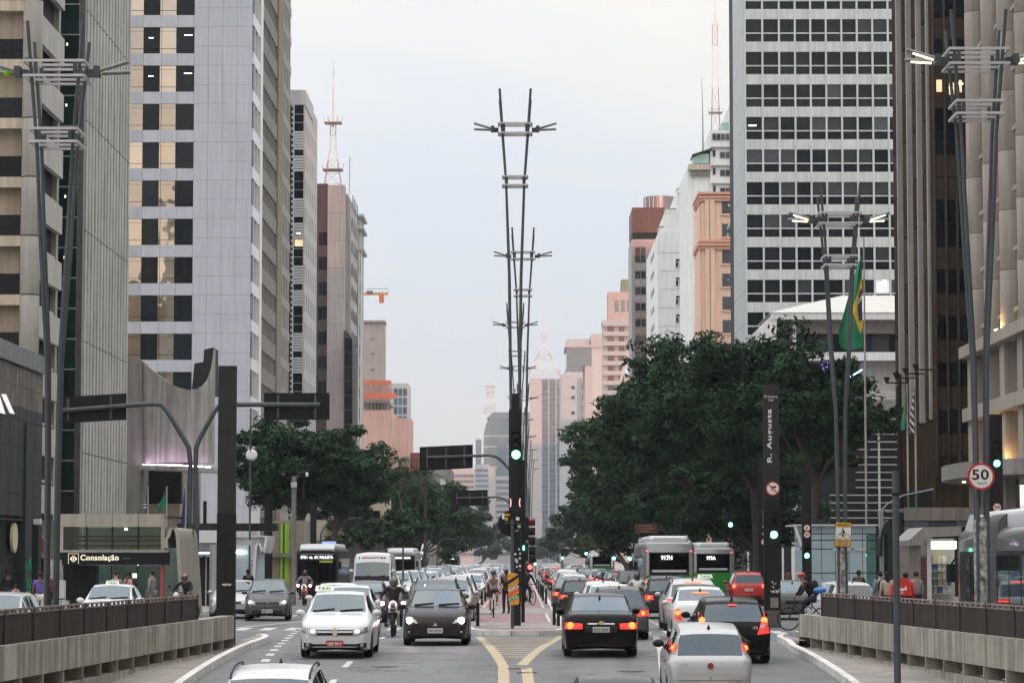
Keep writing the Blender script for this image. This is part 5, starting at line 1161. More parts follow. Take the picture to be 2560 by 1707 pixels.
PLN.bx('rail_top', m_frame_d, XX(40, Y), XX(165, Y), Y - .02, Y + .04, .9, .94)
STK = Bld('stone_post', 'poster-covered grey pier behind the left lamp post', 'post', (XX(140, 100), 100, 0))
m_stick = mat('pasted_posters', (.3, .29, .27), .8, var=.6, scale=3.5, dirt=(.1, .1, .1)); STK.bx('pier', m_stick, XX(128, 100), XX(152, 100), 100, 100.4, 0, ZZ(1398, 100)); STK.bx('box', m_lgrey, XX(151, 100), XX(165, 100), 99.8, 100.2, 0, ZZ(1450, 100))
# ================================================================ trees
def leaf_mesh(name, cl, per, size, m, seed, flat=.55):
    r = np.random.default_rng(seed); cl = np.asarray(cl); n = len(cl) * per
    c = np.repeat(cl[:, :3], per, 0); rad = np.repeat(cl[:, 3], per)
    d = r.normal(size=(n, 3)); d /= np.linalg.norm(d, axis=1)[:, None]; rr_ = r.random(n) ** .45
    pos = c + d * (rad * rr_)[:, None] * np.array([1, 1, flat])
    nrm = d * .6 + r.normal(size=(n, 3)) * .55 + np.array([0, 0, .55]); nrm /= np.linalg.norm(nrm, axis=1)[:, None]
    a = np.cross(nrm, r.normal(size=(n, 3))); a /= np.linalg.norm(a, axis=1)[:, None]; b = np.cross(nrm, a)
    s = size * (.6 + .8 * r.random(n))[:, None]
    V = np.stack([pos - a * s, pos - b * s * .42 - nrm * s * .1, pos + a * s, pos + b * s * .42 - nrm * s * .1], 1).reshape(-1, 3)
    me = bpy.data.meshes.new(name); me.vertices.add(4 * n); me.vertices.foreach_set('co', V.ravel()); me.loops.add(4 * n); me.loops.foreach_set('vertex_index', np.arange(4 * n))
    me.polygons.add(n); me.polygons.foreach_set('loop_start', np.arange(0, 4 * n, 4)); me.polygons.foreach_set('loop_total', np.full(n, 4)); me.materials.append(m); me.update(); me.validate(); return me
m_bark = mat('bark', (.075, .06, .05), .95, var=.3, scale=4, bump=.5, bscale=12)
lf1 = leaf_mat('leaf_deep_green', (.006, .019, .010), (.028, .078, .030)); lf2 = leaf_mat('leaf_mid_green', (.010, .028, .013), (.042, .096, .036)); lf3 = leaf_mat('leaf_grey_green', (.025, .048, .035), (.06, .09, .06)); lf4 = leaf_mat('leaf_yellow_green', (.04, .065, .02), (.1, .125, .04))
def tree(label, cx, cy, cz, rx, ry, rz, tx, ncl, per, size, lm, seed, tr=.3, lean=0):
    """tapered trunk with limbs; the crown is leaf-sized faces in many separate clumps"""
    r = random.Random(seed); t = thing('street_tree', label, 'tree', (tx, cy, 0.1)); o = Vector((tx, cy, .1)); cl = []
    for i in range(ncl):
        while True:
            p = Vector((r.uniform(-1, 1), r.uniform(-1, 1), r.uniform(-1, 1))); q = p.length
            if q <= 1 and (q > .5 or r.random() < .25) and not (p.z < -.55 and r.random() < .6): break
        w = 1 + .22 * math.sin(3 * math.atan2(p.y, p.x) + seed) + r.uniform(-.16, .14)
        c = Vector((cx + p.x * rx * w, cy + p.y * ry * w, cz + p.z * rz * w)); cl.append((c.x - o.x, c.y - o.y, max(c.z, 1.6) - o.z, r.uniform(.09, .19) * (rx + rz) * .8))
    link('crown', leaf_mesh('crown', cl, per, size, lm, seed), t)
    b = MB(); fork = Vector((tx + (cx - tx) * .35, cy, max(1.8, cz - rz * 1.15))) - o
    b.tube([(0, 0, -.15), (fork.x * .15, 0, fork.z * .35), (fork.x * .55, .05, fork.z * .7), fork], [tr * 1.35, tr, tr * .85, tr * .75], 9)
    for i in range(9):
        e = Vector(cl[(i * 7) % len(cl)][:3]); mid = fork.lerp(e, .5) + Vector((0, 0, -.4)); b.tube([fork - Vector((0, 0, .2)), fork.lerp(mid, .5) + Vector((0, 0, .15)), mid, e], [tr * .5, tr * .36, tr * .24, tr * .06], 6)
    b.build('trunk', m_bark, t, 60); return t
def ptree(label, px, py, d, rx, rz, tx, ncl, per, size, lm, seed, tr=.3):
    p = P(px, py, d); return tree(label, p.x, d, p.z, rx, max(2.5, rx * .75), rz, tx, ncl, per, size, lm, seed, tr)
ptree('huge dark green tree in front of the white pavilion', 1862, 1018, 178, 6.6, 4.5, 15.2, 210, 160, .21, lf1, 1, .5)
ptree('big dark tree left of the street name totem', 1700, 1060, 205, 6.4, 5.2, 14.8, 200, 160, .22, lf1, 2, .45)
ptree('broad tree crown overhanging the green bus', 1592, 1125, 240, 5.5, 5.0, 14.6, 160, 140, .25, lf2, 3, .4)
ptree('dark tree further along behind the brown direction sign', 1545, 1215, 300, 5.2, 4.8, 14.8, 90, 120, .3, lf1, 4, .4)
ptree('smaller tree on the right where the avenue narrows', 1487, 1290, 385, 4.4, 4.2, 14.6, 70, 100, .38, lf2, 5, .35)
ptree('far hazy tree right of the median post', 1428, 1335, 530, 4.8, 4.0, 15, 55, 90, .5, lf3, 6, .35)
ptree('low dark tree between the big trees and the buses', 1770, 1255, 222, 6.2, 4.2, 15.5, 150, 150, .24, lf1, 7, .35)
ptree('low dense tree behind the green bus', 1610, 1280, 262, 6.2, 4.0, 15.2, 140, 150, .27, lf1, 8, .35)
ptree('leafy branches in front of the slat screen', 2065, 1035, 160, 3.7, 3.3, 16.5, 70, 130, .2, lf1, 9, .3)
ptree('dark low tree behind the street name totem', 1880, 1235, 196, 5.0, 3.6, 16.5, 120, 150, .22, lf1, 12, .3)
ptree('yellowish young tree beside the far bus', 1465, 1370, 330, 2.0, 1.4, 14.4, 26, 90, .3, lf4, 10, .18)
ptree('round dark tree in front of the pale tower, left pavement', 748, 1165, 200, 4.9, 3.2, -15.6, 190, 160, .2, lf1, 21, .34)
ptree('tree with an open crown right of the round left tree', 865, 1215, 225, 3.9, 3.0, -15.4, 120, 140, .22, lf2, 22, .3)
ptree('mid green tree under the orange building site', 1000, 1280, 305, 5.4, 4.6, -15.4, 140, 130, .3, lf2, 23, .34)
ptree('mid green tree left of the small centre gantry', 1098, 1300, 365, 5.6, 4.4, -15, 110, 120, .36, lf2, 24, .34)
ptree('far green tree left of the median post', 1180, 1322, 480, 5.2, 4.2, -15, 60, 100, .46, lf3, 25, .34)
ptree('low bushy tree behind the white van', 925, 1325, 262, 4.8, 2.8, -15.8, 110, 130, .26, lf2, 26, .25)
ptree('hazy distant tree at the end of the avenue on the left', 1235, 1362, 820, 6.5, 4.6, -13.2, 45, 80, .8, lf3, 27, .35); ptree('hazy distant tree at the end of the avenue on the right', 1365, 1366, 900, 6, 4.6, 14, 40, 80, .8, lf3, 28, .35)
m_frond = leaf_mat('palm_frond', (.02, .042, .02), (.06, .09, .045))
def palm(label, px, py, d, n, L_, seed):
    p = P(px, py, d); r = random.Random(seed); t = thing('palm_tree', label, 'tree', (p.x, d, .1)); b = MB().tube([(0, 0, -.1), (.1, 0, p.z * .5), (0, 0, p.z - .1)], [.22, .17, .15], 8); b.build('trunk', m_bark, t, 60)
    for i in range(n):
        a = 2 * math.pi * i / n + r.uniform(-.2, .2); up = r.uniform(.1, 1.1); f = MB(); pts = []
        for k in range(9):
            s = k / 8; rr2 = L_ * s * math.cos(up * (1 - s)); pts.append(Vector((rr2 * math.cos(a), rr2 * math.sin(a), p.z - .1 + L_ * (math.sin(up) * s - 1.15 * s * s))))
        f.tube(pts, .02, 4)
        for k in range(1, 9):
            for sd in (-1, 1):
                for q in (0, .5):
                    c = pts[k].lerp(pts[k - 1], q); dr = Vector((-math.sin(a), math.cos(a), 0)) * sd; w = L_ * .2 * (1.15 - abs(k / 8 - .5)); e = c + dr * w * .8 + Vector((0, 0, -w * .75)) + (pts[k] - pts[k - 1]) * .6
                    f.add([c, c + (pts[k] - pts[k - 1]) * .22, e], [(0, 1, 2)])
        f.build('frond', m_frond, t, fix=False)
palm('feathery palm left of the centre gantry sign', 1000, 1150, 285, 15, 2.7, 1); palm('drooping palm beside the centre gantry sign', 1062, 1195, 300, 15, 3.0, 2); palm('short palm in front of the orange building site', 955, 1200, 295, 13, 2.6, 3)
# ================================================================ street furniture
m_galv = mat('galvanised_steel', (.075, .088, .095), .55, .2, var=.15, scale=2, streak=.15); m_galv_w = mat('white_steel_frame', (.50, .48, .49), .45, .2, var=.08); m_post = mat('black_post', (.022, .022, .023), .65, spec=.1, var=.2, scale=2, streak=.2); m_post2 = mat('charcoal_post', (.035, .035, .037), .65, spec=.1, var=.15, scale=2)
m_sback = mat('sign_back_black', (.016, .016, .018), .65, spec=.1, var=.2, scale=2); m_red = mat('sign_red_ring', (.5, .03, .035), .45); m_sw = mat('sign_white', (.72, .71, .66), .45); m_sink = mat('sign_ink', (.015, .015, .03), .5); m_whitep = mat('white_lettering', (.75, .75, .73), .5); m_sticker = mat('sticker_layer', (.22, .22, .22), .7, var=1.0, scale=9, dirt=(.03, .03, .03))
m_green_on = glow('green_lamp', (.10, 1, .62), 16, (.1, .5, .3)); m_red_on = glow('red_lamp', (1, .06, .05), 6, (.5, .05, .05)); m_off = mat('dark_lens', (.03, .028, .026), .3); m_off_r = mat('dark_red_lens', (.16, .008, .008), .3, coat=.4)
m_lamp_on = glow('street_lamp_on', (1, .66, .34), 3.6); m_lamp_off = mat('street_lamp_off', (.20, .20, .205), .4, .3)
def vlamp(label, x, y, prof, fr, hw, lit=(False, False), depth=.38, base_z=0, sleeve=None, r=.036, group=None, ang=0.0, ext=.62, tennis=False):
    """twin V street lamp: four slender poles, two double frames, splayed lamp tubes on both sides; prof = (half gap, height) list"""
    t = thing('street_lamp', label, 'street lamp', (x, y, base_z), ang, group)
    for sx in (-1, 1):
        for sy in (-1, 1):
            top = prof[-1][1] - (.28 if sy > 0 else 0)
            pts = [(sx * w, sy * depth * (.12 + .88 * min(1, w / prof[-1][0])), min(h, top)) for w, h in prof]
            MB().tube(pts, [r * 1.25] * (len(pts) - 2) + [r, r], 8).build('pole', m_galv, t, 60)
    for (z, w, gap) in fr:
        for dz in (0, gap):
            d = depth * 1.25; c = [(-w / 2, -d, z + dz), (w / 2, -d, z + dz), (w / 2, d, z + dz), (-w / 2, d, z + dz)]; b = MB()
            for i in range(4): b.bar(c[i], c[(i + 1) % 4], .045, .05)
            b.bar((-w / 2, 0, z + dz), (w / 2, 0, z + dz), .05, .05); b.build('frame', m_galv_w, t)
        b = MB()
        for sx in (-1, 1):
            for sy in (-1, 1): b.cbox((sx * w * .33, sy * depth * .8, z + gap / 2), .07, .07, gap)
        b.build('frame_spacer', m_galv, t)
    z, w, gap = fr[0]
    for k, sx in enumerate((-1, 1)):
        b = MB().bar((sx * w * .5, 0, z + gap * .4), (sx * (w * .5 + .22), 0, z + gap * .45), .2, .14).cbox((sx * (w * .5 + .2), -.05, z + gap * .5), .12, .3, .2); b.build('lamp_arm', m_galv, t)
        for q, up in ((-.14, .30), (.14, .04)):
            a = Vector((sx * (w * .5 + .22), q, z + gap * .5)); e = a + Vector((sx * ext, 0, ext * up)); h = MB().tube([a, e], .042, 8).build('lamp_head', m_lamp_off, t, 60)
            if lit[k]: MB().bar(a.lerp(e, .12) - Vector((0, .03, .05)), a.lerp(e, .8) - Vector((0, .03, .04)), .045, .03).build('lamp_tube', m_lamp_on, h)
    if sleeve: MB().lathe([(.17, 0), (.17, sleeve), (.1, sleeve + .12)], (0, 0, 0), 'z', 12).build('sleeve', m_sticker, t, 50)
    return t
cz = lambda py, y: ZZ(py, y)
zc = [cz(p, 95) for p in (235, 345, 475)]
CP = [(.1, .1), (.12, 3.5), (.14, 7), (.2, cz(700, 95)), (.31, zc[2] + .1), (.53, zc[0])]
names = ['tallest and nearest twin-V street lamp on the median', 'second twin-V street lamp along the median', 'third twin-V street lamp along the median', 'fourth twin-V street lamp along the median', 'fifth twin-V street lamp along the median', 'sixth twin-V street lamp along the median', 'seventh twin-V street lamp along the median', 'eighth twin-V street lamp along the median', 'ninth twin-V street lamp along the median', 'last visible twin-V street lamp along the median']
for i, nm in enumerate(names):
    y = 95 + 40 * i; x = (-.23, .05, -.42, -.3, .1, -.2, .3, .7, 1.0, 1.4)[i]
    vlamp(nm, x, y, CP, [(zc[1], 1.14, .33), (zc[2], .85, .3)], 0, depth=.3, base_z=.13, group='twin-V lamps on the median', r=.042 if i < 4 else .055)
def side_prof(y, top): return [(.09, .1), (.1, 4), (.13, cz(900, y) if y < 60 else 6.4), (.26, top - 4.6), (.36, top - 2.5), (.56, top)]
T1 = cz(62, 56)
LL = vlamp('unlit twin-V street lamp with green caps at the left edge', XX(136, 56, 900), 56, side_prof(56, T1), [(T1 - 1.12, 1.2, .3), (T1 - 2.45, .95, .26)], 0, depth=.42, group='twin-V lamps beside the ramp walls')
TB_ = [('tennis_ball', 52, 183), ('tennis_ball', 246, 184)]
for i, (nm, px, py) in enumerate(TB_):
    p = P(px - (33 if i == 0 else 0), py, 56); MB().ball((0, 0, 0), .08, .08, .08, 10, 8).build('lamp_cap', mat('lime_cap', (.30, .55, .02), .7), LL, True, loc=p - LL.location)
T2 = cz(35, 57); vlamp('lit twin-V street lamp at the right edge above the 50 sign', XX(2449, 57, 900), 57, side_prof(57, T2), [(T2 - 1.12, 1.2, .3), (T2 - 2.15, .95, .26)], 0, (True, True), .42, sleeve=3.0, group='twin-V lamps beside the ramp walls')
T3 = cz(465, 79); vlamp('lit twin-V street lamp in front of the white grid tower', XX(2102, 79, 1100), 79, side_prof(79, T3), [(T3 - 1.12, 1.18, .3), (T3 - 2.3, .9, .26)], 0, (True, True), .42, sleeve=2.5, group='twin-V lamps beside the ramp walls')
# ---- round and square signs
def disc_sign(root, c, r, d=.03, ring_w=.16, plain=False):
    x, y, z = c; MB().lathe([(.001, y - d), (r, y - d), (r, y)], (x, 0, z), 'y', 28).build('sign_ring', m_red, root); MB().lathe([(.001, y - d - .006), (r * (1 - ring_w), y - d - .006), (r * (1 - ring_w), y - d)], (x, 0, z), 'y', 28).build('sign_face', m_sw, root)
S50 = Bld('speed_sign', 'large round 50 km/h speed limit sign on the right lamp post', 'road sign', (XX(2453, 56.6), 56.6, cz(1191, 56.6)))
disc_sign(S50.root, (0, 0, 0), .275); S50.root.rotation_euler = (0, 0, 0)
text('50', m_sink, S50.root, (-.015, -.038, .04), width=.34, height=.21, depth=.006); text('kmh', m_sink, S50.root, (.02, -.038, -.13), width=.18, height=.05, depth=.006); bx('clamp', m_galv, -.04, .04, .0, .3, -.05, .05, S50.root)
CYC = Bld('cyclist_sign', 'yellow and white cyclist warning sign under the lit lamp', 'road sign', (XX(2107, 78.5), 78.5, cz(1335, 78.5))); CYC.root.rotation_euler = (0, R(2.5), 0)
m_amber = mat('sign_amber', (.60, .34, .03), .5); h_, w_ = .33, .215
for nm, m, z0, z1 in (('top_panel', m_amber, .2, h_), ('white_panel', m_sw, -.14, .195), ('bottom_panel', m_amber, -h_, -.145)): bx(nm, m, -w_, w_, -.012, 0, z0, z1, CYC.root)
bx('border', m_sink, -w_ - .012, w_ + .012, .001, .012, -h_ - .012, h_ + .012, CYC.root); text('cic', m_sink, CYC.root, (0, -.016, .262), width=.32, height=.065, depth=.004)
for z, w in ((-.2, .32), (-.27, .26)): bx('small_print', m_rail, -w / 2, w / 2, -.016, -.0125, z - .018, z + .018, CYC.root)
b = MB()
for x in (-.1, .11): b.tube([(x + .075 * math.cos(a * .4), -.016, -.055 + .075 * math.sin(a * .4)) for a in range(16)], .006, 4, closed=True)
b.ball((-.02, -.016, .155), .025, .006, .025, 8, 6).tube([(.0, -.016, .12), (.03, -.016, .04)], [.022, .028], 6).tube([(-.005, -.016, .11), (-.055, -.016, .05), (-.08, -.016, .04)], .01, 5).tube([(.03, -.016, .03), (-.02, -.016, .01), (.0, -.016, -.06)], .016, 5).tube([(-.1, -.016, -.055), (-.07, -.016, .02)], .006, 4)
b.build('cyclist_symbol', m_sink, CYC.root, fix=False)
# ---- totems and signals
def lens(root, c, m, r=.1, facing=-1, name='signal_lens'):
    x, y, z = c; o = MB().lathe([(.001, y - .03), (r * .8, y - .025), (r, y)], (x, 0, z), 'y', 18).build(name, m, root, 60)
    v = MB(); n = 9; rings = [[(x + (r * 1.06) * math.cos(a), yy, z + (r * 1.06) * math.sin(a)) for yy in (y, y - .16)] for a in [math.pi * (i / (n - 1) * 1.2 - .1) for i in range(n)]]
    v.loft(rings, 0, False, False, False); v.build('visor', m_post, root, fix=False); return o
def totem(name, label, px0, px1, pyt, d, dep=.22, split=None, m=None):
    x0, x1 = XX(px0, d), XX(px1, d); g = Bld(name, label, 'totem', ((x0 + x1) / 2, d, 0)); zt = cz(pyt, d)
    if split: g.bx('lower_post', m_post, x0 - .01, x1 + .01, d - .01, d + dep + .01, 0, cz(split, d)); g.bx('upper_post', m or m_post2, x0, x1, d, d + dep, cz(split, d), zt)
    else: g.bx('post', m or m_post, x0, x1, d, d + dep, 0, zt)
    return g
g = totem('street_totem', 'tall plain black street totem at the end of the left wall', 543.5, 588, 914, 75, .25, 1283)
for i in range(7): g.bx('paint_mark', m_whitep, XX(557 + 3.4 * i, 74.97), XX(559.5 + 3.4 * i, 74.97), 74.965, 74.985, cz(1462 + (i % 3), 75), cz(1459 - (i % 2) * 1.5, 75))
g = totem('street_totem', 'black street name totem reading R. Augusta with a green light', 1910, 1949, 962, 94, .24, 1250); D = 94.0
text('aug', m_whitep, g.root, Vector((XX(1926, D), D - .008, cz(1089, D))) - g.o, width=cz(1022, D) - cz(1155, D), height=.2, rot=(math.pi / 2, -math.pi / 2, 0), depth=.01)
text('prox', m_whitep, g.root, Vector((XX(1929, D), D - .008, cz(991, D))) - g.o, width=.42, height=.085, depth=.008); text('rua', m_whitep, g.root, Vector((XX(1929, D), D - .008, cz(1000, D))) - g.o, width=.16, height=.06, depth=.008)
c = Vector((XX(1932, D), D - .03, cz(1221, D))) - g.o; disc_sign(g.root, tuple(c), .235)
b = MB().bar(c + Vector((-.045, -.045, -.11)), c + Vector((-.045, -.045, .075)), .01, .045).bar(c + Vector((-.045, -.045, .055)), c + Vector((.09, -.045, .055)), .01, .045); b.prism([(c.x + .06, c.z + .005), (c.x + .06, c.z + .105), (c.x + .13, c.z + .055)], 'y', c.y - .05, c.y - .04); b.build('turn_arrow', m_sink, g.root)
MB().bar(c + Vector((-.14, -.055, .14)), c + Vector((.14, -.055, -.14)), .01, .04).build('ban_stroke', m_red, g.root)
for py, m in ((1289, m_off), (1312, m_off), (1336, m_green_on)): lens(g.root, tuple(Vector((XX(1934, D), D - .02, cz(py, D))) - g.o), m, .12)
g.bx('brown_notice', m_rail, XX(1924, D), XX(1944, D), D - .02, D - .012, cz(1518, D), cz(1493, D)); g.bx('base_sleeve', mat('base_grey', (.12, .11, .10), .8), XX(1909, D), XX(1950, D), D - .03, D + .26, 0, cz(1525, D))
bq = MB()
for i in range(12): a = random.uniform(0, 6); p = Vector((XX(1936 + random.uniform(-8, 8), D), D - .025, cz(1468 + random.uniform(-14, 14), D))); bq.bar(p, p + Vector((.09 * math.cos(a), 0, .09 * abs(math.sin(a)))), .01, .025)
g.mb(bq, 'torn_poster', m_whitep)
g = totem('street_totem', 'second dark street name totem just behind the R. Augusta one', 1895, 1914, 1150, 152, .25); D = 152.0
text('aug', m_whitep, g.root, Vector((XX(1909, D), D - .01, cz(1305, D))) - g.o, width=cz(1276, D) - cz(1338, D), height=.17, rot=(math.pi / 2, -math.pi / 2, 0), depth=.01); disc_sign(g.root, tuple(Vector((XX(1910, D), D - .03, cz(1354, D))) - g.o), .19); lens(g.root, tuple(Vector((XX(1912, D), D - .02, cz(1379, D))) - g.o), m_off_r, .11)
g = totem('street_totem', 'dark totem with small E and 50 signs and a green light', 2005, 2028, 1190, 128, .22); D = 128.0
for py, k in ((1319, 'E'), (1336, '50')):
    c = Vector((XX(2016.5, D), D - .03, cz(py, D))) - g.o; disc_sign(g.root, tuple(c), .155); text(k, m_sink, g.root, c + Vector((0, -.045, 0)), height=.13, width=.17 if k == '50' else None, depth=.005)
for py, m in ((1362, m_off), (1375, m_off), (1388, m_green_on)): lens(g.root, tuple(Vector((XX(2016, D), D - .02, cz(py, D))) - g.o), m, .11)
g = totem('signal_board', 'dark signal board with a green light behind the 50 sign', 2472, 2508, 1036, 108, .2); D = 108.0
for py, m in ((1112, m_off), (1134, m_off), (1158, m_green_on)): lens(g.root, tuple(Vector((XX(2493, D), D - .02, cz(py, D))) - g.o), m, .125)
c = Vector((XX(2492, D), D - .03, cz(1268, D))) - g.o; disc_sign(g.root, tuple(c), .17); text('50', m_sink, g.root, c + Vector((0, -.045, .01)), width=.2, height=.12, depth=.005)
# ---- signal column on the median
D = 91.0
g = Bld('signal_column', 'tall black traffic signal column on the median nose with a lit green light', 'traffic light', (XX(1289, D), D, .13))
g.bx('slim_head', m_post, XX(1280, D), XX(1298, D), D + .05, D + .25, cz(1026, D), cz(983, D)); g.bx('signal_housing', m_post, XX(1272, D), XX(1304, D), D - .05, D + .25, cz(1300, D), cz(1023, D)); g.bx('lower_column', m_post, XX(1283, D), XX(1302, D), D, D + .22, .13, cz(1299, D))
for py, m in ((1088, m_off), (1111, m_off), (1136, m_green_on)): lens(g.root, tuple(Vector((XX(1290, D), D - .06, cz(py, D))) - g.o), m, .135)
for px, sg in ((1274, 1), (1302, -1)): g.mb(MB().tube([(XX(px + sg * 3.2 * math.cos(a), D), D - .08, cz(1256 - 11 * math.sin(a), D)) for a in [-1.2 + .3 * i for i in range(9)]], .016, 5), 'side_lamp_rim', glow('rim_orange', (1, .3, .2), 1.3))
bq = MB()
for i in range(16): px, py = random.uniform(1284, 1301), random.uniform(1365, 1435); r_ = random.uniform(.015, .045); p = P(px, py, D - .012); bq.lathe([(.001, -.004), (r_, -.004), (r_, .003)], (p.x, p.y, p.z), 'y', 8)
g.mb(bq, 'sticker', m_whitep)
SSG = Bld('side_signal', 'row of black signal heads facing the cross street beside the median column', 'traffic light', (XX(1316, 96), 96, .13)); D = 96.0
SSG.bx('post', m_post, XX(1303, D), XX(1312, D), D, D + .15, .13, cz(1150, D)); SSG.bx('housing', m_post, XX(1309, D), XX(1322, D), D - .15, D + .15, cz(1350, D), cz(1292, D)); SSG.bx('housing', m_post, XX(1309, D), XX(1320, D), D - .15, D + .15, cz(1402, D), cz(1356, D))
for py, m in ((1304, m_off_r), (1328, m_post), (1352, m_post), (1377, m_post), (1397, m_post)): SSG.mb(MB().lathe([(.13, 0), (.14, .22), (.11, .22), (.1, .02)], (XX(1322, D), D - .02, cz(py, D)), 'x', 14), 'hooded_lamp', m, 40)
SSG.bx('small_green_lamp', m_green_on, XX(1307.5, D), XX(1311, D), D - .2, D - .16, cz(1374, D), cz(1364, D)); SSG.mb(MB().ball((XX(1325, D), D - .1, cz(1417, D)), .085, .06, .085, 12, 8), 'red_lamp', m_red_on, True); SSG.bx('lamp_box', m_post, XX(1316, D), XX(1333, D), D - .06, D + .1, cz(1428, D), cz(1408, D))
DSC = Bld('round_sign_back', 'big round sign seen from behind with stickers, on a thin pole', 'road sign', (XX(1280, 87.5), 87.5, .13)); D = 87.5
DSC.mb(MB().tube([(XX(1281, D), D, .13), (XX(1281, D), D, cz(1297, D))], .05, 8), 'pole', m_galv, 60); DSC.mb(MB().lathe([(.001, 0), (.41, 0), (.41, .02), (.001, .02)], (XX(1278, D), D + .06, cz(1308, D)), 'y', 30), 'disc', m_sback); DSC.bx('bracket', m_galv, XX(1261, D), XX(1297, D), D + .03, D + .055, cz(1308.5, D), cz(1305, D))
for px, py, w, h, m in ((1258, 1290, 6, 14, m_whitep), (1268, 1286, 12, 5, m_amber), (1266, 1297, 7, 8, m_amber), (1294, 1296, 8, 8, m_whitep), (1292, 1326, 9, 5, m_rail)): DSC.bx('sticker', m, XX(px - w / 2, D), XX(px + w / 2, D), D + .052, D + .058, cz(py + h / 2, D), cz(py - h / 2, D))
DSC.mb(MB().lathe([(.001, 0), (.055, 0), (.055, .006)], (XX(1298, D), D + .05, cz(1315, D)), 'y', 14), 'green_sticker', mat('lime_sticker', (.2, .6, .15), .5))
# ---- orange striped poster on the column
D = 86.9
PO = Bld('striped_poster', 'orange and black striped poster wrapped on the median sign pole', 'poster', (XX(1285, D), D, cz(1471, D)))
xo0, xo1 = XX(1269, D), XX(1298, D); zo0, zo1 = cz(1512, D), cz(1430, D); m_po = mat('poster_orange', (.66, .30, .03), .6, var=.15, scale=6); m_po2 = mat('poster_red_orange', (.70, .13, .02), .6, var=.15, scale=6)
PO.mb(MB().prism([(xo0, zo1 - .05), (xo0 + .12, zo1), (xo1 - .02, zo1 - .06), (xo1, zo0 + .1), (xo1 - .02, zo0 + .02), (xo0 + .05, zo0), (xo0 + .02, zo0 + .3)], 'y', D - .02, D), 'sheet', m_po)
for t, m, k, ink in ((.80, m_sink, None, None), (.53, m_sink, 'nunca', m_whitep), (.385, m_po2, None, None), (.22, m_sink, 'zona', mat('poster_teal', (.25, .6, .5), .5))):
    zc0 = zo0 + (zo1 - zo0) * t; a = math.radians(38); w = (xo1 - xo0); PO.mb(MB().prism([(xo0 + .01, zc0 - .17), (xo1 - .01, zc0 + .04), (xo1 - .01, zc0 + .15), (xo0 + .01, zc0 - .06)], 'y', D - .026, D - .021), 'stripe', m)
    if k: o = PO.txt(k, ink, ((xo0 + xo1) / 2, D - .028, zc0 - .01), width=.36, height=.1, depth=.004); o.rotation_euler = (math.pi / 2, -.53, 0)
# ---- gantries with sign backs
def tubes(g, pts, r, nm, n=10): return g.mb(MB().tube(pts, r, n), nm, m_galv, 60)
def sign_back(g, px0, px1, py0, py1, d, dy0=0, bars=(), barm=None):
    q = [P(px0, py0 + dy0, d), P(px1, py0, d), P(px1, py1, d), P(px0, py1 + dy0, d)]
    b = MB(); b.add([v for p in q for v in ((p.x, d, p.z), (p.x, d + .04, p.z))], [(0, 2, 4, 6), (1, 7, 5, 3), (0, 1, 3, 2), (2, 3, 5, 4), (4, 5, 7, 6), (6, 7, 1, 0)]); g.mb(b, 'sign_panel', m_sback)
    for px in bars:
        f = (px - px0) / (px1 - px0); yy0, yy1 = py0 + 5 + dy0 * (1 - f), py1 - 5 + dy0 * (1 - f); a, e = P(px, yy0, d - .03), P(px, yy1, d - .03); g.mb(MB().bar(a, e, .09, .04), 'bracket', m_galv)
D = 114.0
GA1 = Bld('sign_gantry', 'twin-armed gantry pole with two sign backs on the left pavement', 'sign gantry', (XX(480, D), D, 0))
def lp(pts, d): return [tuple(P(px, py, d)) for px, py in pts]
tubes(GA1, [(XX(477, D), D, 0)] + lp([(473, 1300), (476, 1160), (472, 1118), (462, 1100), (420, 1030), (405, 1012), (385, 1009), (340, 1012), (150, 1027)], D - .1), .1, 'arm_pole'); tubes(GA1, [(XX(492, D), D, 0)] + lp([(492, 1300), (489, 1160), (490, 1120), (498, 1098), (535, 1030), (548, 1015), (565, 1011), (620, 1011), (800, 1012)], D - .1), .1, 'arm_pole')
sign_back(GA1, 152, 316, 983, 1049, D, 9, (170, 277)); sign_back(GA1, 660, 824, 982, 1049, D, 0, (695, 788))
D = 146.0
GA2 = Bld('sign_gantry', 'larger centre gantry with a black sign back reaching over the left lanes', 'sign gantry', (XX(1297, D), D, .13)); tubes(GA2, [(XX(1297, D), D, .13)] + lp([(1296, 1300), (1292, 1200), (1276, 1175), (1253, 1150), (1240, 1141), (1222, 1138), (1066, 1143)], D - .08), .075, 'arm_pole'); sign_back(GA2, 1049, 1182, 1111, 1170, D, 6, (1068, 1115, 1161))
D = 213.0
GA3 = Bld('sign_gantry', 'smaller centre gantry with a black sign back below the larger one', 'sign gantry', (XX(1297, D), D, .13)); tubes(GA3, [(XX(1297, D), D, .13)] + lp([(1296, 1330), (1290, 1275), (1275, 1260), (1262, 1247), (1245, 1242), (1140, 1245)], D - .08), .075, 'arm_pole'); sign_back(GA3, 1129, 1219, 1224, 1262, D, 2, (1142, 1174, 1206))
D = 195.0
BRS = Bld('direction_sign', 'brown tourist direction sign on a curved arm above the green bus', 'road sign', (XX(1672, D), D, 0)); tubes(BRS, [(XX(1674, D), D, 0)] + lp([(1673, 1360), (1668, 1335), (1655, 1324), (1635, 1321), (1600, 1320)], D), .06, 'arm_pole'); BRS.bx('panel', mat('tourist_brown', (.13, .045, .03), .5), XX(1586, D), XX(1643, D), D - .12, D - .08, cz(1333, D), cz(1308, D))
for z, w in ((1313, 30), (1320, 38), (1327, 26)): BRS.bx('print_line', m_rail, XX(1598, D), XX(1598 + w, D), D - .125, D - .121, cz(z + 1.8, D), cz(z - .8, D))
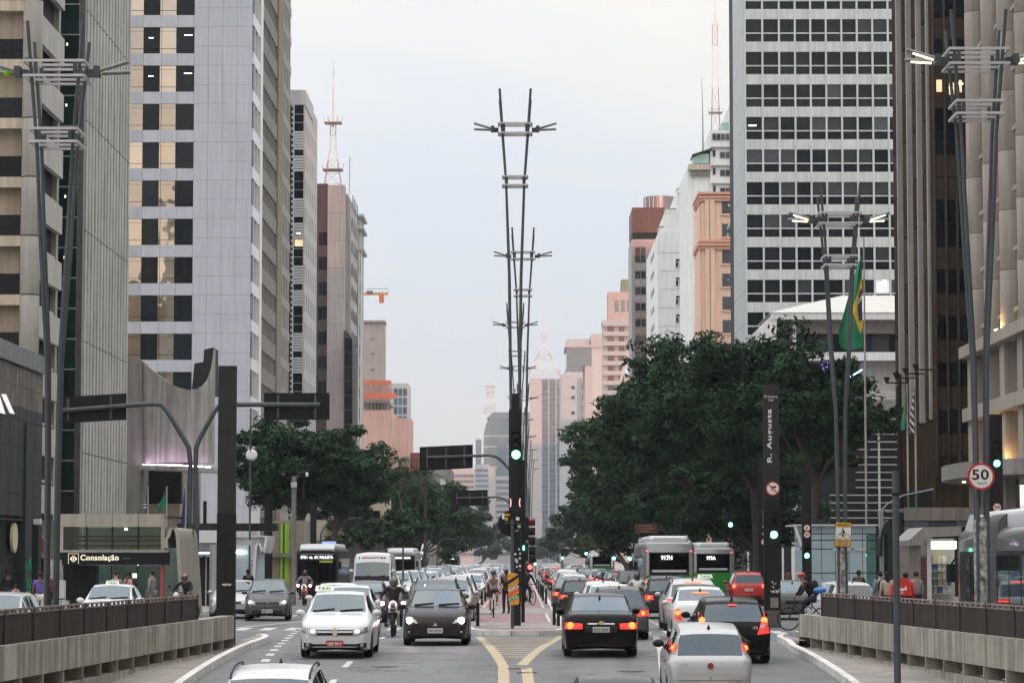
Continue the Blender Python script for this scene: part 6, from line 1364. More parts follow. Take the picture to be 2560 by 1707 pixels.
D = 245.0; GA4 = Bld('sign_gantry', 'bare curved gantry arm in front of the cream office', 'sign gantry', (XX(800, D), D, 0)); tubes(GA4, [(XX(801, D), D, 0)] + lp([(802, 1335), (810, 1318), (822, 1303), (850, 1298), (905, 1294)], D), .08, 'arm_pole'); GA4.bx('sign_panel', m_sback, XX(850, D), XX(906, D), D, D + .05, cz(1318, D), cz(1298, D))
D = 330.0; GA5 = Bld('sign_gantry', 'thin distant gantry arm over the left queue', 'sign gantry', (XX(1093, D), D, 0)); tubes(GA5, [(XX(1093, D), D, 0)] + lp([(1093, 1370), (1098, 1355), (1107, 1348), (1142, 1347)], D), .07, 'arm_pole')
# ---- bollards
bm = MB().lathe([(.055, 0), (.055, .72), (.045, .74), (.02, .745)], (0, 0, 0), 'z', 10).mesh('bollard', m_post, 40); bw = MB().lathe([(.13, 0), (.14, .05), (.14, .68), (.1, .72)], (0, 0, 0), 'z', 12).mesh('bollard', mat('worn_bollard', (.06, .055, .045), .7, var=.5, scale=8, streak=.5), 40)
BL = [(1.17, 90.5, 'r'), (1.05, 91.8, 'r'), (1.16, 136, 'r'), (1.1, 147, 'r'), (1.12, 153, 'r'), (1.08, 163, 'r'), (1.05, 177, 'r'), (1.1, 190, 'r'), (1.05, 205, 'r'), (-1.42, 90.2, 'l'), (-1.95, 112, 'l'), (-1.92, 134, 'l'), (-1.9, 145, 'l'), (-1.9, 158, 'l'), (-1.9, 172, 'l')]
ordn = ['first', 'second', 'third', 'fourth', 'fifth', 'sixth', 'seventh', 'eighth', 'ninth', 'tenth']; cnt = {'l': 0, 'r': 0}
for x, y, s in BL:
    o = link('bollard', bm, None, (x, y, .13)); tag(o, f'{ordn[cnt[s]]} black bollard on the {"right" if s == "r" else "left"} edge of the cycle track, counting from the nose', 'bollard', 'bollards along the cycle track'); cnt[s] += 1
o = link('bollard', bw, None, (1.55, 98.5, .0), scale=(1, 1, 1.35)); tag(o, 'stout worn bollard beside the dark compact cars right of the track', 'bollard', 'bollards along the cycle track')
# ---- single poles
def pole(name, label, px, pyt, d, r, z0=0, extra=None, m=None):
    g = Bld(name, label, 'pole', (XX(px, d), d, z0)); g.mb(MB().tube([(XX(px, d), d, z0), (XX(px, d), d, cz(pyt, d))], r, 10), 'shaft', m or m_galv, 60); return g
g = pole('steel_pole', 'thick bare steel pole standing in front of the right wall', 2239, 1176, 52.5, .065, zr(52.5) + .15); g.mb(MB().lathe([(.075, -.03), (.075, .03)], (XX(2239, 52.5), 52.5, cz(1235, 52.5)), 'z', 12), 'band', m_post)
g = pole('camera_pole', 'thin pole with a white dish beside the left tree', 625, 1065, 130, .045); g.mb(MB().lathe([(.001, -.05), (.2, -.04), (.27, .04), (.25, .05)], (XX(628, 130), 130, cz(1137, 130)), 'y', 20), 'dish', m_white_f, 40); g.bx('box', m_lgrey, XX(619, 130), XX(632, 130), 129.8, 130.1, cz(1363, 130), cz(1349, 130))
g = pole('camera_pole', 'grey pole with a white dome camera in front of the round left tree', 735, 1190, 140, .12, 0, None, mat('concrete_pole', (.2, .19, .175), .9)); tubes(g, lp([(735, 1200), (740, 1190), (750, 1180), (766, 1179)], 140), .03, 'arm', 6); g.mb(MB().ball((XX(767, 140), 140, cz(1186, 140)), .08, .08, .12, 10, 8), 'camera', m_white_f, True); g.bx('box', m_lgrey, XX(728, 140), XX(742, 140), 139.8, 140, cz(1218, 140), cz(1205, 140))
for lb, px0, px1, pyt, d in (('dark slab post under the round left tree', 661, 681, 1236, 160), ('dark slab post with a pale edge behind the dark bus', 776, 791, 1255, 175), ('dark slab totem next to the flags in front of the panel tower', 508, 516, 1252, 150)): totem('street_totem', lb, px0, px1, pyt, d, .2)
pole('lamp_post', 'thin post rising between the white van and the second bus', 1008, 1365, 150, .05, 0); pole('lamp_post', 'pale slim post left of the wide dark totem', 484, 1190, 112.5, .03, 0)
for i, (px, py, d) in enumerate(((1825, 1311, 175), (1573, 1396, 205), (1534, 1395, 235), (1406, 1394, 380), (1465, 1383, 300), (1338, 1409, 330))):
    g = pole('signal_post', ['green signal high in the dark tree over the buses', 'green signal left of the green bus', 'green signal just right of the far bus', 'tiny green signal far down the avenue', 'tiny green signal in the foliage above the far queue', 'tiny green signal beside the median column'][i], px, py - 8, d, .05, 0, None, m_post); g.bx('housing', m_post, XX(px, d) - .16, XX(px, d) + .16, d - .2, d - .05, cz(py, d) - .2, cz(py, d) + .75); lens(g.root, tuple(Vector((XX(px, d), d - .21, cz(py, d))) - g.o), m_green_on, .13)
D = 140.0
OL = Bld('multi_arm_lamp', 'dark old street lamp with four staggered heads in front of the finned tower', 'street lamp', (XX(2252, D), D, 0)); OL.mb(MB().tube([(XX(2252, D), D, 0), (XX(2252, D), D, cz(935, D))], [.16, .09], 10), 'pole', m_post, 60)
for px0, px1, py in ((2215, 2262, 957), (2238, 2285, 945), (2262, 2310, 934), (2287, 2333, 924)):
    OL.mb(MB().bar(P(px0, py, D), P(px1, py, D), .08, .07), 'arm', m_post); p = P(px0 + 2, py - 6, D); OL.mb(MB().lathe([(.05, -.14), (.16, .12), (.16, .16), (.05, .16)], tuple(p), 'z', 10), 'head', m_post)
# ---- flags
m_fg, m_fy, m_fb, m_fw = mat('flag_green', (.02, .20, .10), .8), mat('flag_yellow', (.70, .50, .03), .8), mat('flag_blue', (.045, .04, .16), .8), mat('flag_white', (.6, .62, .65), .8); m_fk = mat('flag_black', (.02, .02, .025), .8)
def flag(label, px, py0, py1, d, wpx, kind, polepx=None, poletop=None, fold=1.0, seed=0, polebase=0):
    g = Bld('flag', label, 'flag', (XX(px, d), d, polebase)); nu, nv = 26, 44; b = MB(); vs = []
    for v in range(nv + 1):
        t = v / nv; z = cz(py0 + (py1 - py0) * t, d); w = wpx * (.14 + .86 * min(1, t * 1.25)) * (1 if t < .93 else 1 - (t - .93) * 1.2)
        for u in range(nu + 1):
            s = u / nu; x = XX(px - w * s, d); ph = s * 9 * fold + t * 2.2 + seed; vs.append((x, d + .22 * math.sin(ph) * (.3 + s), z - .25 * s * (1 - t) + .07 * math.sin(ph * .7)))
    fs, ms = [], []
    for v in range(nv):
        for u in range(nu):
            fs.append((v * (nu + 1) + u, v * (nu + 1) + u + 1, (v + 1) * (nu + 1) + u + 1, (v + 1) * (nu + 1) + u)); s, t = (u + .5) / nu, (v + .5) / nv
            if kind == 'br':
                U, V = s * 1.15 - .05, (t - .18) / .72; dd = abs(U - .05) / .62 + abs(V - .5) / .42; rr3 = math.hypot((U - .05) * 1.2, (V - .5) * 1.0)
                ms.append(2 if rr3 < .245 and abs(V - .5 + .12 - U * .35) > .028 else 3 if rr3 < .245 else 1 if dd < 1 else 0)
            elif kind == 'sp': ms.append(3 if int((t * 13 + s * 3)) % 2 else 4)
            elif kind == 'green': ms.append(0)
            else: ms.append(2)
    b.add(vs, fs); b.m = ms; g.mb(b, 'cloth', [m_fg, m_fy, m_fb, m_fw, m_fk], 60, fix=False)
    pp = polepx or px + 2; pt_ = poletop or py0 - 10; g.mb(MB().tube([(XX(pp, d), d + .05, polebase), (XX(pp, d), d + .05, cz(pt_, d))], [.075, .04], 8), 'flagpole', mat('flagpole_grey', (.38, .36, .34), .5, .3), 60); return g
flag('large Brazilian flag hanging from a tall pole before the pavilion', 2161, 640, 872, 150, 60, 'br', 2166, 592, .8, .4)
flag('small Brazilian flag against the finned tower', 2268, 975, 1072, 138, 12, 'br', 2271, 960, .5, 1); flag('black and white striped state flag beside the small Brazilian flag', 2289, 962, 1080, 138, 13, 'sp', 2291, 950, .5, 2)
flag('striped state flag at the concrete hall', 368, 1220, 1272, 128, 11, 'sp', 369, 1215, .5, 0); flag('green flag at the concrete hall beside the metro entrance', 415, 1220, 1272, 126, 26, 'green', 416, 1215, .6, 1); flag('dark blue flag left of the gantry poles', 463, 1215, 1310, 128, 13, 'blue', 463, 1208, .5, 2)
# ================================================================ vehicles
def paint(name, c, metal=.25, rough=.28):
    return mat('paint_' + name, c, rough, metal, var=.035, scale=2.5, coat=.07 if max(c) < .2 else .4, rvar=.05, spec=.08 if max(c) < .2 else .25)
PT = {'white': paint('white', (.60, .62, .63), 0, .3), 'silver': paint('silver', (.42, .43, .44), .45, .32), 'grey': paint('grey', (.10, .10, .104), .4, .3), 'black': paint('black', (.007, .007, .008), .0, .2),
      'dark': paint('dark_brown_grey', (.03, .027, .027), .3, .25), 'red': paint('red', (.42, .025, .02), .1, .28), 'champ': paint('champagne', (.36, .34, .31), .5, .3), 'blue': paint('blue_grey', (.10, .13, .18), .4, .3)}
m_tyre = mat('tyre_rubber', (.018, .018, .019), .85, var=.2, scale=6)
m_rim = mat('alloy_rim', (.32, .32, .33), .35, .8, var=.1)
m_blk = mat('black_trim', (.014, .014, .015), .55, var=.1)
m_chrome = mat('chrome', (.55, .56, .6), .22, 1.0, var=.03)
m_seat = mat('seat_fabric', (.035, .036, .04), .9)
m_cglass = clear_mat('car_glass', (.40, .46, .48), 1.5, 2.2)
m_cglassd = clear_mat('tinted_car_glass', (.10, .11, .12), 1.5, 1.5)
m_lens = mat('lamp_lens', (.26, .26, .27), .12, .5, var=.15, scale=14, coat=.8)
m_hl = glow('headlamp_lit', (1, .80, .62), 42); m_hlp = glow('headlamp_pink', (1, .62, .70), 60, cast=True); m_hlw = glow('headlamp_warm', (1, .62, .38), 9)
m_hlb = glow('xenon_lamp', (.72, .66, 1), 45)
m_tl_off = mat('tail_lens_dark', (.18, .006, .006), .15, 0, coat=.8); m_tl = glow('tail_lens_lit', (1, .03, .02), 1.7, (.4, .01, .01)); m_brake = glow('brake_bulb', (1, .15, .03), 4.2, (.5, .05, .02)); m_bar = glow('brake_bar', (1, .12, .06), 4, (.5, .05, .02))
m_plate = mat('plate_grey', (.55, .55, .53), .5); m_plate_r = mat('plate_red', (.40, .03, .04), .5); m_ink = mat('plate_ink', (.03, .03, .03), .6); m_inkw = mat('plate_white_ink', (.8, .8, .8), .6)
m_taxi = glow('taxi_box', (.93, 1, .82), .35, (.8, .82, .72)); m_green_ink = mat('green_ink', (.03, .18, .08), .6)
PROF = {
 'sedan': dict(top=[(0, .46), (.012, .60), (.03, .675), (.06, .70), (.17, .715), (.19, .725), (.325, .955), (.40, .99), (.50, 1.0), (.575, .97), (.745, .675), (.84, .64), (.93, .57), (.975, .50), (1, .38)],
               belt=[(0, .44), (.012, .57), (.03, .63), (.10, .655), (.3, .655), (.5, .635), (.745, .62), (.84, .59), (.93, .53), (.975, .46), (1, .35)], rear=(.195, .318), wind=(.582, .735), side=(.245, .675), bp=.455, wheels=(.195, .80)),
 'hatch': dict(top=[(0, .36), (.008, .52), (.02, .61), (.03, .63), (.105, .93), (.14, .965), (.28, .995), (.45, 1.0), (.565, .97), (.755, .665), (.85, .615), (.94, .54), (.98, .46), (1, .36)],
               belt=[(0, .34), (.008, .50), (.02, .575), (.05, .615), (.3, .635), (.5, .62), (.755, .60), (.85, .565), (.94, .49), (.98, .42), (1, .33)], rear=(.034, .10), wind=(.575, .745), side=(.15, .69), bp=.43, wheels=(.165, .80)),
 'suv': dict(top=[(0, .36), (.008, .52), (.018, .61), (.028, .63), (.10, .91), (.135, .955), (.25, .99), (.45, 1.0), (.59, .97), (.735, .675), (.85, .645), (.94, .575), (.98, .49), (1, .36)],
             belt=[(0, .34), (.008, .50), (.018, .585), (.05, .625), (.3, .64), (.5, .63), (.735, .62), (.85, .595), (.94, .53), (.98, .45), (1, .33)], rear=(.033, .095), wind=(.6, .727), side=(.14, .68), bp=.43, wheels=(.18, .80)),
}
class Shape:
    """lofted car body: section() gives the half outline at a station, front()/back()/side() find the surface"""
    def __init__(s, kind, L, W, H, clear=.17, wheel_r=.31, sides=1.0):
        s.k = PROF[kind]; s.L, s.W, s.H, s.cl, s.wr = L, W, H, clear, wheel_r
        g = np.linspace(0, 1, 601)
        def sm(a):
            y = np.interp(g, [p[0] for p in a], [p[1] for p in a]); ker = np.ones(9) / 9
            yp = np.concatenate([[y[0]] * 4, y, [y[-1]] * 4]); return np.convolve(yp, ker, 'valid')
        s.g, s.top, s.belt = g, sm(s.k['top']) * H, sm(s.k['belt']) * H
        s.wid = sm([(0, .86), (.008, .915), (.03, .965), (.10, .995), (.2, 1), (.75, 1), (.88, .975), (.95, .92), (.985, .83), (1, .74)]) * W / 2
        s.yw = [(t - .5) * L for t in s.k['wheels']]
        s.cache = [s.section(t) for t in np.linspace(0, 1, 251)]
    def y(s, t): return (t - .5) * s.L
    def section(s, t):
        top, belt, w = (float(np.interp(t, s.g, a)) for a in (s.top, s.belt, s.wid))
        y = s.y(t); zb = s.cl + .06 * max(0, abs(t - .5) - .44) / .06 * 1.5; ra = s.wr * 1.16
        for yw in s.yw:
            d = abs(y - yw)
            if d < ra: zb = max(zb, s.wr + math.sqrt(max(0, ra * ra - d * d)) * .98)
        zb = min(zb, belt - .12)
        h = max(.015, top - belt); f = min(1, h / (.33 * s.H)); wr = w * (.885 - s.k.get('tum', .155) * f)
        zm = max(zb + .02, s.H * .40)
        return [(0, zb + .03), (w * .88, zb), (w * .965, zb + .035), (w, max(zb + .05, min(zm, belt - .1))), (w * .992, belt - .07), (w * .965, belt - .012),
                (w * (.945 - .01 * f), belt + .05 * h), (wr, belt + .84 * h), (wr * .915, belt + .955 * h), (wr * .5, belt + h * 1.0), (0, belt + h * 1.012)]
    def inside(s, i, x, z):
        q = s.cache[i]
        if z < q[1][1]: return False
        if z <= q[5][1]: return x <= np.interp(z, [p[1] for p in q[1:6]], [p[0] for p in q[1:6]])
        return z <= np.interp(x, [p[0] for p in q[:4:-1]], [p[1] for p in q[:4:-1]])
    def hit(s, x, z, rng):
        x = abs(x)
        for k in range(12):                              # slide inwards when the point lies beyond the outline
            last = None
            for i in rng:
                if s.inside(i, x, z):
                    if last is None: return s.y(i / 250)
                    a, b = last / 250, i / 250           # outside, inside: bisect to the surface
                    for _ in range(5):
                        c = (a + b) / 2; s.cache.append(s.section(c))
                        if s.inside(-1, x, z): b = c
                        else: a = c
                        s.cache.pop()
                    return s.y(b)
                last = i
            x *= .97
        return 0
    def front(s, x, z): return s.hit(x, z, range(250, 120, -1))
    def back(s, x, z): return s.hit(x, z, range(0, 130))
    def side(s, y, z):
        q = s.cache[int(round((y / s.L + .5) * 250))]
        return float(np.interp(z, [p[1] for p in q[1:8]], [p[0] for p in q[1:8]]))
def patch(sh, c4, front, off=.012, nu=7, nv=4, flip=False, thick=.02):
    """a panel laid on the front or rear of the body: four (x, z) corners, bent to the surface"""
    sg = 1 if front else -1; f = sh.front if front else sh.back; outer, inner = [], []
    for v in range(nv + 1):
        for u in range(nu + 1):
            a, b = u / nu, v / nv
            x = (c4[0][0] * (1 - a) + c4[1][0] * a) * (1 - b) + (c4[3][0] * (1 - a) + c4[2][0] * a) * b
            z = (c4[0][1] * (1 - a) + c4[1][1] * a) * (1 - b) + (c4[3][1] * (1 - a) + c4[2][1] * a) * b
            xx = -x if flip else x; y = f(xx, z)
            outer.append((xx, y + sg * off, z)); inner.append((xx, y - sg * thick, z))
    b = MB(); n = nu + 1; fs = [(v * n + u, v * n + u + 1, (v + 1) * n + u + 1, (v + 1) * n + u) for v in range(nv) for u in range(nu)]
    b.add(outer, fs)
    rim = [u for u in range(n)] + [v * n + nu for v in range(1, nv + 1)] + [nv * n + u for u in range(nu - 1, -1, -1)] + [v * n for v in range(nv - 1, 0, -1)]
    o = len(b.v); b.v += inner
    for a, c in zip(rim, rim[1:] + rim[:1]): b.f.append((a, c, o + c, o + a)); b.m.append(0)
    return b
WHEELS = {}
def wheel_meshes(r, w=.2):
    k = round(r, 2)
    if k not in WHEELS:
        t = MB().lathe([(r * .62, -w * .42), (r * .9, -w / 2), (r, -w * .36), (r, w * .36), (r * .9, w / 2), (r * .62, w * .42)], (0, 0, 0), 'x', 22).mesh('tyre', m_tyre, 35)
        b = MB().lathe([(r * .6, -w * .36), (r * .64, -w * .3), (r * .64, w * .3), (r * .6, w * .36)], (0, 0, 0), 'x', 22)
        for sd in (-1, 1):
            for q in range(5):
                a = 2 * math.pi * q / 5; b.bar((sd * w * .38, r * .1 * math.cos(a), r * .1 * math.sin(a)), (sd * w * .38, r * .62 * math.cos(a), r * .62 * math.sin(a)), .02, r * .2)
        WHEELS[k] = (t, b.mesh('rim', m_rim))
    return WHEELS[k]
def curve_mesh(b, nm, m, sm=False): return b.mesh(nm, m, sm)
DESIGNS = {}
def design(key, kind, L, W, H, clear=.17, wr=.31, fr=None, rr=None, rails=False, handles=True, tint=False):
    """all part meshes of one model of car; fr/rr give front and rear fittings as (name, corners, material, both sides, offset)"""
    sh = Shape(kind, L, W, H, clear, wr); k = sh.k; parts = []
    ts = sorted(set([0, .004, .008, .014, .02, .03, .045, .06] + [round(x, 4) for x in np.linspace(.08, .94, 34)] + [.95, .96, .97, .98, .988, .994, 1] + list(k['rear']) + list(k['wind']) + list(k['side']) + [k['bp'] - .009, k['bp'] + .009]
                    + [t + d / L for t in k['wheels'] for d in (-wr * 1.16, -wr * 1.1, -wr, -wr * .8, -wr * .5, 0, wr * .5, wr * .8, wr, wr * 1.1, wr * 1.16)]))
    ts = [t for t in ts if 0 <= t <= 1]
    rings = []
    for t in ts:
        h = sh.section(t); y = sh.y(t)
        rings.append([(-x, y, z) for x, z in h] + [(x, y, z) for x, z in h[-2:0:-1]])
    n = 20; V = [p for r in rings for p in r]; F = {'body': []}; M = []
    for i in range(len(ts) - 1):
        tm = (ts[i] + ts[i + 1]) / 2
        for j in range(n):
            jj = j if j < 10 else 19 - j; f = (i * n + j, i * n + (j + 1) % n, (i + 1) * n + (j + 1) % n, (i + 1) * n + j); key2 = 'body'
            sd = 'L' if j < 10 else 'R'
            if k['wind'][0] < tm < k['wind'][1] and jj in (8, 9): key2 = 'windscreen'
            elif k['rear'][0] < tm < k['rear'][1] and jj in (8, 9): key2 = 'rear_window'
            elif k['side'][0] < tm < k['side'][1] and jj == 6 and abs(tm - k['bp']) > .009: key2 = ('side_window', sd, tm > k['bp'])
            elif jj == 0: key2 = 'underbody'
            F.setdefault(key2, []).append(f)
    F['body'].append(tuple(range(n))); F['body'].append(tuple((len(ts) - 1) * n + j for j in range(n - 1, -1, -1)))
    for q, fs in F.items():
        used = sorted({i for f in fs for i in f}); ix = {v: i for i, v in enumerate(used)}
        b = MB(); b.add([V[i] for i in used], [tuple(ix[i] for i in f) for f in fs])
        nm = q if isinstance(q, str) else q[0]
        m = PT['white'] if nm == 'body' else m_blk if nm == 'underbody' else (m_cglassd if tint and nm != 'windscreen' else m_cglass)
        parts.append((nm, b.mesh(nm, m, 32), None, None))
    t_m, r_m = wheel_meshes(wr)
    for yw in sh.yw:
        for sd in (-1, 1): parts.append(('wheel', t_m, (sd * (W / 2 - .115), yw, wr), [('rim', r_m, (0, 0, 0))]))
    b = MB()
    for sd in (-1, 1):
        for yy, zz in (((k['side'][1] - .16 - .5) * L, .33 * H), ((k['side'][0] + .13 - .5) * L, .33 * H)):
            b = MB().box(sd * .37 - .24, sd * .37 + .24, yy - .28, yy + .22, .22, zz - .02); b.bar((sd * .37, yy - .22, zz - .1), (sd * .37, yy - .36, zz + .44), .44, .12); b.cbox((sd * .37, yy - .4, zz + .58), .26, .1, .2)
            parts.append(('seat', b.mesh('seat', m_seat), None, None))
    b = MB().box(-W * .4, W * .4, (k['wind'][0] + .05 - .5) * L, (k['wind'][1] + .02 - .5) * L, .4 * H, .575 * H); parts.append(('dashboard', b.mesh('dashboard', m_seat), None, None))
    ym = (k['wind'][1] - .045 - .5) * L; zm = .655 * H
    for sd in (-1, 1):
        x = sh.side(ym, zm)
        b = MB().ball((sd * (x + .13), ym, zm + .03), .115, .075, .08, 10, 7); b.bar((sd * (x - .02), ym, zm - .03), (sd * (x + .1), ym, zm), .05, .04)
        parts.append(('mirror', b.mesh('mirror', PT['white'], True), None, None))
    if handles:
        for sd in (-1, 1):
            for t in (k['bp'] + .03, k['bp'] - .19):
                y = (t - .5) * L; z = .545 * H; x = sh.side(y, z)
                parts.append(('door_handle', MB().box(sd * x - .015, sd * x + .02, y - .09, y + .09, z - .015, z + .015).mesh('door_handle', m_blk), None, None))
    if rails:
        for sd in (-1, 1):
            pts = [(sd * (sh.section(t)[8][0] + .01), sh.y(t), sh.section(t)[8][1] + d) for t, d in ((.13, .01), (.16, .05), (.3, .06), (.45, .06), (.56, .05), (.59, .0))]
            parts.append(('roof_rail', MB().tube(pts, .018, 6).mesh('roof_rail', m_blk), None, None))
    zw = [sh.section(t) for t in (k['wind'][1] - .012, k['wind'][1] - .03)]
    for xs_, xe in ((-.05, -.6), (.6, .08)):
        t0 = k['wind'][1] - .006; q0 = sh.section(t0); t1 = k['wind'][1] - .022; q1 = sh.section(t1)
        f0 = lambda q, x: np.interp(abs(x), [p[0] for p in q[:4:-1]], [p[1] for p in q[:4:-1]])
        parts.append(('wiper', MB().bar((xs_, sh.y(t0), f0(q0, xs_) + .02), (xe, sh.y(t1), f0(q1, xe) + .02), .025, .02).mesh('wiper', m_blk), None, None))
    ta = .3 if kind == 'sedan' else .14; q = sh.section(ta)
    parts.append(('aerial', MB().tube([(0, sh.y(ta) + .03, q[10][1] - .02), (0, sh.y(ta), q[10][1] + .05), (0, sh.y(ta) - .02, q[10][1] + .09)], [.045, .02, .004], 6).mesh('aerial', m_blk), None, None))
    for lst, front in ((fr or [], True), (rr or [], False)):
        for it in lst:
            nm, c4, m, both = it[:4]; off = it[4] if len(it) > 4 else .012; c4 = [(x * W / 2, z * H) for x, z in c4]; ch = []
            for fl in ((False, True) if both else (False,)):
                me = patch(sh, c4, front, off, 8, 4, fl).mesh(nm, m, 40); subs = []
                if len(it) > 5 and it[5]:
                    for (u, v, r_, bm, bn) in it[5]:
                        x = ((c4[0][0] * (1 - u) + c4[1][0] * u) * (1 - v) + (c4[3][0] * (1 - u) + c4[2][0] * u) * v) * (-1 if fl else 1)
                        z = (c4[0][1] * (1 - u) + c4[1][1] * u) * (1 - v) + (c4[3][1] * (1 - u) + c4[2][1] * u) * v
                        y = (sh.front if front else sh.back)(x, z) + (off + .004) * (1 if front else -1)
                        subs.append((bn, MB().ball((x, y, z), r_, r_ * .45, r_, 10, 6).mesh(bn, bm, True), None))
                parts.append((nm, me, None, subs))
    DESIGNS[key] = (sh, parts); return sh
def place(key, label, x, y, col, rot=0, group=None, z=None, name='car', cat='car', lite=False, over=None, pitch=None):
    sh, parts = DESIGNS[key]
    zz = z if z is not None else (zr(y) if abs(x) < 6.9 else 0)
    r = thing(name, label, cat, (x, y, zz), rot, group)
    if pitch is None and y < 72 and abs(x) < 6.9:
        sl = math.atan((zr(y + 1.3) - zr(y - 1.3)) / 2.6); pitch = sl if abs(rot) < 1 else -sl
    if pitch: r.rotation_euler = (pitch, 0, rot)
    over = dict(over or {})
    if abs(rot) > 1: over.setdefault('tail_light', m_tl_off); over['brake_bulb'] = None
    else: over.setdefault('bulb', None)
    for nm, me, loc, subs in parts:
        if lite and nm in ('seat', 'dashboard', 'wiper', 'door_handle', 'aerial', 'underbody', 'fog_lamp', 'badge'): continue
        o = link(nm, me, r, loc)
        m = PT[col] if nm == 'body' else over.get(nm)
        if nm == 'mirror': m = over.get('mirror', PT[col])
        if m: o.material_slots[0].link = 'OBJECT'; o.material_slots[0].material = m
        for sn, sm_, sl in (subs or []):
            if sn in over and over[sn] is None: continue
            so = link(sn, sm_, o, sl)
            if sn in over: so.material_slots[0].link = 'OBJECT'; so.material_slots[0].material = over[sn]
            if loc is not None and sl is None: so.location = -Vector(loc)
    return r, sh
def plate(r, sh, key, front, z, m=None, ink=None, w=.4):
    y = (sh.front if front else sh.back)(0, z); sg = 1 if front else -1; y += sg * .03
    o = bx('plate', m or m_plate, -w / 2, w / 2, y - .008, y + .008, z - .065, z + .065, r)
    if key:
        t = text(key, ink or m_ink, o, (0, sg * .0085, -.008), width=w * .86, height=.075, rot=(math.pi / 2, 0, math.pi if front else 0), depth=.006)
    return o
def taxi_box(r, sh, t=.5, x=0, w=.42):
    z = sh.section(t)[10][1]; y = sh.y(t)
    b = MB().prism([(x - w / 2, z), (x + w / 2, z), (x + w / 2 - .03, z + .13), (x - w / 2 + .03, z + .13)], 'y', y - .07, y + .07); o = b.build('taxi_sign', m_taxi, r)
    for sg in (-1, 1): text('taxi', m_green_ink, r, (x, y + sg * .072, z + .065), width=w * .66, height=.08, rot=(math.pi / 2, 0, math.pi if sg > 0 else 0), depth=.006)
def badge(r, sh, front, z, pts, m=None, s=.07, name='badge'):
    y = (sh.front if front else sh.back)(0, z); sg = 1 if front else -1
    b = MB().prism([(p[0] * s, z + p[1] * s) for p in pts], 'y', y + sg * .0, y + sg * .035); b.build(name, m or m_chrome, r)
dia = [(0, 1.4), (.95, 0), (0, -1.4), (-.95, 0)]
def ring(n=16): return [(math.cos(2 * math.pi * i / n), math.sin(2 * math.pi * i / n)) for i in range(n)]
# ---- front and rear fittings of each model (x as share of half width, z as share of height)
HB = lambda u, v, r, m=m_hl: [(u, v, r, m, 'bulb')]
F_log = [('headlight', [(.5, .345), (.90, .40), (.95, .49), (.5, .455)], m_lens, 1, .014, HB(.25, .55, .05, m_hlw)), ('grille', [(-.5, .355), (.5, .355), (.52, .44), (-.52, .44)], m_blk, 0, .008), ('grille_bar', [(-.48, .405), (.48, .405), (.48, .415), (-.48, .415)], m_chrome, 0, .018), ('lower_intake', [(-.62, .15), (.62, .15), (.62, .225), (-.62, .225)], m_blk, 0, .008), ('fog_lamp', [(.62, .145), (.86, .17), (.86, .24), (.62, .235)], m_blk, 1, .01, [(.5, .5, .05, m_lens, 'fog_bulb')]), ('bumper_trim', [(-.6, .175), (.6, .175), (.6, .185), (-.6, .185)], m_chrome, 0, .016)]
F_lan = [('headlight', [(.52, .395), (.88, .43), (.95, .535), (.6, .46)], m_lens, 1, .014, HB(.62, .32, .085, m_hlp)), ('grille', [(-.42, .18), (.42, .18), (.5, .455), (-.5, .455)], m_blk, 0, .006), ('lower_intake', [(-.62, .13), (.62, .13), (.62, .2), (-.62, .2)], m_blk, 0, .01), ('fog_lamp', [(.7, .2), (.84, .22), (.84, .27), (.7, .26)], m_blk, 1, .01, [(.5, .5, .04, m_lens, 'fog_bulb')])]
F_gen = [('headlight', [(.54, .39), (.9, .42), (.95, .51), (.54, .465)], m_lens, 1, .014, HB(.5, .5, .06)), ('grille', [(-.5, .385), (.5, .385), (.5, .45), (-.5, .45)], m_blk, 0, .008), ('lower_intake', [(-.66, .15), (.66, .15), (.66, .25), (-.66, .25)], m_blk, 0, .008)]
BK = lambda u=.5, v=.5, r=.06: [(u, v, r, m_brake, 'brake_bulb')]
R_gen = [('tail_light', [(.6, .44), (.95, .45), (.955, .56), (.6, .55)], m_tl, 1, .014, BK()), ('bumper_trim', [(-.85, .14), (.85, .14), (.85, .2), (-.85, .2)], m_blk, 0, .006), ('plate_recess', [(-.34, .40), (.34, .40), (.36, .5), (-.36, .5)], m_blk, 0, .004)]
R_cru = [('tail_light', [(.50, .455), (.955, .455), (.955, .56), (.50, .54)], m_tl, 1, .014, [(.70, .55, .085, m_brake, 'brake_bulb'), (.2, .45, .05, m_tl, 'brake_bulb')]), ('boot_trim', [(-.36, .53), (.36, .53), (.36, .548), (-.36, .548)], m_chrome, 0, .01), ('plate_recess', [(-.45, .40), (.45, .40), (.43, .50), (-.43, .50)], m_blk, 0, .004), ('lower_trim', [(-.6, .14), (.6, .14), (.7, .2), (-.7, .2)], m_blk, 0, .006)]
R_uno = [('tail_light', [(.8, .665), (.955, .665), (.84, .86), (.70, .86)], m_lens, 1, .016), ('brake_lamp', [(.79, .70), (.935, .70), (.885, .785), (.75, .785)], m_tl, 1, .03, BK(.5, .45, .05)), ('bumper_trim', [(-.7, .10), (.7, .10), (.78, .2), (-.78, .2)], m_blk, 0, .006), ('hatch_seam', [(-.74, .335), (.74, .335), (.74, .341), (-.74, .341)], m_blk, 0, .004)]
R_i30 = [('tail_light', [(.62, .45), (.93, .47), (.86, .78), (.76, .70)], m_tl, 1, .016, [(.55, .72, .075, m_brake, 'brake_bulb')]), ('reverse_lamp', [(.68, .55), (.90, .56), (.885, .60), (.70, .59)], m_lens, 1, .03), ('bumper_trim', [(-.8, .12), (.8, .12), (.8, .2), (-.8, .2)], m_blk, 0, .006), ('top_brake_lamp', [(-.1, .885), (.1, .885), (.1, .91), (-.1, .91)], m_tl, 0, .03)]
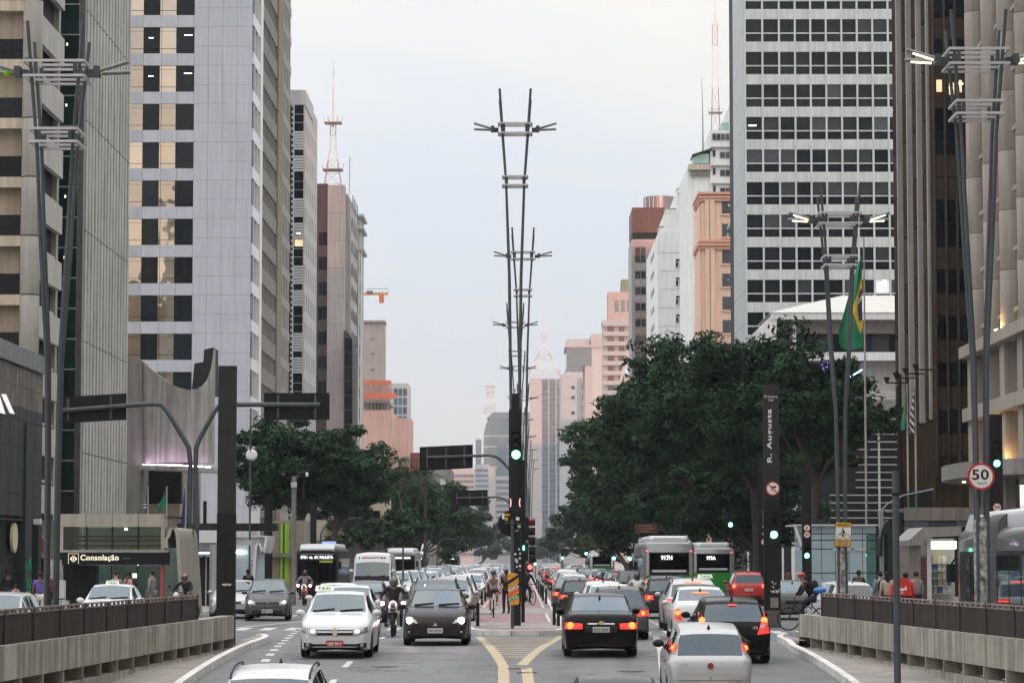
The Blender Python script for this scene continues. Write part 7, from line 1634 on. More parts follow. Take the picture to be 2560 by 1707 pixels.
R_lsd = [('tail_light', [(.66, .37), (.95, .40), (.90, .58), (.78, .60)], m_tl, 1, .016, [(.5, .62, .07, m_brake, 'brake_bulb')]), ('reverse_lamp', [(.70, .40), (.93, .42), (.925, .455), (.71, .435)], m_lens, 1, .03), ('bumper_trim', [(-.8, .14), (.8, .14), (.8, .2), (-.8, .2)], m_blk, 0, .006)]
R_suv = [('tail_light', [(.46, .53), (.95, .53), (.955, .61), (.46, .61)], m_tl, 1, .016, []), ('light_bar', [(.5, .55), (.93, .55), (.93, .572), (.5, .572)], m_bar, 1, .034), ('top_brake_lamp', [(-.3, .925), (.3, .925), (.3, .945), (-.3, .945)], m_bar, 0, .05), ('reflector', [(.62, .30), (.93, .30), (.93, .325), (.62, .325)], m_tl, 1, .02), ('exhaust_trim', [(.5, .16), (.82, .16), (.82, .22), (.5, .22)], m_chrome, 1, .01), ('bumper_trim', [(-.85, .13), (.85, .13), (.85, .25), (-.85, .25)], m_blk, 0, .004)]
R_ren = [('tail_light', [(.70, .50), (.93, .50), (.93, .64), (.70, .64)], m_tl, 1, .03, [(.5, .5, .075, m_brake, 'brake_bulb')]), ('bumper_trim', [(-.95, .12), (.95, .12), (.95, .28), (-.95, .28)], m_blk, 0, .01)]
design('logan', 'sedan', 4.35, 1.73, 1.53, .17, .30, F_log, R_gen); design('lancer', 'sedan', 4.57, 1.76, 1.49, .17, .32, F_lan, R_gen)
design('cruze', 'sedan', 4.6, 1.79, 1.48, .17, .33, F_gen, R_cru); design('lsedan', 'sedan', 4.25, 1.71, 1.5, .17, .3, F_gen, R_lsd)
design('uno', 'hatch', 3.8, 1.64, 1.49, .17, .29, F_gen, R_uno); design('i30', 'hatch', 4.25, 1.77, 1.48, .17, .32, F_gen, R_i30)
design('suvx', 'suv', 4.6, 1.88, 1.66, .2, .36, F_gen, R_suv, rails=True); design('suv', 'suv', 4.4, 1.82, 1.64, .2, .34, F_gen, R_gen, rails=True); design('renegade', 'suv', 4.24, 1.8, 1.69, .21, .35, F_gen, R_ren, rails=True, tint=True)
design('fit', 'hatch', 3.9, 1.70, 1.54, .16, .3, F_gen, R_gen); design('hatch', 'hatch', 3.95, 1.70, 1.50, .17, .3, F_gen, R_gen); design('sedan', 'sedan', 4.45, 1.74, 1.48, .17, .31, F_gen, R_gen)
PI = math.pi
GO, GA = 'oncoming cars in the left lanes', 'cars driving away in the right lanes'
def at(px, py, d=None):
    d = d or DG(py); return XX(px, d, 1500), d
DAY = {'bulb': None}
# ---- near oncoming cars (front faces us)
r, sh = place('logan', 'white sedan taxi with a red plate and roof sign leading the left lanes', -4.42, 66.5 + 2.1, 'white', PI, GO); plate(r, sh, 'p1', True, .36, m_plate_r, m_inkw); taxi_box(r, sh, .5, .40, .46); badge(r, sh, True, .62, dia, s=.085)
r, sh = place('lancer', 'black sedan with both headlights lit next to the median nose', -2.28, 74 + 2.2, 'dark', PI, GO); plate(r, sh, 'p2', True, .40); badge(r, sh, True, .56, [(0, 1), (.4, .2), (1, -.6), (-1, -.6), (-.4, .2)], s=.06)
r, sh = place('fit', 'grey hatchback coming out of the side street at the left', -9.55, 104 + 2, 'grey', PI + .06, GO, over={'bulb': m_hlw}); plate(r, sh, 'p5', True, .36); badge(r, sh, True, .66, [(-.8, .9), (-.5, .9), (-.4, .2), (.4, .2), (.5, .9), (.8, .9), (.6, -.9), (.35, -.9), (.3, -.2), (-.3, -.2), (-.35, -.9), (-.6, -.9)], s=.06)
r, sh = place('lsedan', 'white sedan directly behind the leading white taxi', -5.15, 82 + 2.1, 'white', PI, GO, over=DAY)
r, sh = place('sedan', 'white sedan third in line behind the leading taxi, only its roof showing', -6.2, 95, 'white', PI, GO, over=DAY)
place('hatch', 'dark grey hatchback with one bluish headlight beside the motorcyclist', -5.7, 103, 'grey', PI, GO, over={'bulb': m_hlb})
place('suv', 'grey estate car with roof rails directly behind the black sedan', -2.75, 90, 'grey', PI, GO, over=DAY)
place('suv', 'champagne sport utility car with a dark mirror behind the roof-rail car', -2.55, 99, 'champ', PI, GO, over=DAY); place('suv', 'silver car with a pale mirror third behind the black sedan', -2.6, 110, 'silver', PI, GO, over=DAY)
place('sedan', 'dark car with one pink headlight close to the bollards', -3.0, 124, 'grey', PI, GO, over={'bulb': m_hlp})
# ---- taxi and car behind the left fence
r, sh = place('lsedan', 'white taxi with a lit roof sign behind the left fence', -13.1 + .3, 88, 'white', PI, 'cars on the left side road', z=0, over=DAY); taxi_box(r, sh, .55)
place('hatch', 'silver car cut off by the left picture edge behind the fence', -12.3, 66, 'silver', PI, 'cars on the left side road', z=0, over=DAY)
place('sedan', 'white car partly hidden by the left gantry poles', -11.2, 110, 'silver', PI, 'cars on the left side road', z=0, over=DAY)
place('suv', 'white car with roof rails at the bottom edge left of centre', XX(688, 45, 1680), 44.6, 'white', PI, GO, over=DAY)
# ---- near cars driving away
r, sh = place('cruze', 'black sedan with glowing round tail lights right of the yellow chevrons', 1.88, 67 + 2.2, 'black', 0, GA); plate(r, sh, 'p3', False, .66); badge(r, sh, False, .82, [(-1.5, -.35), (-.5, -.35), (-.5, -.7), (.5, -.7), (.5, -.35), (1.5, .35), (.5, .35), (.5, .7), (-.5, .7), (-.5, .35)], mat('gold_badge', (.7, .55, .25), .3, .9), s=.065)
r, sh = place('uno', 'silver boxy hatchback with high tail lights at the bottom right', XX(1764, 55, 1650), 55.5, 'silver', 0, GA, over={'mirror': m_blk}); plate(r, sh, None, False, .25, m_ink); badge(r, sh, False, .78, ring(), mat('red_badge', (.3, .05, .07), .4), s=.06); text('uno', m_chrome, r, (-.5, sh.back(-.5, .8) - .01, .8), width=.14, depth=.004); badge(r, sh, False, .55, ring(8), m_blk, s=.014, name='keyhole')
r, sh = place('i30', 'black hatchback with tall red tail lights behind the silver one', XX(1829, 65, 1600), 66.5, 'black', 0, GA); text('i30', m_chrome, r, (.5, sh.back(.5, .82) - .012, .82), width=.12, depth=.004)
r, sh = place('lsedan', 'white sedan with triangular red tail lights beside the black hatchback', XX(1757, 79, 1560), 81, 'white', 0, GA); o = bx('top_brake_lamp', m_bar, -.22, .22, -.98, -.94, 1.30, 1.34, r)
r, sh = place('suvx', 'silver sport utility taxi with a long high brake light', XX(1733, 90, 1520), 92, 'silver', 0, GA); taxi_box(r, sh, .3, .45, .5)
place('hatch', 'dark grey hatchback with a sharkfin aerial beyond the black sedan', XX(1548, 80, 1520), 81.5, 'grey', 0, GA)
r, sh = place('renegade', 'bright red boxy sport utility car in the far right lane', XX(1868, 140, 1480), 141, 'red', 0, GA, z=0); plate(r, sh, 'p4', False, .78, mat('plate_pale', (.75, .66, .6), .5), m_ink)
place('sedan', 'grey sedan passing behind the street name totem', XX(1985, 107, 1500), 108, 'grey', -.06, GA, z=0); place('hatch', 'white car with a curved roof behind the right fence', XX(2108, 99, 1450), 100, 'white', .2, GA, z=0, over=DAY)
place('sedan', 'dark sedan with one antenna cut off by the bottom edge', XX(1532, 46, 1690), 45.4, 'dark', 0, GA)
place('suv', 'dark car squeezed between the motorcyclist and the silver taxi', XX(1668, 108, 1500), 110, 'dark', 0, GA)
# ---- queue further on
place('sedan', 'white car roof second beyond the black sedan in the right lanes', 2.85, 92, 'white', 0, GA); place('hatch', 'white car with a purple-tinted rear edge third in the right queue', 2.9, 102, 'white', 0, GA)
place('hatch', 'dark hatchback with open-looking side windows beside the white queue', 2.35, 116, 'dark', 0, GA); place('sedan', 'dark compact car with orange-lit lamps next to the bollards', 2.2, 128, 'grey', 0, GA)
q_far = random.Random(11)
def nth(n): return ['first', 'second', 'third', 'fourth', 'fifth', 'sixth', 'seventh', 'eighth', 'ninth', 'tenth', '11th', '12th', '13th', '14th', '15th', '16th', '17th', '18th', '19th', '20th', '21st', '22nd', '23rd', '24th', '25th', '26th', '27th', '28th', '29th', '30th'][n]
def queue(lanes, y0, y1, rot, grp, who, cols):
    """the rest of the queue: each car is told apart by lane, order, colour and kind"""
    for ln, (nm_l, xa, xb) in enumerate(lanes):
        y = y0 + 4 * ln; k = 0
        while y < y1:
            c = cols[q_far.randrange(len(cols))]; de = ('sedan', 'hatch', 'suv', 'sedan')[q_far.randrange(4)]
            x = xa + (xb - xa) * (y - y0) / (y1 - y0) + q_far.uniform(-.2, .2)
            nm = {'champ': 'beige', 'dark': 'dark', 'blue': 'blue grey'}.get(c, c); kd = {'sedan': 'sedan', 'hatch': 'hatchback', 'suv': 'tall car'}[de]
            place(de, f'small {nm} {kd}, {nth(k)} of the far queue, {nm_l} {who}', x, y, c, rot, grp + ', far part', z=0, lite=y > 160, over=DAY if (rot and q_far.random() < .75) else None); k += 1
            y += q_far.uniform(8.5, 12.5) * (1 + .0012 * (y - y0))
queue([('inner', -3.0, -3.2), ('middle', -6.6, -6.4)], 136, 420, PI, GO, 'oncoming lane', ['white', 'silver', 'white', 'grey', 'silver', 'black', 'champ', 'white'])
queue([('kerb-side', -10.2, -10)], 240, 420, PI, GO, 'oncoming lane', ['white', 'silver', 'grey'])
queue([('inner', 2.9, 3.3), ('second', 6.3, 6.6)], 150, 430, 0, GA, 'outbound lane', ['black', 'grey', 'white', 'silver', 'dark', 'blue', 'red', 'silver'])
# ================================================================ buses, van, two-wheelers, people
def rrect(w, z0, z1, r, n=4):
    pts = []
    for cx, cz_, a0 in ((w - r, z1 - r, 0), (-w + r, z1 - r, 90), (-w + r * .5, z0 + r * .5, 180), (w - r * .5, z0 + r * .5, 270)):
        rr4 = r if a0 < 180 else r * .5
        for i in range(n + 1): a = R(a0 + 90 * i / n); pts.append((cx + rr4 * math.cos(a), cz_ + rr4 * math.sin(a)))
    return pts
m_bus = mat('bus_silver', (.24, .245, .25), .35, .4, var=.05, coat=.5); m_busd = mat('bus_dark', (.02, .021, .024), .5, 0, var=.1, spec=.15); m_busg = mat('bus_green', (.02, .24, .03), .4, var=.05, coat=.4); m_buswt = mat('bus_white_roof', (.55, .58, .6), .4, var=.06); m_bglass = clear_mat('bus_glass', (.12, .13, .13), 1.5, .7); m_led = glow('led_white', (1, .96, 1), 1.5)
def bus(label, x, y, rot, L=12.0, W=2.5, H=2.95, body=None, nose=None, rear=False, led=None, group='buses in the traffic', pod=.28, z=0, lit=False):
    t = thing('city_bus', label, 'bus', (x, y, z), rot, group); w = W / 2; body = body or m_bus
    st = [(-L / 2, .9, .12), (-L / 2 + .08, .96, .05), (-L / 2 + .3, 1, 0), (L / 2 - .5, 1, 0), (L / 2 - .18, .97, .04), (L / 2, .88, .16)]
    b = MB(); b.loft([[(px, yy, pz) for px, pz in rrect(w * k, .32, H - .0 - d, .28)] for yy, k, d in st]); b.build('body', body, t, 40)
    b = MB(); b.loft([[(px, yy, pz) for px, pz in rrect(w * k, H - .06, H + pod - d, .16)] for yy, k, d in ((-L / 2 + .35, .66, .1), (-L / 2 + .7, .8, 0), (L / 2 - 3, .8, 0), (L / 2 - 1.2, .74, .12))]); b.build('roof_pod', m_buswt, t, 40)
    f = L / 2
    for sd in (-1, 1):
        for i in range(7): bx('side_window', m_bglass, sd * w - .012, sd * w + .012, -L / 2 + .8 + i * 1.52, -L / 2 + 2.2 + i * 1.52, 1.3, 2.35, t)
        bx('window_surround', m_busd, sd * w - .005, sd * w + .006, -L / 2 + .7, L / 2 - .7, 1.22, 2.45, t)
        for yy in (-L * .27, L * .31): o = link('wheel', wheel_meshes(.48, .3)[0], t, (sd * (w - .16), yy, .48)); link('rim', wheel_meshes(.48, .3)[1], o)
        b = MB().box(sd * (w + .02), sd * (w + .22), f - .1, f + .12, 1.7, 2.15); b.bar((sd * w, f - .05, 2.3), (sd * (w + .12), f, 2.12), .04, .04); b.build('mirror', m_busd, t)
    # nose: dark glass face, white brow
    bx('windscreen', m_bglass, -w * .9, w * .9, f + .005, f + .03, 1.0, 2.2, t); bx('front_mask', m_busd, -w * .93, w * .93, f - .02, f + .004, .75, 2.62, t); bx('screen_bar', m_busd, -.03, .03, f + .031, f + .05, 1.0, 2.2, t)
    b = MB().prism([(f + .01, H - .36), (f - .1, H - .02), (f - .9, H + pod - .05), (f - 1.2, H + pod - .05), (f - 1.2, H - .36)], 'x', -w * .82, w * .82); b.build('roof_brow', m_buswt, t)
    for sd in (-1, 1): bx('headlight', m_hl if lit else m_lens, sd * w * .72 - .16, sd * w * .72 + .16, f - .04, f + .05, .62, .8, t)
    bx('front_bumper', body, -w * .94, w * .94, f - .05, f + .06, .3, .58, t)
    if led and not rear:
        bx('destination_panel', m_busd, -w * .85, w * .85, f + .006, f + .03, 2.26, 2.56, t)
        if led in TEXTS: text(led, m_led, t, (0, f + .035, 2.41), width=w * 1.55, height=.19, rot=(math.pi / 2, 0, math.pi), depth=.01)
        else:
            for i in range(9): bx('led_cell', m_led, -.8 + i * .18, -.66 + i * .18, f + .031, f + .038, 2.34, 2.49, t)
    bx('rear_mask', m_busd, -w * .78, w * .78, -f - .03, -f + .02, 1.5, 2.62, t); bx('rear_window', m_bglass, -w * .74, w * .74, -f - .05, -f - .031, 1.78, 2.55, t); bx('rear_band', m_buswt, -w * .66, w * .66, -f - .065, -f - .051, 1.66, 1.77, t)
    for sd in (-1, 1): bx('tail_light', m_tl, sd * w * .9 - .06, sd * w * .9 + .06, -f - .05, -f + .12, .75, 1.3, t); bx('tail_lamp', m_brake, sd * w * .9 - .025, sd * w * .9 + .025, -f - .06, -f - .051, .8, 1.25, t); bx('top_marker', m_red_on, sd * w * .86 - .05, sd * w * .86 + .05, -f - .0, -f + .05, 2.66, 2.72, t)
    if rear:
        bx('rear_skirt', m_busg, -w * .93, w * .93, -f - .04, -f + .02, .36, 1.5, t); bx('roof_vent', m_busd, -.5, -.12, -f + .42, -f + .46, H + .06, H + .1, t); bx('roof_vent', m_busd, .12, .5, -f + .42, -f + .46, H + .06, H + .1, t)
        bx('lit_interior', glow('bus_inside', (1, .85, .6), .22), -w * .3, w * .7, -f + .05, -f + .07, 1.8, 2.5, t)
        if led: text(led, m_led, t, (-.12, -f - .058, 2.36), width=.55, height=.22, depth=.01)
    return t
t = bus('dark front bus with a long white route display behind the left cars', XX(793, 168), 168 + 6, math.pi, body=m_busd, led='b1', lit=False); bx('route_card', m_rail, -.95, -.3, 6.04, 6.06, 2.08, 2.2, t); bx('lime_card', mat('lime_card', (.45, .55, .08), .6), -.2 - .75, -.15, 6.062, 6.07, 2.1, 2.22, t)
bus('white-browed bus with a lit display behind the motorcyclist', XX(1038, 320), 326, math.pi, led='x'); bus('distant bus with bright display over the left queue', XX(1128, 460), 466, math.pi, body=m_busg, led='x'); bus('bus half hidden behind the white van', XX(1000, 225), 232, math.pi, led='x')
bus('green and grey bus seen from behind showing 917H', XX(1672, 137), 143, 0, H=3.15, rear=True, led='b2'); bus('second green bus showing 975A right of the first', XX(1782, 165), 171, 0, H=3.0, rear=True, led='b3'); bus('small far bus with red lights on the right lanes', XX(1505, 290), 297, 0, rear=True, body=m_buswt)
# articulated bus at the right edge, side on
AB = bus('long grey articulated bus behind the right fence', 12.0, 63.2, 0, L=13, H=3.0, pod=.4, body=mat('bus_grey_blue', (.13, .135, .135), .4, .3, var=.12, scale=1.2, coat=.5))
b = MB()
for i in range(9): b.loft([[(px, .4 + i * .16 + d, pz) for px, pz in rrect(1.27 - .05 * (d == 0), .35, 3.3, .28)] for d in (0, .08, .15)])
b.build('bellows', mat('bellows_grey', (.10, .10, .103), .8), AB)
# ---- van
PROF['van'] = dict(top=[(0, .95), (.012, 1), (.70, 1), (.765, .975), (.80, .83), (.905, .50), (.965, .45), (.99, .40), (1, .28)], belt=[(0, .40), (.5, .42), (.80, .44), (.905, .43), (.965, .40), (.99, .34), (1, .25)], rear=(.2, .2), wind=(.802, .9), side=(.70, .84), bp=.2, wheels=(.2, .82), tum=.03)
design('van', 'van', 5.9, 2.05, 2.6, .2, .34, [('headlight', [(.58, .30), (.9, .32), (.9, .41), (.62, .385)], m_lens, 1, .014, []), ('grille', [(-.5, .27), (.5, .27), (.5, .36), (-.5, .36)], m_blk, 0, .01), ('lower_intake', [(-.8, .10), (.8, .10), (.8, .17), (-.8, .17)], m_blk, 0, .01)], R_gen)
r, sh = place('van', 'white high-roof van lettered INDAIATUBA in the left lanes', XX(929, 132), 135, 'white', PI, name='passenger_van', cat='van', z=0)
zi = sh.H * .905; yi = sh.front(0, zi); text('ind', m_rs, r, (-.06, yi + .02, zi), width=1.12, height=.12, rot=(math.radians(90 + 8), 0, math.pi), depth=.01); bx('emblem', m_galv, .62, .66, yi + .01, yi + .03, zi - .07, zi + .06, r)
# ---- two-wheelers (local +y is forward)
def motorbike(label, x, y, rot, z=0, col=None, lit=True, group='motorcycles in the traffic', box=False):
    t = thing('motorcycle', label, 'motorcycle', (x, y, z), rot, group); wm = MB(); wm.tube([(0, .3 * math.cos(a * .35), .3 * math.sin(a * .35)) for a in range(18)], .05, 7, closed=True); wt = wm.mesh('wheel', m_tyre, 60); hub = MB().lathe([(.06, -.05), (.06, .05)], (0, 0, 0), 'x', 10)
    for q in range(6): a = q * math.pi / 3; hub.bar((0, 0, 0), (0, .27 * math.cos(a), .27 * math.sin(a)), .02, .03)
    hm = hub.mesh('rim', m_rim)
    for yy in (.66, -.64): o = link('wheel', wt, t, (0, yy, .35)); link('rim', hm, o)
    MB().tube([(-.1, .66, .35), (-.1, .5, .75), (-.09, .42, .98)], .028, 7).tube([(.1, .66, .35), (.1, .5, .75), (.09, .42, .98)], .028, 7).build('fork', m_chrome, t)
    MB().lathe([(.001, 0), (.13, .02), (.15, .2), (.09, .24)], (0, .66, .52), 'z', 10).build('front_mudguard', col or m_blk, t, 50)
    MB().ball((0, .12, .86), .16, .3, .14, 12, 8).build('fuel_tank', col or m_blk, t, True); MB().ball((0, -.35, .8), .14, .42, .07, 10, 6).build('saddle', m_seat, t, True); MB().box(-.16, .16, -.2, .3, .34, .66).build('engine', m_rim, t); MB().tube([(.16, .3, .4), (.2, .0, .3), (.2, -.7, .38)], [.03, .035, .05], 8).build('exhaust', m_chrome, t, 60)
    MB().tube([(-.4, .3, 1.06), (-.22, .38, 1.08), (0, .42, 1.02), (.22, .38, 1.08), (.4, .3, 1.06)], .018, 7).build('handlebar', m_blk, t, 60); MB().ball((0, .5, .93), .12, .09, .14, 12, 8).build('headlamp_cowl', m_sw, t, True)
    if lit: MB().ball((0, .575, .93), .07, .03, .08, 12, 8).build('headlamp', m_lens, t, True)
    for sd in (-1, 1):
        MB().tube([(sd * .3, .36, 1.08), (sd * .36, .38, 1.24)], .009, 5).build('mirror_stem', m_blk, t); MB().ball((sd * .38, .38, 1.28), .07, .02, .05, 10, 6).build('mirror', m_blk, t, True)
        if lit: MB().ball((sd * .3, .46, .98), .05, .035, .05, 10, 6).build('auxiliary_lamp', m_hlp, t, True)
    MB().ball((0, -.85, .72), .08, .04, .05, 8, 6).build('tail_light', m_tl, t, True)
    if box: MB().box(-.24, .24, -.95, -.5, .92, 1.34).build('delivery_box', m_blk, t)
    return t
def bicycle(label, x, y, rot, z=.13, col=None):
    t = thing('bicycle', label, 'bicycle', (x, y, z), rot); wm = MB(); wm.tube([(0, .33 * math.cos(a * math.pi / 12), .33 * math.sin(a * math.pi / 12)) for a in range(24)], .022, 6, closed=True); wt = wm.mesh('wheel', m_tyre, 60); s = MB()
    for q in range(12): a = q * math.pi / 6; s.bar((0, 0, 0), (0, .32 * math.cos(a), .32 * math.sin(a)), .004, .004)
    sm = s.mesh('spokes', m_rim)
    for yy in (.52, -.52): o = link('wheel', wt, t, (0, yy, .35)); link('spokes', sm, o)
    f = MB()
    for a, c in (((0, -.12, .28), (0, -.2, .82)), ((0, -.12, .28), (0, .34, .78)), ((0, -.18, .78), (0, .32, .84)), ((0, -.52, .35), (0, -.12, .28)), ((0, -.52, .35), (0, -.18, .76)), ((0, .32, .9), (0, .38, .7)), ((.05, .38, .7), (.05, .52, .35)), ((-.05, .38, .7), (-.05, .52, .35))): f.tube([a, c], .018, 6)
    f.build('frame', col or m_sw, t); MB().tube([(-.3, .26, .98), (-.1, .34, .99), (.1, .34, .99), (.3, .26, .98)], .014, 6).tube([(0, .31, .88), (0, .33, .99)], .014, 6).build('handlebar', m_blk, t); MB().ball((0, -.22, .86), .07, .13, .035, 8, 6).build('saddle', m_blk, t, True)
    c = MB().lathe([(.09, -.01), (.09, .01)], (.04, -.12, .28), 'x', 14).bar((.06, -.12, .28), (.06, -.04, .12), .015, .02).bar((-.06, -.12, .28), (-.06, -.2, .44), .015, .02).cbox((.11, -.03, .11), .1, .07, .02).cbox((-.11, -.21, .45), .1, .07, .02); c.build('crank', m_blk, t)
    return t
# ---- people: one skinned body each, clothes and hair as children (local +y is the way they face)
def skin_obj(name, nodes, edges, m, parent, sub=1):
    ks = list(nodes); me = bpy.data.meshes.new(name); me.from_pydata([nodes[k][:3] for k in ks], [(ks.index(a), ks.index(b)) for a, b in edges], []); me.materials.append(m)
    o = link(name, me, parent); o.modifiers.new('skin', 'SKIN'); d = me.skin_vertices[0].data
    for i, k in enumerate(ks):
        r_ = nodes[k][3]; r_ = r_ if isinstance(r_, tuple) else (r_, r_); d[i].radius = r_; d[i].use_root = (i == 0)
    o.modifiers['skin'].use_smooth_shade = True; s = o.modifiers.new('subsurf', 'SUBSURF'); s.levels = s.render_levels = sub; return o
SK = {'l': mat('skin_light', (.46, .28, .21), .6), 'm': mat('skin_mid', (.30, .17, .12), .6), 'd': mat('skin_dark', (.12, .065, .045), .6)}
CL = {k: mat('cloth_' + k, c, .9, var=.1, scale=6) for k, c in dict(white=(.55, .54, .56), black=(.016, .016, .019), navy=(.03, .035, .06), purple=(.12, .085, .32), red=(.55, .04, .035), pink=(.5, .22, .22), floral=(.38, .33, .25), denim=(.16, .21, .28), grey=(.2, .2, .21), maroon=(.12, .03, .04), offwhite=(.62, .6, .55), brown=(.12, .08, .06)).items()}
m_hair = mat('hair_dark', (.014, .011, .01), .7)
STAND = dict(pel=(0, 0, .95), che=(0, .01, 1.30), nec=(0, .0, 1.47), hd=(0, .02, 1.60), ht=(0, .01, 1.70), sL=(-.17, 0, 1.41), eL=(-.23, -.02, 1.13), wL=(-.23, .08, .90), sR=(.17, 0, 1.41), eR=(.23, -.02, 1.13), wR=(.23, .08, .90), hL=(-.09, 0, .9), kL=(-.1, .03, .49), aL=(-.1, -.02, .09), tL=(-.11, .12, .04), hR=(.09, 0, .9), kR=(.1, .03, .49), aR=(.1, -.02, .09), tR=(.11, .12, .04))
RIDE = dict(pel=(0, -.25, 1.0), che=(0, .0, 1.32), nec=(0, .08, 1.46), hd=(0, .13, 1.58), ht=(0, .11, 1.68), sL=(-.18, .02, 1.41), eL=(-.27, .14, 1.17), wL=(-.27, .26, 1.03), sR=(.18, .02, 1.41), eR=(.27, .14, 1.17), wR=(.27, .26, 1.03), hL=(-.09, -.2, .97), kL=(-.13, .16, .83), aL=(-.12, -.15, .54), tL=(-.13, .0, .48), hR=(.09, -.2, .97), kR=(.12, .12, .60), aR=(.12, -.02, .22), tR=(.12, .12, .17))
MOTO = dict(pel=(0, -.28, .92), che=(0, -.12, 1.3), nec=(0, -.07, 1.46), hd=(0, -.02, 1.58), ht=(0, -.04, 1.68), sL=(-.2, -.12, 1.42), eL=(-.36, .06, 1.2), wL=(-.37, .27, 1.08), sR=(.2, -.12, 1.42), eR=(.36, .06, 1.2), wR=(.37, .27, 1.08), hL=(-.11, -.24, .9), kL=(-.24, .2, .8), aL=(-.22, -.02, .36), tL=(-.23, .14, .32), hR=(.11, -.24, .9), kR=(.24, .2, .8), aR=(.22, -.02, .36), tR=(.23, .14, .32))
def person(label, x, y, z, rot, pose, skin='m', shirt='black', legs='navy', shoes='black', sleeve='long', trous='long', head='hair', hat=None, group=None, scale=1.0, pack=None, long_hair=False, boots=False):
    t = thing('person', label, 'person', (x, y, z), rot, group); t.scale = (scale,) * 3; p = {k: Vector(v) for k, v in pose.items()}; ms = SK[skin]
    N = {'pel': (.125, .10), 'che': (.15, .105), 'nec': .052, 'hd': (.076, .092), 'ht': (.055, .065), 'sL': .062, 'eL': .042, 'wL': .03, 'sR': .062, 'eR': .042, 'wR': .03, 'hL': .085, 'kL': .055, 'aL': .037, 'hR': .085, 'kR': .055, 'aR': .037, 'tL': .032, 'tR': .032}
    E = [('pel', 'che'), ('che', 'nec'), ('nec', 'hd'), ('hd', 'ht'), ('che', 'sL'), ('sL', 'eL'), ('eL', 'wL'), ('che', 'sR'), ('sR', 'eR'), ('eR', 'wR'), ('pel', 'hL'), ('hL', 'kL'), ('kL', 'aL'), ('aL', 'tL'), ('pel', 'hR'), ('hR', 'kR'), ('kR', 'aR'), ('aR', 'tR')]
    skin_obj('body', {k: (*p[k], N[k]) for k in N}, E, ms, t)
    def cloth(nm, ks, es, m, f, cut={}):
        nd = {}
        for k in ks: q = cut.get(k, p[k]); r_ = N[k]; nd[k] = (*q, tuple(v * f + .008 for v in r_) if isinstance(r_, tuple) else r_ * f + .008)
        skin_obj(nm, nd, es, m, t)
    cut = {} if sleeve == 'long' else {'eL': p['sL'].lerp(p['eL'], .62), 'eR': p['sR'].lerp(p['eR'], .62)}; ks = ['pel', 'che', 'sL', 'eL', 'sR', 'eR'] + (['wL', 'wR'] if sleeve == 'long' else [])
    es = [e for e in E if e[0] in ks and e[1] in ks]; cloth('shirt', ks, es, CL[shirt], 1.12, {**cut, 'pel': p['pel'] + Vector((0, 0, .0))})
    kt = ['pel', 'hL', 'kL', 'hR', 'kR'] + (['aL', 'aR'] if trous == 'long' else []); ct = {'pel': p['pel'] - Vector((0, 0, .04))}
    if trous != 'long': ct.update(kL=p['hL'].lerp(p['kL'], .8), kR=p['hR'].lerp(p['kR'], .8))
    cloth('trousers', kt, [e for e in E if e[0] in kt and e[1] in kt], CL[legs], 1.1, ct)
    for s in 'LR':
        a, q = p['a' + s], p['t' + s]; MB().loft([[(c.x + w * math.cos(k * math.pi / 4), c.y + .5 * w * math.sin(k * math.pi / 4), c.z + h * math.sin(k * math.pi / 4)) for k in range(8)] for c, w, h in ((a - (q - a) * .35 + Vector((0, 0, -.02)), .04, .045), (a, .05, .055), (a.lerp(q, .6), .052, .04), (q + (q - a) * .15, .035, .025))]).build('shoe', CL[shoes], t, 60)
        w, e = p['w' + s], p['e' + s]; d = (w - e).normalized(); up = Vector((0, 0, 1)); sd = d.cross(up); sd = sd.normalized() if sd.length > .1 else Vector((1, 0, 0)); nn = sd.cross(d); h = MB().bar(w, w + d * .085, .075, .028)
        for i in range(4): r0 = w + d * .08 + sd * (-.028 + .019 * i); L_ = (.06, .072, .068, .052)[i]; h.tube([r0, r0 + d * L_ * .55 - nn * .008, r0 + d * L_ * .75 - nn * .04], [.009, .0085, .007], 6)
        ts = -1 if s == 'L' else 1; h.tube([w + d * .03 - sd * ts * .035, w + d * .06 - sd * ts * .06, w + d * .095 - sd * ts * .055 - nn * .02], [.011, .01, .008], 6); h.build('hand', ms, t, 60)
    if boots:
        for s in 'LR': MB().tube([p['a' + s] - Vector((0, 0, .03)), p['a' + s].lerp(p['k' + s], .5)], [.06, .068], 10).build('boot', CL[shoes], t, 60)
    c = p['hd']; f = MB().ball((c.x, c.y + .092, c.z - .005), .013, .02, .02, 8, 6); f.build('nose', ms, t, True)
    fe = MB()
    for sx in (-1, 1): fe.ball((sx * .032, c.y + .082, c.z + .022), .013, .007, .008, 8, 5)
    fe.box(-.025, .025, c.y + .08, c.y + .088, c.z - .05, c.z - .042); fe.build('face', m_hair, t)
    for sx in (-1, 1): MB().ball((sx * .08, c.y, c.z), .012, .022, .032, 8, 6).build('ear', ms, t, True)
    if head == 'hair': MB().ball((c.x, c.y - .018, c.z + .045), .092, .105, .1, 12, 8).build('hair', m_hair, t, True)
    if long_hair: MB().ball((c.x, c.y - .07, c.z - .08), .085, .06, .17, 12, 8).build('hair', m_hair, t, True)
    if head == 'cycle':
        MB().ball((c.x, c.y - .01, c.z + .075), .105, .135, .085, 14, 8).build('helmet', hat, t, True); b = MB()
        for q in (-.06, -.02, .02, .06): b.tube([(c.x + q, c.y + .12 - abs(q), c.z + .1), (c.x + q, c.y, c.z + .168 - abs(q) * .5), (c.x + q, c.y - .13 + abs(q), c.z + .09)], .009, 5)
        b.build('helmet_rib', m_blk, t)
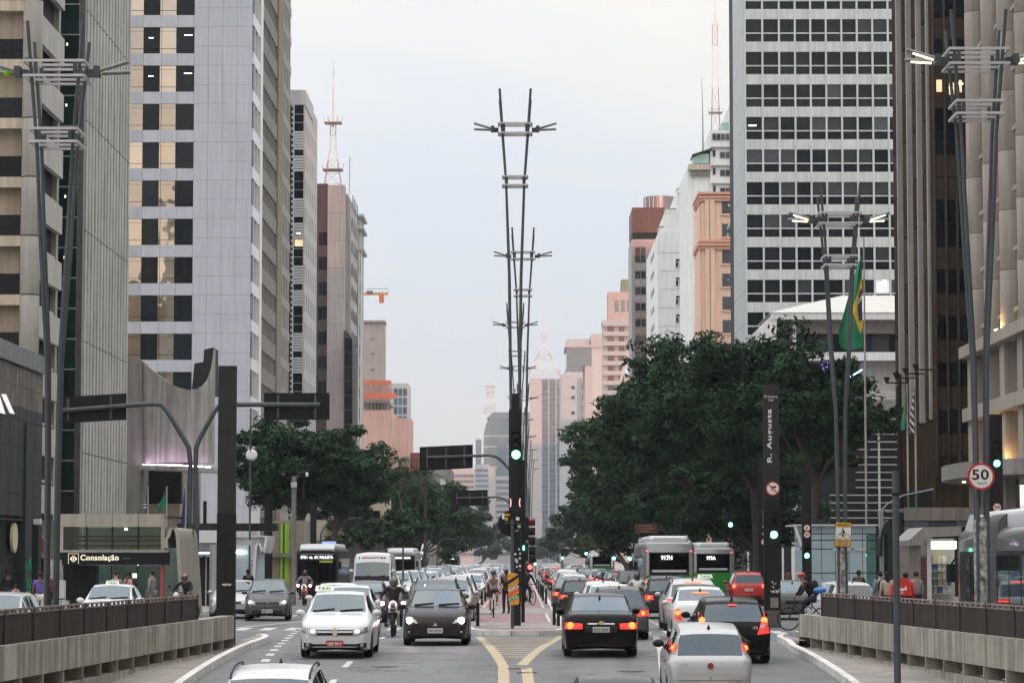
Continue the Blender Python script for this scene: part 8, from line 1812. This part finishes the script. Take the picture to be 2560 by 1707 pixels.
    if head == 'moto':
        MB().ball((c.x, c.y, c.z + .02), .135, .15, .15, 16, 10).build('helmet', hat, t, True); MB().ball((c.x, c.y + .055, c.z + .03), .11, .11, .06, 14, 8).build('visor', pane_mat('visor', (.05, .025, .02), .1), t, True)
    if pack: q = p['che'].lerp(p['pel'], .3); MB().ball((q.x, q.y - .2, q.z + .03), .17, .13, .26, 12, 8).build('backpack', pack, t, True)
    return t
RH = {'red': mat('helmet_red', (.45, .03, .03), .35, coat=.5), 'blk': mat('helmet_black', (.02, .02, .022), .35, coat=.5), 'multi': mat('helmet_patterned', (.11, .07, .065), .3, var=.9, scale=9, coat=.6)}
GP = 'people on the pavements'
xb, yb_ = XX(1234, 104), 104.0
bicycle('white-framed bicycle ridden towards us on the cycle track', xb, yb_, math.pi); person('cyclist in a white shirt and black helmet riding towards us', xb, yb_, .13, math.pi, RIDE, 'm', 'white', 'black', 'white', 'short', 'short', 'cycle', RH['blk'])
xm, ym_ = XX(985, 83), 83.0
motorbike('motorcycle with pink lamps between the two leading cars', xm, ym_, math.pi); person('motorcyclist in dark clothes and a patterned helmet between the leading cars', xm, ym_, 0, math.pi, MOTO, 'm', 'black', 'navy', 'black', head='moto', hat=RH['multi'])
xs_, ys_ = XX(2012, 84.5), 84.5
bicycle('dark bicycle seen from the side at the right wall end', xs_, ys_, R(94), .14, m_blk); person('cyclist in black with a red helmet, backpack and white boots', xs_, ys_, .14, R(94), RIDE, 'm', 'black', 'navy', 'offwhite', head='cycle', hat=RH['red'], pack=CL['black'], boots=True)
o = MB().ball((0, 0, 0), .2, .16, .1, 12, 7).build('plastic_bag', mat('blue_plastic', (.05, .18, .5), .4, var=.4, scale=9), None, True, loc=(XX(2048, 84), 84, ZZ(1475, 84))); tag(o, 'crumpled blue plastic bag behind the red-helmeted cyclist', 'bag')
xq, yq_ = XX(1318, 132), 132.0
bicycle('dark bicycle riding away behind the median column', xq, yq_, -.5, .13, m_blk); person('cyclist with a black backpack riding away on the track', xq, yq_, .13, -.5, RIDE, 'd', 'black', 'black', head='cycle', hat=RH['blk'], pack=CL['black'])
person('pedestrian in a long black coat walking on the cycle track', XX(1266, 112), 112, .13, 2.9, STAND, 'd', 'black', 'black', 'black')
xr2, yr2 = XX(1592, 112), 112.0
motorbike('motorcycle riding away between the right lanes', xr2, yr2, 0, lit=False); person('motorcyclist with a black helmet and pale jacket riding away', xr2, yr2, 0, 0, MOTO, 'd', 'white', 'black', head='moto', hat=RH['blk'])
xl3, yl3 = XX(462, 104), 104.0
motorbike('dark motorcycle behind the left fence', xl3, yl3, math.pi - .5, lit=False); person('motorcyclist in black with a white and red helmet behind the left fence', xl3, yl3, 0, math.pi - .4, MOTO, 'm', 'black', 'black', head='moto', hat=RH['multi'])
motorbike('motorcycle with one bright bluish headlamp in front of the dark bus', XX(763, 140), 140, math.pi, 0, mat('moto_orange', (.4, .1, .03), .4)); person('rider on the bluish-lit motorcycle in front of the dark bus', XX(763, 140), 140, 0, math.pi, MOTO, 'm', 'grey', 'black', head='moto', hat=RH['blk'])
PED = [('man in a purple shirt walking away along the left pavement', 103, 92, .4, 'd', 'purple', 'offwhite', 0), ('person in maroon beside the man in purple', 122, 97, -.6, 'm', 'maroon', 'navy', 0), ('child in a pink top at the left shop', 42, 100, .8, 'm', 'pink', 'navy', 2), ('person in black at the lit menu board', 22, 110, .3, 'd', 'black', 'black', 0), ('dark-haired woman behind the white taxi roof', 293, 96, 2.6, 'l', 'grey', 'black', 1), ('man with a dark backpack over a pink shirt near the metro entrance', 322, 94, 2.2, 'd', 'pink', 'navy', 3), ('person in grey at the metro entrance glass', 382, 103, 1.2, 'm', 'grey', 'grey', 0),
       ('man in a dark shirt facing the street on the right pavement', 2145, 105, 3.1, 'd', 'black', 'black', 0), ('woman with a blue-grey hood and backpack at the right fence', 2198, 93, .3, 'l', 'denim', 'denim', 3), ('woman with long hair in a floral top at the right fence', 2216, 90, .2, 'l', 'floral', 'black', 1), ('courier in a red jacket with a cap seen from behind', 2262, 88, -.1, 'd', 'red', 'black', 0), ('person with a white cap behind the red courier', 2288, 92, .3, 'm', 'grey', 'black', 0), ('pedestrian in dark clothes beside the grey hatchback', 622, 118, .4, 'd', 'black', 'black', 0), ('dark pedestrian in front of the round totem shadow', 1970, 140, 2, 'd', 'brown', 'black', 0)]
for lb, px, d, rz_, sk, sh_, lg, fl in PED:
    person(lb, XX(px, d), d, .14, rz_, STAND, sk, sh_, lg, group=GP, scale=.72 if fl == 2 else 1.0, sleeve='short' if sh_ in ('purple', 'floral', 'pink') else 'long', long_hair=fl == 1, pack=CL['black'] if fl == 3 else None)
# courier's red bag with its white lettering
CB = Bld('courier_bag', 'red insulated courier bag with white lettering on the red courier', 'bag', (XX(2264, 87.6), 87.6, .9)); D = 87.4
CB.mb(MB().prism([pt(2226, 1488, D), pt(2281, 1488, D), pt(2277, 1460, D), pt(2268, 1445, D), pt(2247, 1443, D), pt(2230, 1462, D)], 'y', D, D + .32), 'bag_body', CL['red']); CB.txt('food', m_whitep, (XX(2253, D), D - .006, ZZ(1471, D)), width=.28, height=.13, depth=.008, rot=(math.pi / 2, -.15, 0)); CB.mb(MB().tube([tuple(P(px, py, D - .01)) for px, py in ((2243, 1481), (2250, 1484), (2258, 1480), (2256, 1477))], .012, 5), 'smile_mark', m_whitep)
# ---- drivers seen through the glass
SIT = dict(pel=(0, -.2, .42), che=(0, -.28, .78), nec=(0, -.28, .95), hd=(0, -.24, 1.07), ht=(0, -.26, 1.17), sL=(-.18, -.27, .88), eL=(-.24, -.05, .66), wL=(-.2, .2, .76), sR=(.18, -.27, .88), eR=(.24, -.05, .66), wR=(.2, .2, .76), hL=(-.1, -.15, .4), kL=(-.14, .25, .46), aL=(-.14, .5, .2), tL=(-.14, .6, .17), hR=(.1, -.15, .4), kR=(.14, .25, .46), aR=(.14, .5, .2), tR=(.14, .6, .17))
for lb, x, y, rz, z, sk, st in (('driver of the leading white taxi behind the windscreen', -4.42 + .37, 68.6, PI, zr(68.6), 'm', 'white'), ('driver of the black sedan with lit headlights', -2.28 + .37, 76.2, PI, 0, 'm', 'grey'), ('driver of the grey side-street hatchback', -9.55 + .37, 106, PI, 0, 'l', 'black'), ('driver of the black sedan with round tail lights', 1.88 - .37, 69.2, 0, zr(69.2), 'd', 'black'), ('driver of the white sedan with triangular tail lights', XX(1757, 79, 1560) - .37, 81, 0, 0, 'm', 'grey'), ('driver of the taxi behind the left fence', -12.8 + .37, 88, PI, 0, 'm', 'denim')):
    person(lb, x, y, z, rz, SIT, sk, st, 'navy', group='drivers in the near cars')
# ---- graffiti on the right wall base
GF2 = Bld('graffiti', 'pale blue and white graffiti low on the right concrete wall', 'graffiti', (wr_x(51) - .02, 51, -.6)); rg = random.Random(8)
for mm, y0_, n in ((m_gw, 53.6, 8), (mat('spray_blue', (.12, .32, .42), .6), 51.4, 8)):
    b = MB()
    for i in range(n):
        y = y0_ + rg.random() * 1.9 - 1; z = -.95 + rg.random() * .55; b.tube([(wr_x(y + .14 * math.cos(q * .9 + i)) - .005, y + .14 * math.cos(q * .9 + i), z + .2 * math.sin(q * 1.1 + 2 * i)) for q in range(6)], .022, 4)
    GF2.mb(b, 'spray_stroke', mm)
# ---- unseen blocks added behind the camera as sun shades; haze over everything
back_block('tall unseen block added behind the camera on the right to shade the avenue', 26, 82, -200, 10, 72)
back_block('tall unseen block added far behind the camera to shade the pale panel tower', -14, 49, -310, -275, 108)
back_block('broad unseen block added behind the camera to shade the white grid tower', 56, 170, -290, -210, 125)
back_block('lower unseen block added beside the camera on the right', 27, 80, 16, 112, 30)
hz = MB().box(-900, 900, -420, 2800, -2.6, 190).build('haze', None and m_blk or m_conc)
hz.data.materials.clear(); mh = bpy.data.materials.new('haze_air'); mh.use_nodes = True; nt = mh.node_tree; nt.nodes.clear()
ho = nt.nodes.new('ShaderNodeOutputMaterial'); hv = nt.nodes.new('ShaderNodeVolumePrincipled'); hv.inputs['Color'].default_value = (.86, .91, 1, 1); hv.inputs['Density'].default_value = .00011; hv.inputs['Anisotropy'].default_value = .1
nt.links.new(hv.outputs[0], ho.inputs['Volume']); hz.data.materials.append(mh); tag(hz, kind='stuff')
